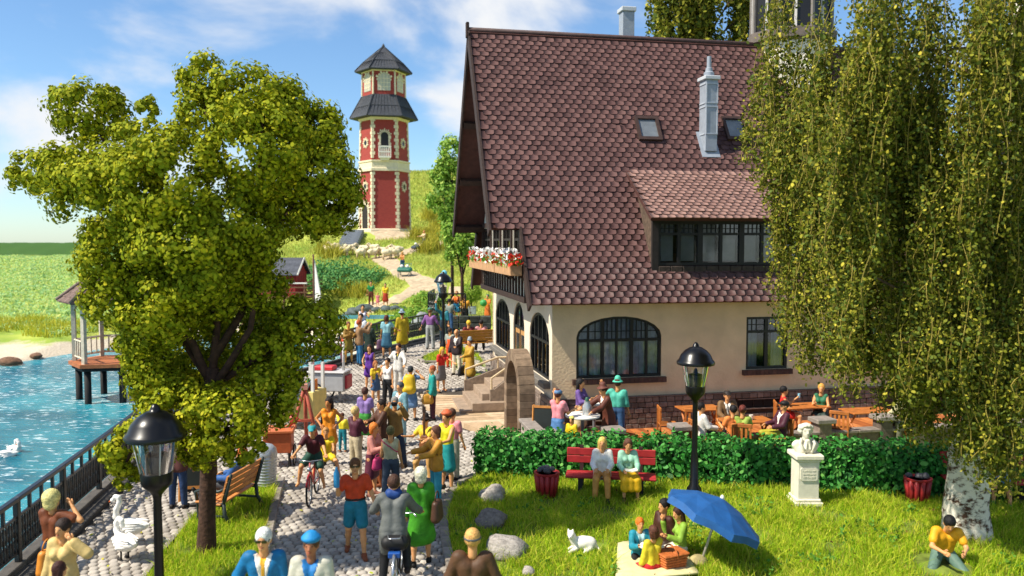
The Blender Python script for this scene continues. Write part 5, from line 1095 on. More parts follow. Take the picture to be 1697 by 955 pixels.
ARM = dict(down=(5, 9, 12, 0), fwd=(35, 8, 50, 10), hip=(-25, 38, 75, 70), up=(120, 15, 60, 10), hold=(25, 10, 85, 25), back=(-18, 8, 15, 0), swing=(28, 8, 25, 0), cross=(30, 12, 80, 55), lap=(25, 10, 55, 22), eye=(35, 70, 130, 115), reach=(60, 10, 15, 0), wide=(15, 35, 25, 0))
A = lambda a, b: (ARM[a] if isinstance(a, str) else a, ARM[b] if isinstance(b, str) else b)
STAND2 = ((-4, 5, 0), (5, 5, 4)); WALK = ((22, 3, 6), (-18, 3, 14)); WALK2 = ((-18, 3, 14), (22, 3, 6)); SIT = ((88, 7, 88), (88, 7, 88)); GROUND = ((70, 18, 100), (70, 18, 100))
# ---- by the left railing and along the bottom
q = person(yp(76, 11.5), 165, 'blonde woman in brown top shading her eyes at the lake railing', 1.74, ('tee', '#6e3a1e'), ('pants', '#27405c'), ('big', '#e2d488'), fem=True, arms=A('eye', (20, 12, 60, 10)))
bag(q['hip'][0]+Vector((-.12, -.05, .02)), R(70), (.34, .16, .42), '#d9882a', 'orange shoulder bag on the hip of the blonde woman')
person(yp(92, 10.5), -12, 'dark-haired woman in beige suit raising a hand to her head', 1.66, ('jacket', '#cdb070'), ('skirt', '#cdb070'), ('short', '#2f2019'), fem=True, arms=A('down', 'eye'))
person(yp(84, 9.9), 150, 'brown-haired child in purple top beside the woman in beige suit', 1.33, ('long', '#5a2f80'), hair=('bob', '#3f2019'))
person(yp(430, 9.8), 8, 'white-haired man in bright blue suit with sunglasses and yellow tie', 1.79, ('jacket', '#136a9c'), ('pants', '#12557f'), ('short', '#e8e4dc'), arms=A((-15, 28, 60, 40), 'down'), extra=(('shirt', '#efe9dd'), ('tie', '#dba22c'), ('glasses', '#111')), head=(-6, 4))
person(yp(510, 9.7), 0, 'man in pale grey coat over blue shirt wearing a blue beret', 1.75, ('coat', '#c3bfae'), ('pants', '#2f3a44'), ('short', '#5a3a26'), skin='#a86a4a', hat=('beret', '#1f82bf'), extra=(('shirt', '#1f6fae'),))
person(yp(782, 9.8), 178, 'man in brown jacket with grey headband seen from behind', 1.78, ('jacket', '#553a25'), ('pants', '#3a3026'), ('short', '#d9a55e'), hat=('band', '#55575c'), arms=A((0, 22, 35, 10), (0, 22, 35, 10)))
# ---- the stroller with the ice lolly, cyclist and the woman in green
pq = person(ppos(590, 921), 12, 'crop-haired man in orange t-shirt and teal shorts holding a blue bottle', 1.68, ('tee', '#c8421a'), ('shorts', '#17748a'), ('short', '#6a4326'), shoe='#8a4a2a', arms=A((35, 22, 115, 18), (8, 20, 15, 5)), legs=((-10, 5, 14), (14, 5, 6)), extra=(('belt', '#2a211c'), ('glasses', '#111')), fat=1.05)
person(ppos(698, 935), 188, 'white-blonde woman in long green coat seen from behind', 1.62, ('coat', '#3f8f1e'), None, ('big', '#e2dcc0'), shoe='#15130f', fem=True, legs=((8, 4, 6), (-6, 4, 4)))
# ---- crowd on the wide paving
person(ppos(648, 832), 186, 'woman in pale tank top and tight jeans with pink shoulder strap', 1.58, ('tank', '#b9b28c'), ('flare', '#3d4857'), ('short', '#5f5a34'), shoe='#3d4857', fem=True, extra=(('strap', '#c23a66', -1),), legs=((16, 4, 8), (-10, 4, 4)))
person(ppos(617, 822), 70, 'red-haired woman in pink sweater and plum knee-length trousers', 1.55, ('long', '#c98478'), ('skirt', '#5a2638'), ('bob', '#d97a2a'), shoe='#8a5a4a', fem=True, arms=A('hold', 'hold'), lean=6)
person(ppos(590, 790), 140, 'fair-haired man in maroon sweater and beige trousers', 1.6, ('long', '#4d2230'), ('pants', '#b9aa8a'), ('short', '#d9b878'), arms=A('hold', 'hold'))
person(ppos(568, 749), 170, 'small child in yellow sweater and teal trousers lifting an arm', 1.0, ('long', '#dccb2e'), ('pants', '#1f7d8a'), ('short', '#5a3020'), shoe='#a86a3a', arms=A('down', (120, 25, 10, 0)))
person(ppos(546, 771), 4, 'woman in short orange dress with hands on her hips', 1.62, ('sdress', '#e0881c'), None, ('long', '#241713'), shoe='#1c1a18', skin='#b9783f', fem=True, arms=A('hip', 'hip'), head=(-25, 0))
person(ppos(606, 745), 172, 'woman in lilac t-shirt and green skirt seen from behind', 1.6, ('tee', '#8d74ae'), ('skirt', '#3f8f3a'), ('short', '#4a2a22'), fem=True)
person(ppos(633, 775), -60, 'man in dark brown jacket beside the photographer', 1.62, ('jacket', '#4f3020'), ('pants', '#2f2a28'), ('short', '#2a201c'), arms=A('fwd', 'fwd'))
pc = person(ppos(655, 772), 8, 'grey-haired photographer in olive coat leaning back to take a picture', 1.64, ('jacket', '#8a6a34'), ('pants', '#24344a'), ('short', '#8a8780'), arms=A((70, 20, 95, 45), (70, 20, 95, 45)), legs=((-4, 8, 4), (18, 14, 18)), lean=-8)
person(ppos(664, 738), -35, 'grey-haired man in pale blue-grey suit', 1.66, ('jacket', '#6f97a0'), ('pants', '#7fa3aa'), ('short', '#4f5357'), extra=(('shirt', '#e8e2d6'), ('tie', '#8a3a3a')), shoe='#6a3a2a')
pb_ = person(ppos(681, 697), 175, 'woman in denim blue dress carrying a yellow rucksack', 1.62, ('dress', '#5f84b0'), ('skirt', '#6a8db5'), ('short', '#2f3236'), shoe='#2a2a2c', fem=True, arms=A('eye', 'hip'))
person(ppos(643, 678), -20, 'woman in white sleeveless top and black trousers', 1.6, ('tank', '#efeae2'), ('pants', '#1f2022'), ('bun', '#2a1a14'), fem=True, arms=A('hold', 'down'))
person(ppos(623, 672), 40, 'girl in yellow top and denim pinafore dress', 1.42, ('tee', '#e0bf2c'), ('mini', '#44638a'), ('bob', '#a8663a'), fem=True, extra=(('bib', '#44638a'),), shoe='#e6ded2')
person(ppos(613, 648), -8, 'dark-haired woman in short purple dress and purple shoes', 1.56, ('sdress', '#5b2f8a'), ('mini', '#5b2f8a'), ('long', '#3a1f16'), shoe='#5b2f8a', fem=True, arms=A((-5, 25, 50, 45), 'down'))
person(ppos(661, 652), -22, 'man in white suit with black shirt and yellow tie', 1.66, ('jacket', '#d2cfc6'), ('pants', '#cfcbc1'), ('short', '#3a1a1a'), extra=(('shirt', '#1a1a1a'), ('tie', '#c9b02c')), arms=A('wide', (25, 30, 40, 10)))
person(ppos(717, 696), -75, 'red-haired man in green jacket with a tan satchel and plum trousers', 1.62, ('jacket', '#1f8f86'), ('pants', '#4d1f2c'), ('short', '#a85a34'), shoe='#1c1a18', extra=(('strap', '#cfae2e'),))
person(ppos(731, 648), 35, 'blonde woman in red t-shirt and grey skirt reaching down', 1.5, ('tee', '#c82a24'), ('skirt', '#6f6f72'), ('long', '#e2b02c'), shoe='#c98a5a', fem=True, arms=A('down', 'reach'), lean=10)
person(ppos(746, 610), 150, 'child in orange dungarees over a grey shirt', 1.5, ('tee', '#8f9488'), ('pants', '#d9531f'), ('short', '#3a2a20'), extra=(('bib', '#d9531f'),), shoe='#8a3a1a')
person(ppos(757, 622), -25, 'grey-haired man in dark jacket and cream trousers', 1.66, ('jacket', '#2f2426'), ('pants', '#d6cbb0'), ('rim', '#8f8f92'), shoe='#241c1a', extra=(('shirt', '#e8e2d6'),), arms=A('down', 'fwd'))
ph = person(ppos(779, 640), -55, 'man in mustard overcoat and grey hat carrying a black briefcase', 1.64, ('coat', '#b0892c'), ('pants', '#5a5f66'), ('short', '#5a3a26'), hat=('brim', '#8f9aa5'), arms=A('down', 'fwd'))
bag(ph['hand'][0]+Vector((0, 0, -.06)), R(40), (.42, .14, .34), '#1a1a1c', 'black leather briefcase held by the man in mustard overcoat', 'briefcase')
person(ppos(713, 579), 176, 'man in purple shirt, grey flared trousers and green cap', 1.72, ('blouse', '#8a5a96'), ('flare', '#a3a5a3'), ('short', '#7a5a3a'), hat=('beret', '#3f6a5a'), arms=A((5, 25, 10, 0), (5, 25, 10, 0)))
person(ppos(745, 553), 160, 'man in grey shirt and blue jeans beyond the lamp post', 1.72, ('tee', '#7d857a'), ('pants', '#3a5a80'), ('short', '#1f1a18'))
person(ppos(757, 533), -10, 'man in orange tank top and blue shorts drinking from a bottle', 1.72, ('tank', '#e06a1c'), ('shorts', '#1f8fc0'), ('short', '#8a5a30'), arms=A((40, 15, 120, 15), 'down'))
person(ppos(771, 543), 170, 'person in yellow shirt and black trousers behind the ball tree', 1.7, ('tee', '#d99a2a'), ('pants', '#1a1a1c'), ('short', '#2a1f18'))
po = person(ppos(808, 536), -30, 'person in orange t-shirt holding a green ball by the inn corner', 1.6, ('tee', '#df7a22'), ('skirt', '#c96a2a'), ('short', '#4a6a5a'), arms=A('hold', 'hold'))
# ---- group at the back railing
pt = person(ppos(641, 593), 182, 'woman in pale blue top and denim skirt leaning on the back railing', 1.68, ('tee', '#8cc0c8'), ('skirt', '#3f6f8a'), ('bob', '#5a2f24'), fem=True, arms=A((35, 30, 30, 0), 'down'))
bag(pt['hand'][1]+Vector((0, 0, 0)), R(20), (.3, .15, .5), '#6a4f66', 'dull purple handbag of the woman at the back railing')
person(ppos(667, 585), 205, 'man in long yellow-ochre coat and blue-grey hat at the back railing', 1.72, ('coat', '#b39a1c'), ('pants', '#5f665f'), ('short', '#5a3a26'), hat=('brim', '#8aa0ae'), head=(-35, 0))
person(ppos(596, 606), 120, 'red-haired man in brown jacket and blue jeans taking a photograph', 1.72, ('jacket', '#8a6a4a'), ('pants', '#2f6a94'), ('short', '#b0522c'), arms=A((65, 15, 85, 30), (65, 15, 85, 30)))
person(ppos(599, 592), -10, 'dark-haired man in white shirt behind the red-haired photographer', 1.72, ('long', '#d9dde0'), ('pants', '#3a5a80'), ('short', '#1f1714'))
person(ppos(612, 598), 160, 'fair-haired person in dark green coat behind the purple dress', 1.5, ('coat', '#24352f'), ('pants', '#1f2a2a'), ('short', '#b9b088'))
person(ppos(578, 604), 30, 'woman in olive top with bare legs and black shoes by the cart', 1.62, ('long', '#8a6a2c'), ('mini', '#8a7a2c'), ('short', '#7a4a3a'), shoe='#15130f', skin='#d9a04a', fem=True, arms=A('hold', 'hold'))
person(ppos(567, 602), -60, 'child in red and pink clothes beside the hot dog cart', 1.1, ('tee', '#d9532c'), ('pants', '#d9808a'), ('short', '#8a5a3a'))
person(yp(601, 36.5, .75), 15, 'black-haired woman in white top with a blue pouch beyond the railing', 1.7, ('tank', '#d9d2dc'), ('skirt', '#2a4a80'), ('bun', '#1c1614'), fem=True, arms=A('down', (30, 20, 120, 10)))
# ---- couple on the island bench
IB = gr(792, 575)
IB = Vector((at(795, 560, 33.2).x, 33.2, rise(33.2)))
# ---- on the hill
person(tr(615, 508), 0, 'father in green shirt and brown trousers strolling below the hill', 1.75, ('tee', '#1f7a3a'), ('pants', '#6a3a22'), ('short', '#2a1f18'))
person(tr(626, 509), 5, 'toddler in pink walking between the parents on the path', .98, ('dress', '#e07a86'), None, ('short', '#c98a4a'))
person(tr(639, 510), 0, 'mother in yellow top and red skirt on the path', 1.66, ('tee', '#e8bf1c'), ('skirt', '#b03a20'), ('short', '#3a2418'), fem=True, shoe='#efe4c8')
pm1 = person(tr(667, 452), -8, 'woman in orange top pushing the green twin pram downhill', 1.66, ('tank', '#e0924a'), ('pants', '#2a4a6a'), ('long', '#d9b060'), fem=True, arms=A((45, 8, 40, 0), (45, 8, 40, 0)))
pm2 = person(tr(703, 413), -50, 'person in pale clothes pushing a pushchair near the tower', 1.66, ('long', '#e0c49a'), ('pants', '#4a5560'), ('short', '#c07a4a'), arms=A((45, 8, 40, 0), (45, 8, 40, 0)))
bs = person(yp(735, 36.0, .8), -15, 'balloon seller in teal clothes hidden behind the lamp post', 1.7, ('long', '#2a7a86'), ('pants', '#2a3a44'), ('short', '#3a2a20'), arms=A('up', 'down'))
# ---- musicians beside the kerb
person(ppos(723, 838), -62, 'musician in tan jacket and teal trousers with brown boots', 1.62, ('jacket', '#c78a2c'), ('pants', '#3a97a8'), ('bob', '#5f3a2a'), shoe='#6a3a22', arms=A((45, 10, 40, 10), (45, 10, 40, 10)), extra=(('strap', '#26201c'),))
person(ppos(741, 812), -40, 'musician in yellow vest, teal sash and orange-red cap', 1.7, ('tank', '#cfc71f'), ('skirt', '#1f8a8a'), ('short', '#4a2a20'), hat=('beret', '#c8603a'), arms=A('fwd', 'fwd'))
person(ppos(750, 795), 150, 'person in pink shirt with hand on hip behind the musicians', 1.6, ('tee', '#d9868e'), ('pants', '#a9a48f'), ('short', '#5a3a2a'), arms=A('down', 'hip'))
person(ppos(706, 800), -40, 'busker in yellow shirt with tan trousers and dark hat', 1.5, ('tee', '#d9b92c'), ('pants', '#c99a5a'), ('short', '#2a201c'), hat=('brim', '#2a2420'), shoe='#3a2420', legs=((30, 8, 40), (0, 6, 0)), arms=A((40, 20, 60, 20), (40, 20, 60, 20)))
# ---- man at the blackboard, hidden heads under the tree
pr_ = person(ppos(296, 842), 178, 'man in brown jacket and navy trousers at the coffee blackboard', 1.68, ('jacket', '#5a3430'), ('pants', '#2a3f63'), ('short', '#8a4a2a'))
person(ppos(322, 815), -20, 'person in pale clothes behind the coffee blackboard', 1.6, ('long', '#d9cfc4'), ('pants', '#8a8078'), ('short', '#b0704a'))
# ---- beer garden
tz = lambda px, Y: Vector((at(px, 600, Y).x, Y, TZ))
b1 = person(tz(925, 19.0), 150, 'woman in pink blouse, long blue skirt and blue cap raising her hand', 1.62, ('tee', '#dd8a92'), ('long', '#4f78a8'), ('short', '#5a2f24'), hat=('cap', '#5a7ba0'), fem=True, arms=A((20, 15, 90, 0), (75, 20, 75, 10)), head=(0, 0))
person(tz(962, 20.3), 60, 'black-haired woman in purple blouse at the standing table', 1.66, ('blouse', '#6a4f8e'), ('skirt', '#c8b78e'), ('long', '#1a1617'), fem=True, arms=A('hold', 'hold'))
person(tz(1010, 19.5), -70, 'man in brown jacket and brown hat bending to the standing table', 1.68, ('coat', '#5a2f22'), ('pants', '#6a4a34'), ('short', '#3a2418'), hat=('brim', '#6a3f34'), arms=A('reach', (50, 10, 30, 0)), lean=16, extra=(('shirt', '#e0d6c8'),))
person(tz(1024, 20.1), 160, 'man in turquoise shirt and turquoise hat holding up a pipe', 1.7, ('long', '#4fae98'), ('pants', '#3a5a80'), ('short', '#4a2f22'), hat=('brim', '#4fb89a'), arms=A('down', (60, 35, 100, 10)), fat=1.1)
person(tz(948, 18.85), -30, 'child in yellow with a pale yellow cap in front of the table', 1.0, ('long', '#e0c01c'), ('pants', '#c9a81c'), ('short', '#5a3a26'), hat=('beret', '#d9d06a'))
SEATS = []
def sit(px, Y, face, *a, **k):
    p = tz(px, Y); SEATS.append((p, face)); return person(p, face, *a, seat=.43, legs=k.pop('legs', SIT), **k)
sit(1163, 19.15, 100, 'black-haired waiter in white jacket sitting side-on at the table', 1.6, ('jacket', '#ddd9d0'), ('pants', '#1c1b1d'), ('short', '#1a1516'), arms=A('lap', 'lap'))
sit(1206, 20.55, 0, 'man in brown tweed suit and flat cap facing the garden table', 1.66, ('jacket', '#6f5334'), ('pants', '#2a2624'), ('short', '#5a4636'), hat=('cap', '#2a2422'), extra=(('shirt', '#e6e0d4'), ('tie', '#1c1c1e')), arms=A('lap', 'lap'))
sit(1216, 18.95, 205, 'black-haired child in orange shirt with back to the hedge', 1.56, ('tee', '#e08040'), ('pants', '#3a3026'), ('short', '#1a1516'), arms=A('hold', 'hold'))
sit(1232, 18.9, 160, 'auburn-haired woman in green shirt with back to the hedge', 1.58, ('tee', '#93a848'), ('pants', '#4a4a3a'), ('bun', '#6a2f24'), fem=True, arms=A('hold', 'hold'))
sit(1295, 19.3, -80, 'man in plum jacket, yellow-green trousers and black cap leaning back', 1.64, ('jacket', '#4a2230'), ('pants', '#a8a032'), ('short', '#4a3022'), hat=('cap', '#1c191a'), extra=(('shirt', '#e6e0d4'),), lean=-10, arms=A('lap', 'lap'))
bg_ = sit(1300, 21.35, 80, 'black-haired woman in red top lifting a blue glass', 1.6, ('tank', '#c0241f'), ('mini', '#c0241f'), ('short', '#151214'), fem=True, arms=A('lap', (45, 10, 85, 0)))
sit(1362, 21.6, -25, 'blonde woman in dark green top by the far garden table', 1.64, ('tank', '#2a6a4a'), ('skirt', '#2a3a34'), ('short', '#d9a04a'), fem=True, arms=A('hold', 'lap'))
sit(1500, 20.6, -60, 'person in pale green jacket half hidden by birch strands', 1.64, ('jacket', '#b9b48a'), ('pants', '#6a6a5a'), ('short', '#b9854a'), arms=A('lap', 'lap'))
# ---- park
BEN = Vector((at(1013, 830, 16.62).x, 16.62, 0))
BR = R(-8); bdir = Vector((math.cos(BR), math.sin(BR), 0)); bfw = Vector((math.sin(BR), -math.cos(BR), 0))
wa = person(BEN+bdir*-.19+bfw*.02, -8, 'blonde woman in white jacket and tan trousers sitting on the red bench', 1.56, ('jacket', '#e4ded4'), ('pants', '#c98f4a'), ('long', '#d9b45e'), shoe='#1d1b1a', fem=True, seat=.43, legs=((86, 5, 80), (84, 5, 74)), arms=A('lap', 'lap'))
wb = person(BEN+bdir*.33+bfw*.02, 2, 'brown-haired woman in mint cardigan and yellow skirt reading on the red bench', 1.56, ('long', '#8fbfa4'), ('long', '#e0ae1c'), ('bob', '#5f3a2a'), shoe='#5a3424', fem=True, seat=.43, legs=((86, 6, 84), (86, 6, 84)), arms=A('lap', 'lap'), head=(0, 14))
BEN2 = Vector((at(1640, 838, 16.3).x, 16.3, 0))
person(BEN2+Vector((.15, -.02, 0)), -22, 'woman in dark green top and blue skirt on the bench behind the birch', 1.58, ('tank', '#2f5a26'), ('mini', '#2f86c4'), ('short', '#8a4a26'), shoe='#2f6a34', fem=True, seat=.43, legs=((86, 6, 84), (80, 6, 70)), arms=A('lap', 'eye'))
person(gp(1562, 932, 0), -12, 'black-haired man in yellow t-shirt sitting on the grass under the birch', 1.66, ('tee', '#dfa01c'), ('pants', '#5a7466'), ('short', '#151314'), shoe='#7a3a2a', kneel=.17, legs=((62, 24, 62), (58, 24, 52)), arms=A((40, 18, 55, 42), (40, 18, 55, 42)), lean=22, head=(0, 28))
gk = dict(kneel=.19)
pk1 = person(gp(1060, 932, 0), 12, 'ginger boy in teal jacket holding a cake on the picnic rug', 1.28, ('jacket', '#1f8296'), ('pants', '#24211f'), ('short', '#d9701f'), legs=((72, 30, 118), (72, 30, 118)), arms=A('hold', 'hold'), extra=(('shirt', '#9fc4c4'),), **gk)
person(gp(1082, 952, 0), 205, 'brown-haired girl in yellow sweater and red trousers on the picnic rug', 1.36, ('long', '#d6c02c'), ('pants', '#c2222c'), ('bob', '#5a3222'), shoe='#d9808e', legs=((80, 12, 20), (70, 22, 60)), arms=A((40, 15, 50, 10), 'down'), fem=True, **gk)
person(gp(1100, 916, 0), -65, 'black-haired man in dark brown sweater at the picnic', 1.6, ('long', '#43241a'), ('pants', '#3a2a20'), ('short', '#171314'), legs=((75, 14, 95), (60, 14, 85)), arms=A('down', 'back'), **gk)
person(gp(1126, 924, 0), -70, 'long-haired woman in light green top eating at the picnic', 1.5, ('long', '#84a838'), ('pants', '#d8d0bf'), ('long', '#3f2418'), legs=((80, 8, 30), (80, 8, 40)), arms=A((40, 12, 120, 20), 'hold'), fem=True, head=(0, 12), **gk)
# ================================================================== things
IRON = mat('#141416', .35, .15, 6, .1, 30, spec=.5); IRON2 = mat('#0c0c0d', .3, .1, 6)
# ---- iron railings
def panel_mesh(Lp):
    b = MB(); zb, zt = .16, .74
    for z, r in ((zb, .022), (zt, .022)): b.box((Lp/2, 0, z), (Lp, .035, .04))
    n = int(Lp/.19)
    for i in range(n):
        x = (i+.5)*Lp/n; w = Lp/n*.40
        b.tube([(x+w*math.cos(a), 0, .56+.13*math.sin(a)) for a in np.linspace(0, 2*math.pi, 11)[:-1]], .014, 4, closed=True)
        b.tube([(x+w*.9*math.cos(a), 0, .29+.12*math.sin(a)) for a in np.linspace(0, 2*math.pi, 11)[:-1]], .014, 4, closed=True)
        b.box((x, 0, .45), (.03, .03, .56)); b.box((x-Lp/n/2, 0, .45), (.022, .025, .58))
        b.tube([(x-w*.5, 0, .20), (x+w*.4, 0, .34), (x-w*.4, 0, .52), (x+w*.5, 0, .68)], .012, 4)
    return b.mesh('scroll_panel', IRON)
def railing(pts, label, z0f, top=1.02, step=1.95, dz=.14):
    p = walk(pts, step); o = empty('iron_railing', (p[0].x, p[0].y, z0f(p[0].y)), 0, label, 'railing'); ms = {}
    post = MB().bev((-.045, -.045, -.02), (.045, .045, top+.0), .01).mesh('post', IRON)
    for i, a in enumerate(p):
        za = z0f(a.y)+dz; base = Vector((p[0].x, p[0].y, z0f(p[0].y)))
        obj('post', post, o, Vector((a.x, a.y, za))-base)
        if i+1 < len(p):
            b = p[i+1]; zb = z0f(b.y)+dz; d = Vector((b.x-a.x, b.y-a.y, zb-za)); k = round(d.length, 2)
            if k not in ms: ms[k] = (panel_mesh(k), MB().bev((0, -.05, top-.03), (k, .05, top+.045), .012).mesh('hand_rail', IRON), MB().box((k*.25, 0, .87), (.05, .05, .26)).mesh('baluster', IRON))
            e = (0, -math.atan2(d.z, math.hypot(d.x, d.y)), math.atan2(d.y, d.x))
            for nm, me in zip(('scroll_panel', 'hand_rail'), ms[k][:2]): w = obj(nm, me, o, Vector((a.x, a.y, za))-base); w.rotation_euler = e
            for q_ in (0, .25, .5):
                w = obj('baluster', ms[k][2], o, Vector((a.x, a.y, za))-base+d*q_); w.rotation_euler = e
    return o
SR = smoothline(RAIL, 4)
railing([q for q in SR if q[1] < 28.5], 'long black wrought-iron railing along the lake side of the promenade', rise)
railing([q for q in SR if q[1] > 28.2], 'black wrought-iron railing at the back of the crowd by the pond', rise)
# raised terrace with its railing
rz0 = 1.55; ra = at(707, 500, 41.5); rb = at(800, 500, 43)
tw_ = empty('terrace_wall', (ra.x, ra.y, .5), 0, 'rough grey stone wall under the raised railing', 'wall')
for i in range(6):
    for j in range(3): MB().bev((i*.55+.01, -.1-random.uniform(0, .05), j*.33), (i*.55+.54, .3, j*.33+.32), .03).build('stone', random.choice([mat('#3f433c', .95, .4, 5, .9, 12), mat('#383c33', .95, .4, 5, .9, 12), mat('#474a41', .95, .4, 5, .9, 12)]), tw_)
railing([(ra.x, 45.5), (ra.x, ra.y), (rb.x, ra.y+.6)], 'raised black iron railing above the stone wall behind the lamp', lambda y: 1.35, 1.1, 1.5)
# ---- street lamps
def lamp(pos, label, s=1., dz=0.):
    o = empty('street_lamp', pos, 0, label, 'street lamp'); o.scale = (s,)*3
    MB().lathe([(.16, dz), (.15, dz+.25), (.09, dz+.32), (.075, dz+.9), (.06, 1.0), (.052, 2.0), (.06, 2.06), (.11, 2.12), (.185, 2.2), (.2, 2.26), (.2, 2.36), (.17, 2.38)], 20).build('post', IRON2, o, 50)
    MB().lathe([(.19, 2.36), (.225, 2.5), (.29, 2.82)], 24, caps=False).build('lantern_glass', glassmat('lamp_glass', (.93, .95, .95), .06), o, True)
    MB().lathe([(.15, 2.37), (.15, 2.58), (.13, 2.6), (.05, 2.62), (.035, 2.7), (.02, 2.72)], 18).build('burner', mat('#1c1d1c', .5, .15), o, 50)
    for i in range(4): a = i*math.pi/2+.6; MB().tube([(.195*math.cos(a), .195*math.sin(a), 2.36), (.285*math.cos(a), .285*math.sin(a), 2.82)], .008, 5).build('glazing_bar', mat('#c9ccc9', .3, .05), o, True)
    MB().lathe([(.3, 2.8), (.375, 2.8), (.385, 2.84), (.37, 2.875), (.34, 2.9), (.30, 3.0), (.22, 3.09), (.12, 3.15), (.07, 3.165), (.06, 3.2), (.035, 3.24), (.001, 3.26)], 28).build('cap', IRON2, o, 60)
    return o
lamp((at(1150, 830, 16.45).x, 16.45, 0), 'tall black street lamp in front of the hedge between bench and bust')
lamp((at(264, 955, 11.75).x, 11.75, -.74), 'black street lamp standing on the grass strip beside the broad-leaved tree', 1.13)
lamp((at(735, 580, 33.7).x, 33.7, .8), 'black street lamp among the crowd near the back railing')
# ---- red benches, red bins
RED = mat('#a52a2c', .5, .15, 7, .1, 20); REDD = mat('#7d1f22', .5, .2, 7)
def redbench(pos, rz, label):
    o = empty('park_bench', pos, rz, label, 'bench', 'red park benches')
    for i in range(3): MB().bev((-.93, -.24+i*.16, .40), (.93, -.10+i*.16, .45), .012).build('seat_plank', RED, o)
    for i in range(2): MB().bev((-.93, .25, .60+i*.165), (.93, .30, .755+i*.165), .012).build('back_plank', RED, o)
    for x in (-.62, .62):
        MB().bbox((x-.05, -.2, 0), (x+.05, -.1, .40)).bbox((x-.05, .16, 0), (x+.05, .26, .40)).build('leg', mat('#2a2422', .7, .2), o)
        MB().box((x, .28, .6), (.08, .05, .75)).build('back_support', mat('#3a2422', .7, .2), o)
    return o
redbench(BEN+Vector((0, .12, 0)), BR, 'red wooden bench with two seated women against the hedge'); redbench(BEN2+Vector((.1, .1, 0)), R(-9), 'red wooden bench half hidden behind the birch trunk')
def redbin(px, py, label, full):
    p = gp(px, py, 0); o = empty('litter_bin', p, 0, label, 'litter bin', 'red litter bins on the lawn')
    n = 12; prof = []; b = MB()
    for i in range(12):
        a = i*2*math.pi/12; b.tube([(.17*math.cos(a), .17*math.sin(a), .04), (.22*math.cos(a), .22*math.sin(a), .5)], .048, 6)
    b.lathe([(.16, .04), (.21, .5)], 16).build('body', RED, o, True); MB().lathe([(.2, .48), (.26, .49), (.27, .53), (.22, .53), (.2, .5)], 18).build('rim', RED, o, 40)
    for i in range(7 if full else 5): r_ = rock((0, 0, 0), .07, None, mat('#4a4a4e', .6, .4, 12), 90+i+px, None, None, 'rubbish'); r_.parent = o; r_.location = (random.uniform(-.15, .13), random.uniform(-.13, .12), .53+(.07 if full else 0)*random.random()+random.uniform(0, .05))
    return o
redbin(906, 824, 'overflowing ribbed red litter bin beside the bench of two women', True); redbin(1520, 834, 'ribbed red litter bin next to the bench behind the birch', False)
# ---- bust on its pedestal
MB_ = mat('#d9d3bf', .6, .06, 8, .15, 30); sp = gp(1333, 836, 0); stt = empty('statue', sp, 0, 'cream stone bust of a wild-haired man on a tall pedestal', 'statue')
MB().bev((-.28, -.28, 0), (.28, .28, .12), .015).bev((-.25, -.25, .119), (.25, .25, .18), .02).build('base', MB_, stt); MB().bev((-.21, -.21, .18), (.21, .21, .92), .008).build('shaft', MB_, stt)
MB().bev((-.235, -.235, .92), (.235, .235, .97), .012).bev((-.28, -.28, .969), (.28, .28, 1.07), .02).build('capital', MB_, stt)
plq = MB().prism([(-.17, .58), (-.14, .55), (.14, .55), (.17, .58), (.17, .78), (.14, .81), (-.14, .81), (-.17, .78)], -.235, -.208, lambda a, b, d: (a, d, b)).build('plaque', MB_, stt)
def text(body, size, loc, rot, m, parent, name='lettering', ext=.004, ax='CENTER'):
    c = bpy.data.curves.new('t', 'FONT'); c.body = body; c.size = size; c.align_x = ax; c.extrude = ext; t = bpy.data.objects.new('t', c); COL.objects.link(t); dg = bpy.context.evaluated_depsgraph_get(); me = bpy.data.meshes.new_from_object(t.evaluated_get(dg)); bpy.data.objects.remove(t)
    me.materials.clear(); me.materials.append(m); o = obj(name, me, parent, loc); o.rotation_euler = rot; return o
for s_, z_ in (('Ludwig van', .735), ('Beethoven', .665), ('1770-1827', .595)): text(s_, .058, (0, -.236, z_), (R(90), 0, 0), MB_, plq)
bz_ = 1.07; E = lambda c, r: ('e', c, r, None); C_ = lambda a, b, ra, rb: ('c', a, b, ra, rb)
bust = [E((0, -.01, bz_+.43), (.092, .11, .125)), C_((0, -.05, bz_+.36), (0, -.07, bz_+.335), .062, .05), C_((0, -.115, bz_+.44), (0, -.135, bz_+.405), .014, .02), C_((0, 0, bz_+.2), (0, 0, bz_+.36), .075, .065), C_((-.16, .02, bz_+.17), (.16, .02, bz_+.17), .075, .075), C_((-.2, .02, bz_+.14), (-.1, -.01, bz_+.02), .07, .09), C_((.2, .02, bz_+.14), (.1, -.01, bz_+.02), .07, .09), E((0, -.03, bz_+.1), (.16, .12, .12)), C_((-.05, -.09, bz_+.475), (.05, -.09, bz_+.475), .022, .022), C_((-.03, -.1, bz_+.37), (.03, -.1, bz_+.37), .012, .012)]
sdfobj('bust', bust, MB_, stt, .014, k=.03); rg = random.Random(3)
hairp = [E((.11*math.cos(a)*rg.uniform(.85, 1.1), .02+.11*math.sin(a), bz_+.43+dz_), (.045, .045, .05)) for a in np.linspace(-.35, math.pi+.35, 9) for dz_ in (.0, .07)]+[E((rg.uniform(-.08, .08), rg.uniform(-.08, .08), bz_+.545), (.05, .05, .035)) for _ in range(8)]+[E((s*.085, -.05, bz_+.51), (.04, .04, .045)) for s in (-1, 1)]
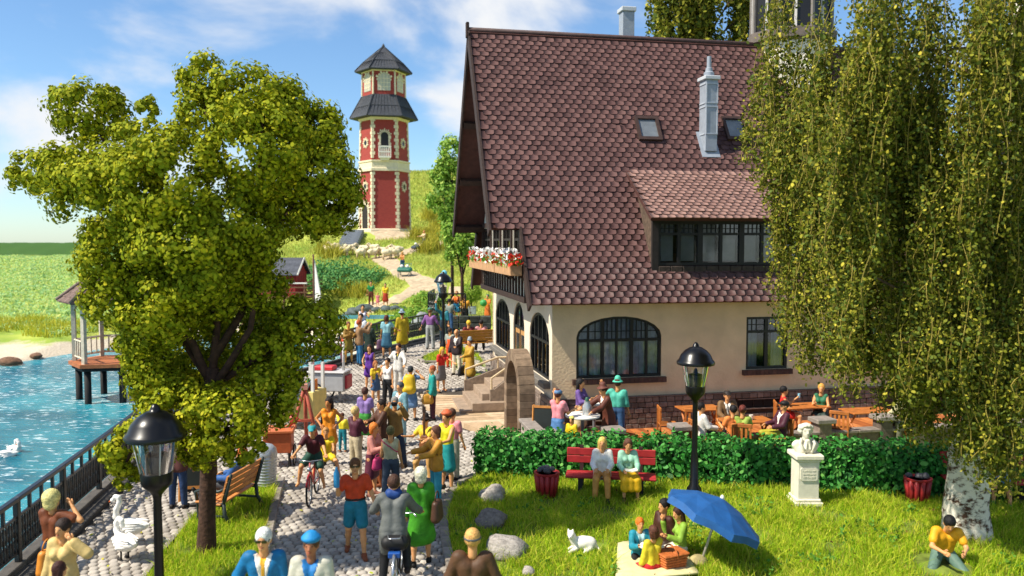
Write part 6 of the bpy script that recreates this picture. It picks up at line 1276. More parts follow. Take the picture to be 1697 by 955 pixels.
sdfobj('hair', hairp, MB_, stt, .014, k=.015); sdfobj('cravat', [E((0, -.115, bz_+.26), (.05, .035, .03)), C_((-.02, -.12, bz_+.24), (-.045, -.15, bz_+.1), .03, .022), C_((.02, -.12, bz_+.24), (.045, -.15, bz_+.1), .03, .022)], MB_, stt, .012, k=.015)
for s in (-1, 1): MB().tube([(s*.1, -.05, bz_+.29), (s*.15, -.11, bz_+.2), (s*.06, -.165, bz_+.03)], [.03, .035, .02], 6).build('lapel', MB_, stt, True)
# ---- picnic
BLUE = mat('#1d548f', .6, .14, 5, .15, 90); pbz = gp(1157, 938, 0); apx = at(1197, 826, pbz.y-.05)
um = empty('parasol', pbz, 0, 'blue tilted parasol planted beside the picnic rug', 'parasol'); ax_ = (apx-pbz); ln = ax_.length; Q = ax_.to_track_quat('Z', 'Y')
Rm = (Matrix.Rotation(R(-4), 3, 'X') @ Matrix.Rotation(R(8), 3, 'Y') @ Q.to_matrix())
MB().tube([(0, 0, -.1), tuple(ax_*.97)], .022, 10).build('pole', mat('#b7b2a6', .4, .1, metal=.3), um, True)
b = MB(); nS = 8; rr_ = .82; c0 = ax_
ring = lambda r_, z_, k: [c0+Rm @ Vector((r_*math.cos(2*math.pi*(i)/nS+.3), r_*math.sin(2*math.pi*i/nS+.3), z_)) for i in range(nS)]
for i in range(nS):
    j = (i+1) % nS; t0, m0, e0_, w0 = ring(.02, 0, 0), ring(.42, -.10, 0), ring(rr_, -.30, 0), ring(rr_*1.01, -.42, 0)
    mid = lambda P_: (P_[i]+P_[j])/2
    q = MB().add([t0[i], t0[j], m0[j], m0[i], e0_[j], e0_[i], w0[j], w0[i], mid(e0_)+Rm @ Vector((0, 0, .03)), mid(w0)+Rm @ Vector((0, 0, .035))], [(0, 1, 2, 3), (3, 2, 4, 8), (3, 8, 5), (5, 8, 9, 7), (8, 4, 6, 9)])
    q.build('canopy_panel', BLUE, um)
    MB().tube([c0+Rm @ Vector((0, 0, -.012)), m0[i]+Rm @ Vector((0, 0, -.012)), e0_[i]+Rm @ Vector((0, 0, -.012))], .009, 5).build('rib', mat('#1a3f6a', .5, .1), um)
MB().lathe([(.03, -.02), (.035, .02), (.02, .05), (.001, .06)], 10).build('tip', mat('#e4dfd2', .5, .05), um, True, loc=tuple(c0))
sdfobj('base_stone', [E((0, 0, .06), (.16, .14, .13))], mat('#a99a6a', .9, .2, 8, .4), um, .03)
rgp = [gp(x, y, 0) for x, y in ((1024, 912), (1122, 902), (1158, 962), (1020, 975))]
rg_ = MB(); nn = 10
for i in range(nn+1):
    for j in range(nn+1): q = rgp[0].lerp(rgp[1], i/nn).lerp(rgp[3].lerp(rgp[2], i/nn), j/nn); rg_.v.append((q.x, q.y, .10+.02*math.sin(i*1.3+j)*math.cos(j*1.1)))
for i in range(nn):
    for j in range(nn): a = i*(nn+1)+j; rg_.f.append((a, a+1, a+nn+2, a+nn+1))
k = rg_.build('picnic_rug', mat('#d8cc96', .9, .1, 6, .3, 50), None, True); tag(k, 'pale yellow picnic rug spread on the lawn', 'rug'); sm2 = k.modifiers.new('thick', 'SOLIDIFY'); sm2.thickness = .03
bk = empty('picnic_basket', gp(1112, 950, 0)+Vector((0, 0, .1)), R(25), 'orange-brown wicker basket with lid on the picnic rug', 'basket'); wk = mat('#b8642c', .7, .2, 20, .6, 60)
for i in range(5): MB().bev((-.2-.006*i, -.14-.006*i, i*.045), (.2+.006*i, .14+.006*i, i*.045+.04), .015).build('weave_row', wk, bk)
MB().bev((-.24, -.18, .225), (.0, .18, .26), .015).build('lid', wk, bk); MB().bev((.01, -.18, .225), (.24, .18, .26), .015).build('lid', wk, bk)
MB().tube([(0, .18*math.cos(a), .2+.16*math.sin(a)) for a in np.linspace(0, math.pi, 9)], .013, 6).build('handle', wk, bk, True)
ck = empty('cake', Vector(pk1['hand'][0]).lerp(Vector(pk1['hand'][1]), .5)+Vector((0, 0, -.02)), 0, 'white round cake with red top in the ginger boy\'s hands', 'cake'); MB().lathe([(.11, 0), (.13, .02), (.1, .06), (.02, .07)], 14).build('sponge', mat('#e8e2d8', .6, .05), ck, True); MB().lathe([(.05, .065), (.045, .085), (.01, .09)], 12).build('topping', mat('#b8242a', .4, .1), ck, True)
# ---- white dog lying on the lawn
dg_ = gp(962, 916, 0); dog = empty('dog', dg_, R(0), 'small white dog lying on the park lawn with ears pricked', 'dog')
sdfobj('body', [E((.05, 0, .17), (.19, .12, .12)), E((.16, .01, .15), (.12, .11, .12)), C_((-.1, -.02, .2), (-.15, -.04, .3), .075, .065), E((-.165, -.06, .34), (.06, .07, .058)), C_((-.18, -.1, .33), (-.19, -.145, .315), .035, .026), C_((-.14, -.06, .385), (-.13, -.055, .44), .022, .008), C_((-.205, -.05, .385), (-.215, -.045, .44), .022, .008), C_((-.08, -.08, .1), (-.2, -.14, .055), .04, .03), C_((-.08, .06, .1), (-.19, .02, .055), .04, .03), C_((.16, -.08, .1), (.06, -.13, .05), .05, .03), C_((.26, .02, .12), (.33, -.08, .07), .025, .015)], mat('#ece6da', .6, .05, 9), dog, .018, k=.03)
for s in (-1, 1): MB().lathe([(.001, -.007), (.008, 0), (.001, .007)], 7, (-.165+s*.028, -.125, .35)).build('eye', mat('#1a1512', .3, 0), dog)
MB().lathe([(.001, -.01), (.012, 0), (.001, .01)], 7, (-.19, -.165, .322)).build('nose', mat('#1a1512', .4, 0), dog)
# brown dog in the crowd
bd = empty('dog', ppos(627, 806), R(70), 'brown dog sitting in the crowd by the red-haired woman', 'dog')
sdfobj('body', [E((0, .1, .18), (.12, .16, .16)), C_((0, 0, .3), (0, -.06, .45), .1, .08), E((0, -.12, .52), (.075, .09, .075)), C_((0, -.18, .5), (0, -.25, .48), .045, .032), C_((.05, -.1, .58), (.06, -.09, .64), .025, .01), C_((-.05, -.1, .58), (-.06, -.09, .64), .025, .01), C_((.06, -.06, .3), (.06, -.1, .03), .045, .032), C_((-.06, -.06, .3), (-.06, -.1, .03), .045, .032), C_((.1, .08, .08), (.1, -.04, .04), .05, .035), C_((-.1, .08, .08), (-.1, -.04, .04), .05, .035), C_((0, .24, .1), (.05, .38, .2), .03, .015)], mat('#8a4a24', .6, .15), bd, .026, k=.03)
# ---- swans
def swan(pos, rz, label, swim=False, pose=0):
    o = empty('swan', pos, rz, label, 'swan'); o.scale = (.86,)*3; w = mat('#efece4', .6, .05, 9, .25, 25); z = -.13 if swim else .17; h_ = max(.02, pos[1]/F*1.7)
    nk = [(-.2, 0, z+.22), (-.31, 0, z+.36), (-.29, 0, z+.52), (-.22, 0, z+.66), (-.235, 0, z+.76), (-.31, 0, z+.775), (-.36, 0, z+.70)] if pose == 0 else [(-.2, 0, z+.22), (-.31, .01, z+.34), (-.33, .02, z+.48), (-.27, .04, z+.57), (-.2, .06, z+.54), (-.2, .07, z+.44)]
    nk = [(a, b, c) for a, b, c in nk]
    sdfobj('body', [E((0, 0, z+.17), (.30, .17, .16)), E((.2, 0, z+.2), (.2, .12, .1)), C_((.3, 0, z+.22), (.44, 0, z+.25), .07, .02), E((-.17, 0, z+.18), (.12, .12, .14))]+[C_(nk[i], nk[i+1], .062-.004*i, .058-.004*i) for i in range(len(nk)-1)]+[E((nk[-1][0]-.015, nk[-1][1], nk[-1][2]-.0), (.052, .04, .043))], w, o, h_, k=.03)
    for s in (-1, 1):
        for i in range(4): sdfobj('wing_feather', [C_((-.12+i*.06, s*(.15+.008*i), z+.26-.045*i), (.36-i*.03, s*(.1-.01*i), z+.3-.05*i), .045, .014)], w, o, h_, k=.02)
    e = nk[-1]; MB().tube([(e[0]-.03, e[1], e[2]), (e[0]-.10, e[1], e[2]-.045)], [.024, .010], 7).build('beak', mat('#d8652a', .5, .05), o, True); MB().tube([(e[0]-.015, e[1], e[2]+.01), (e[0]-.055, e[1], e[2]-.01)], [.03, .02], 6).build('mask', mat('#1c1a1a', .5, 0), o, True)
    if not swim:
        for s in (-1, 1): MB().tube([(0, s*.07, z+.06), (0, s*.07, .03)], .018, 6).tube([(.01, s*.07, .03), (-.1, s*.07, .02)], [.02, .035], 6).build('leg', mat('#2a2624', .6, .1), o, True)
    return o
p1 = gp(207, 930, 0); swan((p1.x, p1.y, .02), R(-38), 'white swan standing on the paving with its neck tucked', pose=1); p2 = gp(216, 902, 0); swan((p2.x, p2.y, .02), R(-10), 'white swan standing on the paving with its neck held high', pose=0)
p3_ = gp(24, 748, -1); swan((p3_.x, p3_.y, -1), R(150), 'white swan swimming on the lake with its head turned', True, 1); p4_ = gp(8, 756, -1); swan((p4_.x, p4_.y, -1), R(10), 'white swan swimming with lowered head beside the other', True, 0)
# ---- benches by the trees
def ironbench(pos, rz, L_, label, wood, iron):
    o = empty('bench', pos, rz, label, 'bench'); n = 5
    for i in range(5): MB().bev((-L_/2, -.34+i*.105, .43-.008*i), (L_/2, -.25+i*.105, .465-.008*i), .008).build('seat_slat', wood, o)
    for i in range(4):
        c = Vector((0, .2+i*.035, .56+i*.115)); q = MB(); q.box(c, (L_, .03, .1), M=Matrix.Rotation(R(-17), 3, 'X')); q.build('back_slat', wood, o)
    for x in (-L_/2+.06, L_/2-.06):
        MB().tube([(x, -.34, 0), (x, -.30, .2), (x, -.32, .42), (x, .18, .40), (x, .22, .5), (x, .36, .98)], [.035, .035, .04, .04, .04, .03], 6).tube([(x, .2, .42), (x, .22, .2), (x, .36, 0)], .035, 6).tube([(x, -.32, .42), (x, -.36, .62), (x, -.2, .68), (x, .1, .64), (x, .28, .72)], .032, 6).tube([(x, -.3, .18), (x, .24, .18)], .025, 6).build('iron_side', iron, o, True)
    return o
wood1 = mat('#c98445', .6, .18, 8, .15, 30); ib = yp(376, 15.35, .06); ironbench(ib, R(-100), 1.35, 'orange-slatted bench with dark iron sides on the grass strip', wood1, mat('#2f3a38', .5, .15))
mb = person(Vector((ib.x-.06, ib.y+.22, .06)), -96, 'ginger man in blue jacket lounging on the orange-slatted bench', 1.68, ('jacket', '#28548f'), ('pants', '#3a3d42'), ('short', '#c9642a'), seat=.42, legs=((82, 8, 20), (95, 8, 70)), lean=-22, arms=A('lap', 'lap'), shoe='#15130f')
isb = Vector((at(790, 570, 32.6).x, 32.6, rise(32.6)+.02)); ironbench(isb, R(205), 1.9, 'mustard-coloured wooden bench on the small grass patch by the inn', mat('#b07a2a', .6, .15, 8), IRON)
fwv = Vector((math.sin(R(205)), -math.cos(R(205)), 0)); sdv = Vector((math.cos(R(205)), math.sin(R(205)), 0))
person(isb+sdv*.35, 205, 'blonde person in maroon jacket seated on the mustard bench', 1.7, ('jacket', '#6a1f26'), ('pants', '#3a3a40'), ('short', '#e0b832'), seat=.43, legs=SIT); person(isb-sdv*.2, 190, 'dark-haired person seated close beside the blonde on the mustard bench', 1.72, ('tee', '#c98a8a'), ('pants', '#3a3a40'), ('short', '#1f1815'), seat=.43, legs=SIT)
# ---- silver bin, blackboards, white tables
sb = ppos(441, 812); o = empty('rubbish_bin', sb, 0, 'ribbed silver rubbish bin with domed lid at the path edge', 'litter bin'); sv = mat('#b9bdbf', .35, .1, 6, .1, 30, metal=.5)
prof = [(.2, 0)]+[(.2+.012*(i % 2)+.0015*i, .03+i*.032) for i in range(22)]; MB().lathe(prof+[(.23, .76)], 22).build('body', sv, o, 30); MB().lathe([(.245, .75), (.245, .79), (.22, .9), (.15, .97), (.05, 1.0), (.001, 1.0)], 22).build('lid', sv, o, 40)
def board(pos, rz, w, h_, label, txt=None):
    o = empty('blackboard', pos, rz, label, 'sign'); wd = mat('#b5793a', .6, .15, 8)
    for s, y0_, y1_ in ((1, -.18, .0), (-1, .22, .02)):
        for x in (-w/2, w/2): MB().tube([(x, y0_, 0), (x, y1_, h_)], .032, 4).build('leg', wd, o)
    tl = math.atan2(.18, h_); M3 = Matrix.Rotation(-tl, 3, 'X')
    for z_ in (.28, h_-.03): y_ = -.18+.18*z_/h_; MB().box((0, y_, z_), (w, .045, .06), M=M3).build('crossbar', wd, o)
    zc = (.28+h_)/2; MB().box((0, -.18+.18*zc/h_, zc), (w-.05, .02, h_-.33), M=M3).build('slate', mat('#1d2422', .7, .2, 5), o)
    if txt:
        zt = h_-.27; t = text(txt, .2, (0, -.18+.18*zt/h_-.016, zt), (R(90)-tl, 0, 0), mat('#e8e8e2', .8, .05), o, ext=.002)
    return o
bp_ = ppos(318, 829); board(bp_+Vector((.1, .1, 0)), R(10), .66, 1.15, 'wood-framed coffee blackboard on the promenade', 'Coffee'); board(tz(905, 19.9), R(-12), .62, 1.05, 'wood-framed empty blackboard beside the stone arch')
def bistro(pos, label, r=.42, h_=.95):
    o = empty('standing_table', pos, 0, label, 'table', 'round white tables'); MB().lathe([(r*.93, h_-.05), (r, h_-.03), (r, h_), (r*.97, h_+.005)], 28).build('table_top', mat('#ebe6dc', .5, .05), o, 30)
    MB().lathe([(.04, .04), (.04, h_-.1), (.1, h_-.05)], 12).build('column', mat('#8b8f93', .35, .1, metal=.5), o, 40); MB().lathe([(.26, 0), (.26, .02), (.06, .06)], 20).build('foot', mat('#8b8f93', .35, .1, metal=.5), o, 40); return o
t1 = tz(966, 19.3); bistro(t1, 'round white standing table with a milk can on it'); bistro(tz(985, 20.9), 'round white standing table behind the man in turquoise'); bistro(yp(326, 17.6), 'round white table under the broad-leaved tree', .45, 1.0)
mc = empty('milk_can', t1+Vector((.1, -.05, .955)), 0, 'silver milk can with green stopper on the white table', 'can'); MB().lathe([(.1, 0), (.11, .02), (.11, .22), (.07, .29), (.075, .33), (.065, .33)], 16).build('body', mat('#b9bdbf', .35, .1, metal=.5), mc, 40); MB().lathe([(.045, .32), (.05, .4), (.03, .43), (.001, .43)], 10).build('stopper', mat('#2f5a48', .5, .1), mc, 40)
# ---- garden furniture
gw_ = mat('#b0682c', .6, .18, 7, .2, 30)
def gchair(pos, face, label):
    o = empty('garden_chair', pos, R(face), label, 'chair', 'wooden garden chairs')
    for x in (-.2, .2): MB().bbox((x-.022, -.22, 0), (x+.022, -.18, .41)).build('leg', gw_, o); MB().bbox((x-.022, .19, 0), (x+.022, .23, .86)).build('leg', gw_, o)
    MB().bev((-.235, -.25, .405), (.235, .22, .44), .01).build('seat', gw_, o)
    for x in (-.1, 0, .1): MB().bbox((x-.025, .2, .45), (x+.025, .22, .8)).build('back_slat', gw_, o)
    MB().bev((-.235, .19, .78), (.235, .235, .87), .01).build('top_rail', gw_, o); return o
def gtable(pos, rz, label, w=1.25, d=.7):
    o = empty('garden_table', pos, rz, label, 'table', 'wooden garden tables')
    for i in range(5): MB().bev((-w/2, -d/2+i*d/5+.004, .70), (w/2, -d/2+(i+1)*d/5-.004, .735), .006).build('plank', gw_, o)
    for x in (-w*.38, w*.38):
        MB().tube([(x, -d*.42, 0), (x, d*.3, .7)], .032, 4).tube([(x, d*.42, 0), (x, -d*.3, .7)], .032, 4).build('trestle', gw_, o)
    return o
CL = ['beside the lamp with the waiter in white', 'carrying the man in the tweed suit', 'of the child in orange', 'of the woman in green shirt', 'of the man in the plum jacket', 'of the woman in red', 'of the blonde woman in dark green', 'half hidden by birch strands']
for (p_, fc), c_ in zip(SEATS, CL): gchair(p_, fc, 'wooden garden chair '+c_)
gtable(tz(1238, 19.75), TH, 'plank garden table with the flat-capped man and the white waiter around it'); gtable(tz(1332, 21.5), TH, 'plank garden table between the woman in red and the blonde'); gtable(tz(1160, 21.2), TH, 'empty plank garden table against the inn wall', 1.1); gtable(tz(1440, 20.9), TH, 'plank garden table screened by the birch strands')
gchair(tz(1107, 20.7), 90, 'empty wooden garden chair by the lamp post and wall table'); gchair(tz(1395, 20.3), 150, 'empty wooden garden chair turned to the far table'); gchair(tz(1150, 20.6), 170, 'empty wooden garden chair pushed to the wall table')
gl = empty('glass', Vector(bg_['hand'][1])+Vector((0, 0, 0)), 0, 'pale blue drinking glass raised by the woman in red', 'glass'); MB().lathe([(.03, -.04), (.035, .07), (.03, .07), (.026, -.03)], 10).build('tumbler', mat('#8fc4d8', .15, 0), gl, 40)
pt_ = tz(1238, 19.75)
for i, (dx, dy, c_) in enumerate(((-.3, .1, 'white beer mug on the table by the waiter'), (.12, .0, 'white beer mug in the middle of the table'))):
    mg = empty('mug', pt_+Vector((dx, dy, .736)), 0, c_, 'mug'); MB().lathe([(.045, 0), (.05, .12), (.042, .12), (.04, .02)], 12).build('cup', mat('#e4ddd0', .4, .05), mg, 40); MB().tube([(.05+.03*math.sin(a), 0, .06-.035*math.cos(a)) for a in np.linspace(0, math.pi, 6)], .008, 5).build('handle', mat('#e4ddd0', .4, .05), mg, True)
# ---- small held things
bt_ = pq['hand'][0]; o = empty('bottle', bt_+Vector((0, -.01, -.12)), 0, 'blue bottle held up by the man in orange', 'bottle'); MB().lathe([(.045, 0), (.05, .02), (.05, .1), (.05, .2), (.045, .24), (.02, .3), (.02, .33), (.001, .33)], 12).build('body', mat('#2f86b8', .3, .05), o, 50)
ca = empty('camera', Vector(pc['hand'][0]).lerp(Vector(pc['hand'][1]), .5)+Vector((0, -.05, .02)), 0, 'black camera held by the photographer in olive coat', 'camera'); MB().bev((-.07, -.03, -.045), (.07, .03, .045), .01).build('body', mat('#151516', .5, .05), ca); q = MB().lathe([(.035, 0), (.04, .08), (.03, .085), (.02, .07)], 12).build('lens', mat('#0e0e10', .2, 0), ca, 40); q.rotation_euler = (R(90), 0, 0); q.location = (0, -.03, 0)
ba = empty('ball', Vector(po['hand'][0]).lerp(Vector(po['hand'][1]), .5)+Vector((0, -.1, 0)), 0, 'green ball held by the person in orange t-shirt', 'ball'); sdfobj('sphere', [E((0, 0, 0), (.2, .2, .2))], mat('#3f9a4a', .5, .1), ba, .05)
rs = empty('rucksack', Vector(pb_['back']), pb_['face'], 'yellow rucksack on the back of the woman in denim blue', 'bag'); sdfobj('pack', [C_((s*.07, .05, .1), (s*.09, .06, -.24), .105, .12) for s in (-1, 0, 1)]+[C_((-.07, .15, -.2), (.07, .15, -.2), .07, .07)], mat('#d9b31f', .5, .12), rs, .03, k=.06)
for s in (-1, 1): MB().tube([(s*.11, 0, .18), (s*.12, -.16, .2), (s*.13, -.26, .05), (s*.13, -.1, -.2)], .02, 5).build('strap', mat('#b8921f', .6, .1), rs, True)
bag(ppos(717, 696)+Vector((-.12, -.2, .82)), R(10), (.32, .14, .3), '#b8862a', 'tan leather satchel hanging by the man in green jacket', 'satchel')
bag(ppos(648, 832)+Vector((-.26, -.02, .92)), R(60), (.26, .12, .24), '#c2386a', 'small pink shoulder bag of the woman in tight jeans')
bag(ppos(698, 935)+Vector((.27, -.05, 1.12)), R(80), (.34, .14, .4), '#4a3022', 'brown bag hanging from the arm of the woman in green')
bkk = empty('book', Vector(wb['hand'][0]).lerp(Vector(wb['hand'][1]), .5)+Vector((0, 0, .03)), R(5), 'open book in the lap of the reading woman', 'book'); MB().box((-.06, 0, .01), (.12, .16, .02), M=Matrix.Rotation(R(12), 3, 'Y')).box((.06, 0, .01), (.12, .16, .02), M=Matrix.Rotation(R(-12), 3, 'Y')).build('pages', mat('#e8e2d0', .8, .05), bkk)
ic = ppos(697, 826); o = empty('instrument_case', ic, R(-20), 'open black instrument case with orange lining on the paving', 'case'); MB().bev((-.3, -.16, .01), (.3, .16, .1), .02).build('shell', mat('#17171a', .5, .1), o); MB().bev((-.27, -.13, .09), (.27, .13, .112), .008).build('lining', mat('#d9752a', .8, .1), o); q = MB().bev((-.3, -.02, 0), (.3, .02, .3), .015).build('lid', mat('#17171a', .5, .1), o); q.location = (0, .17, .08); q.rotation_euler = (R(-20), 0, 0)
gt = empty('guitar', ppos(706, 800)+Vector((.0, -.2, .86)), R(-30), 'brown guitar with upright neck played by the busker', 'guitar'); sdfobj('soundbox', [E((0, 0, 0), (.16, .05, .13)), E((.0, 0, .17), (.12, .05, .1))], mat('#7a4a24', .4, .15), gt, .03, k=.05); MB().box((0, -.02, .5), (.045, .025, .55)).build('neck', mat('#4a2f1c', .5, .1), gt); MB().box((0, -.02, .81), (.07, .03, .13)).build('head', mat('#2a1c14', .5, .1), gt)
# ---- bicycles
def bicycle(pos, rz, c, label, s=1., loads=False):
    o = empty('bicycle', pos, rz, label, 'bicycle'); o.scale = (s,)*3; r = .33; fr = mat(c, .35, .1, coat=.3); chr_ = mat('#b9bcc0', .2, .05, metal=.8)
    for y in (-.52, .52):
        w = MB().tube([(0, y+r*math.cos(a), r+r*math.sin(a)) for a in np.linspace(0, 2*math.pi, 29)[:-1]], .024, 6, closed=True).build('wheel', mat('#161616', .7, .1), o, True)
        MB().tube([(0, y+(r-.03)*math.cos(a), r+(r-.03)*math.sin(a)) for a in np.linspace(0, 2*math.pi, 25)[:-1]], .012, 5, closed=True).build('rim', chr_, w, True)
        b = MB()
        for i in range(12): a = i*math.pi/6; b.tube([(.015*(-1)**i, y, r), (0, y+(r-.03)*math.cos(a), r+(r-.03)*math.sin(a))], .003, 3)
        b.tube([(-.05, y, r), (.05, y, r)], .02, 6).build('spokes', chr_, w)
        MB().tube([(0, y+(r+.04)*math.cos(a), r+(r+.04)*math.sin(a)) for a in (np.linspace(.3, 2.6, 9) if y < 0 else np.linspace(.2, 3.0, 9))], .026, 5).build('mudguard', chr_ if y > 0 else fr, o, True)
    MB().tube([(0, -.52, r), (0, -.40, .72), (0, -.37, .95)], .018, 6).tube([(0, -.38, .85), (0, .12, .32)], .02, 6).tube([(0, .12, .32), (0, .24, .85)], .018, 6).tube([(0, -.40, .75), (0, .2, .72)], .018, 6).tube([(.03, .12, .32), (.05, .52, r)], .012, 5).tube([(0, .22, .74), (.05, .52, r)], .012, 5).build('frame', fr, o, True)
    MB().tube([(-.27, -.22, .98), (-.22, -.34, 1.0), (0, -.38, .98), (.22, -.34, 1.0), (.27, -.22, .98)], .013, 6).build('handlebar', chr_, o, True)
    sdfobj('saddle', [C_((-.05, .3, .9), (.05, .3, .9), .055, .055), C_((0, .25, .9), (0, .1, .9), .04, .025)], mat('#151516', .5, .1), o, .02)
    MB().tube([(-.12, .12, .15), (-.05, .12, .17), (.05, .12, .47), (.12, .12, .49)], .012, 5).build('pedals', chr_, o, True)
    MB().lathe([(.05, 0), (.055, .05), (.03, .09)], 10, (0, -.47, .78)).build('headlamp', chr_, o, True)
    if loads: sdfobj('saddle_bag', [C_((-.1, .46, .82), (.1, .46, .82), .11, .11)], mat('#161617', .6, .1), o, .02); MB().bev((-.09, .5, .64), (.09, .62, .72), .01).build('rear_light', mat('#1f4f9a', .4, .05), o); MB().tube([(-.1, .5, .94), (-.08, .6, .93), (.08, .6, .93), (.1, .5, .94)], .01, 5).build('carrier', chr_, o, True)
    return o
kb = ppos(503, 847)+Vector((0, .78, 0)); bicycle(kb, R(4), '#b01f2a', 'red bicycle ridden by the child in maroon t-shirt', .88)
person(kb+Vector((.0, .14, 0)), 4, 'barefoot child in maroon t-shirt and teal cap riding the red bicycle', 1.5, ('tee', '#4d1a22'), ('shorts', '#24483a'), ('short', '#8a5a30'), hat=('cap', '#2a8f96'), shoe=None, seat=.8, legs=((62, 22, 70), (38, 14, 62)), arms=A((48, 22, 25, 6), (48, 22, 25, 6)), lean=20, head=(0, 8))
person(kb+Vector((.16, .52, 0)), 12, 'child in yellow dress riding behind on the red bicycle', 1.25, ('dress', '#e0c41f'), None, ('short', '#b9854a'), shoe=None, seat=.72, legs=((70, 28, 60), (70, 28, 60)), arms=A('fwd', 'fwd'), lean=8)
gb = yp(656, 12.35); bicycle(gb, R(183), '#1f4f8f', 'bicycle with black saddle bag ridden by the man in grey suit', 1., True)
person(gb+Vector((-.03, -.26, 0)), 183, 'man in grey suit with blue collar riding a bicycle away', 1.74, ('jacket', '#5f625f'), ('pants', '#1c1c1e'), ('short', '#4a2f22'), seat=.84, legs=((50, 10, 70), (20, 8, 34)), arms=A((38, 26, 30, 12), (38, 26, 30, 12)), lean=14, extra=(('scarf', '#1f3f7a'), ('cape', '#5f625f')))
# ---- carts and stalls by the tree
def wheel(parent, c, r, ax='x', m=None, name='wheel'):
    f = (lambda a, d: (d, c[1]+r*math.cos(a), c[2]+r*math.sin(a))) if ax == 'x' else (lambda a, d: (c[0]+r*math.cos(a), d, c[2]+r*math.sin(a)))
    d0 = c[0] if ax == 'x' else c[1]; w = MB().tube([f(a, d0) for a in np.linspace(0, 2*math.pi, 25)[:-1]], r*.09, 6, closed=True).build(name, m or mat('#17171a', .6, .1), parent, True)
    b = MB()
    for i in range(12): a = i*math.pi/6; b.tube([c, f(a, d0)], .006, 4)
    b.build('spokes', mat('#d9d6d0', .5, .05), w); MB().tube([(c[0]-(.04 if ax == 'x' else 0), c[1]-(0 if ax == 'x' else .04), c[2]), (c[0]+(.04 if ax == 'x' else 0), c[1]+(0 if ax == 'x' else .04), c[2])], r*.16, 8).build('hub', mat('#2a2a2c', .5, .1), w); return w
hc = ppos(540, 672); o = empty('hot_dog_cart', hc+Vector((0, .45, 0)), R(-8), 'grey vending cart with red tray and spoked bicycle wheel', 'cart'); gm = mat('#a3a2a2', .55, .08, 6)
MB().bev((-.55, -.35, .42), (.62, .35, 1.0), .03).build('body', gm, o); MB().bev((-.6, -.4, 1.0), (.66, .4, 1.06), .02).build('counter', mat('#b9b6b4', .5, .06), o); MB().bev((-.42, -.22, 1.06), (.22, .2, 1.2), .03).build('tray', mat('#c22a30', .5, .1), o); MB().bev((.62, -.25, .5), (.7, .25, .92), .015).build('side_panel', mat('#a8303a', .5, .1), o)
for y in (-.42, .42): wheel(o, (-.32, y, .34), .34, 'y')
for x in (-.52, .5): MB().tube([(x, 0, 1.06), (x, 0, 1.95)], .045, 8).build('canopy_post', mat('#c4c1bd', .5, .05), o, True)
MB().bev((-.56, -.05, 1.9), (.54, .05, 1.97), .02).build('canopy_bar', mat('#d2ccc4', .6, .06), o); MB().tube([(.35, 0, .42), (.38, 0, .0)], .05, 8).build('prop_leg', gm, o, True)
so = ppos(492, 712); o = empty('book_stall', so+Vector((.1, .3, 0)), R(-14), 'yellow book stall with dark awning and white posts', 'stall'); ym = mat('#d9c274', .65, .1, 6)
MB().bev((-.6, -.4, .3), (.55, .4, 1.1), .02).build('counter', ym, o); MB().add([(-.75, -.75, .95), (.35, -.75, .95), (.35, -.1, 1.35), (-.75, -.1, 1.35), (-.75, -.75, .9), (.35, -.75, .9), (.35, -.1, 1.3), (-.75, -.1, 1.3)], [(0, 1, 2, 3), (4, 7, 6, 5), (0, 4, 5, 1), (1, 5, 6, 2), (2, 6, 7, 3), (3, 7, 4, 0)]).build('awning', mat('#3a4140', .7, .15), o)
for x, y in ((-.5, .3), (.1, .3), (.48, -.3), (.48, .3)): MB().bbox((x-.04, y-.04, 1.1), (x+.04, y+.04, 1.85)).build('post', mat('#d2cfc8', .6, .06), o)
for i, c_ in enumerate(('#c22a24', '#d9a41f', '#2f8a3a', '#b8342a', '#2a6a9a', '#d9761f')): MB().bbox((.12+i*.05, -.15, 1.1), (.16+i*.05, .12, 1.33+.03*(i % 3))).build('book', mat(c_, .6, .08), o)
for x, y in ((-.5, -.3), (.45, -.3), (-.5, .3), (.45, .3)): MB().bbox((x-.03, y-.03, 0), (x+.03, y+.03, .3)).build('leg', mat('#1d1c1c', .6, .1), o)
ep = ppos(506, 735); o = empty('easel', ep, R(10), 'tall red-brown wooden A-frame easel beside the book stall', 'easel'); rm = mat('#a8503a', .65, .15, 8)
for (x, y) in ((-.42, -.1), (.34, -.1), (.0, .45)): MB().tube([(x, y, 0), (0, .02, 1.5)], [.055, .045], 6).build('leg', rm, o, True)
MB().box((-.03, -.06, .62), (.5, .05, .07)).build('crossbar', rm, o); MB().box((0, 0, 1.5), (.16, .14, .14)).build('head_block', mat('#c98a74', .65, .1), o)
oo = ppos(458, 777); o = empty('barrel_organ', oo+Vector((0, .3, 0)), R(8), 'orange-brown barrel organ on wheels behind the silver bin', 'cart'); om = mat('#b0552c', .55, .15, 7)
MB().bev((-.34, -.28, .35), (.3, .28, .82), .02).build('case', om, o); MB().bev((-.4, -.33, .82), (.36, .33, .9), .02).build('top', mat('#c2683a', .55, .12), o); MB().lathe([(.07, .9), (.07, 1.15), (.05, 1.17)], 12, (.05, 0, 0)).build('chimney', mat('#1d1a1a', .5, .1), o, 40)
q = MB().lathe([(.03, 0), (.05, .1), (.16, .26), (.15, .26), (.04, .1)], 16).build('horn', mat('#b03a2a', .5, .1), o, True); q.location = (.22, 0, .92); q.rotation_euler = (0, R(35), 0)
for x in (-.38, .34): wheel(o, (x, 0, .24), .24, 'x')
MB().tube([(.25, -.2, .35), (.25, -.2, 0)], .035, 6).build('prop_leg', mat('#1d1a1a', .5, .1), o)
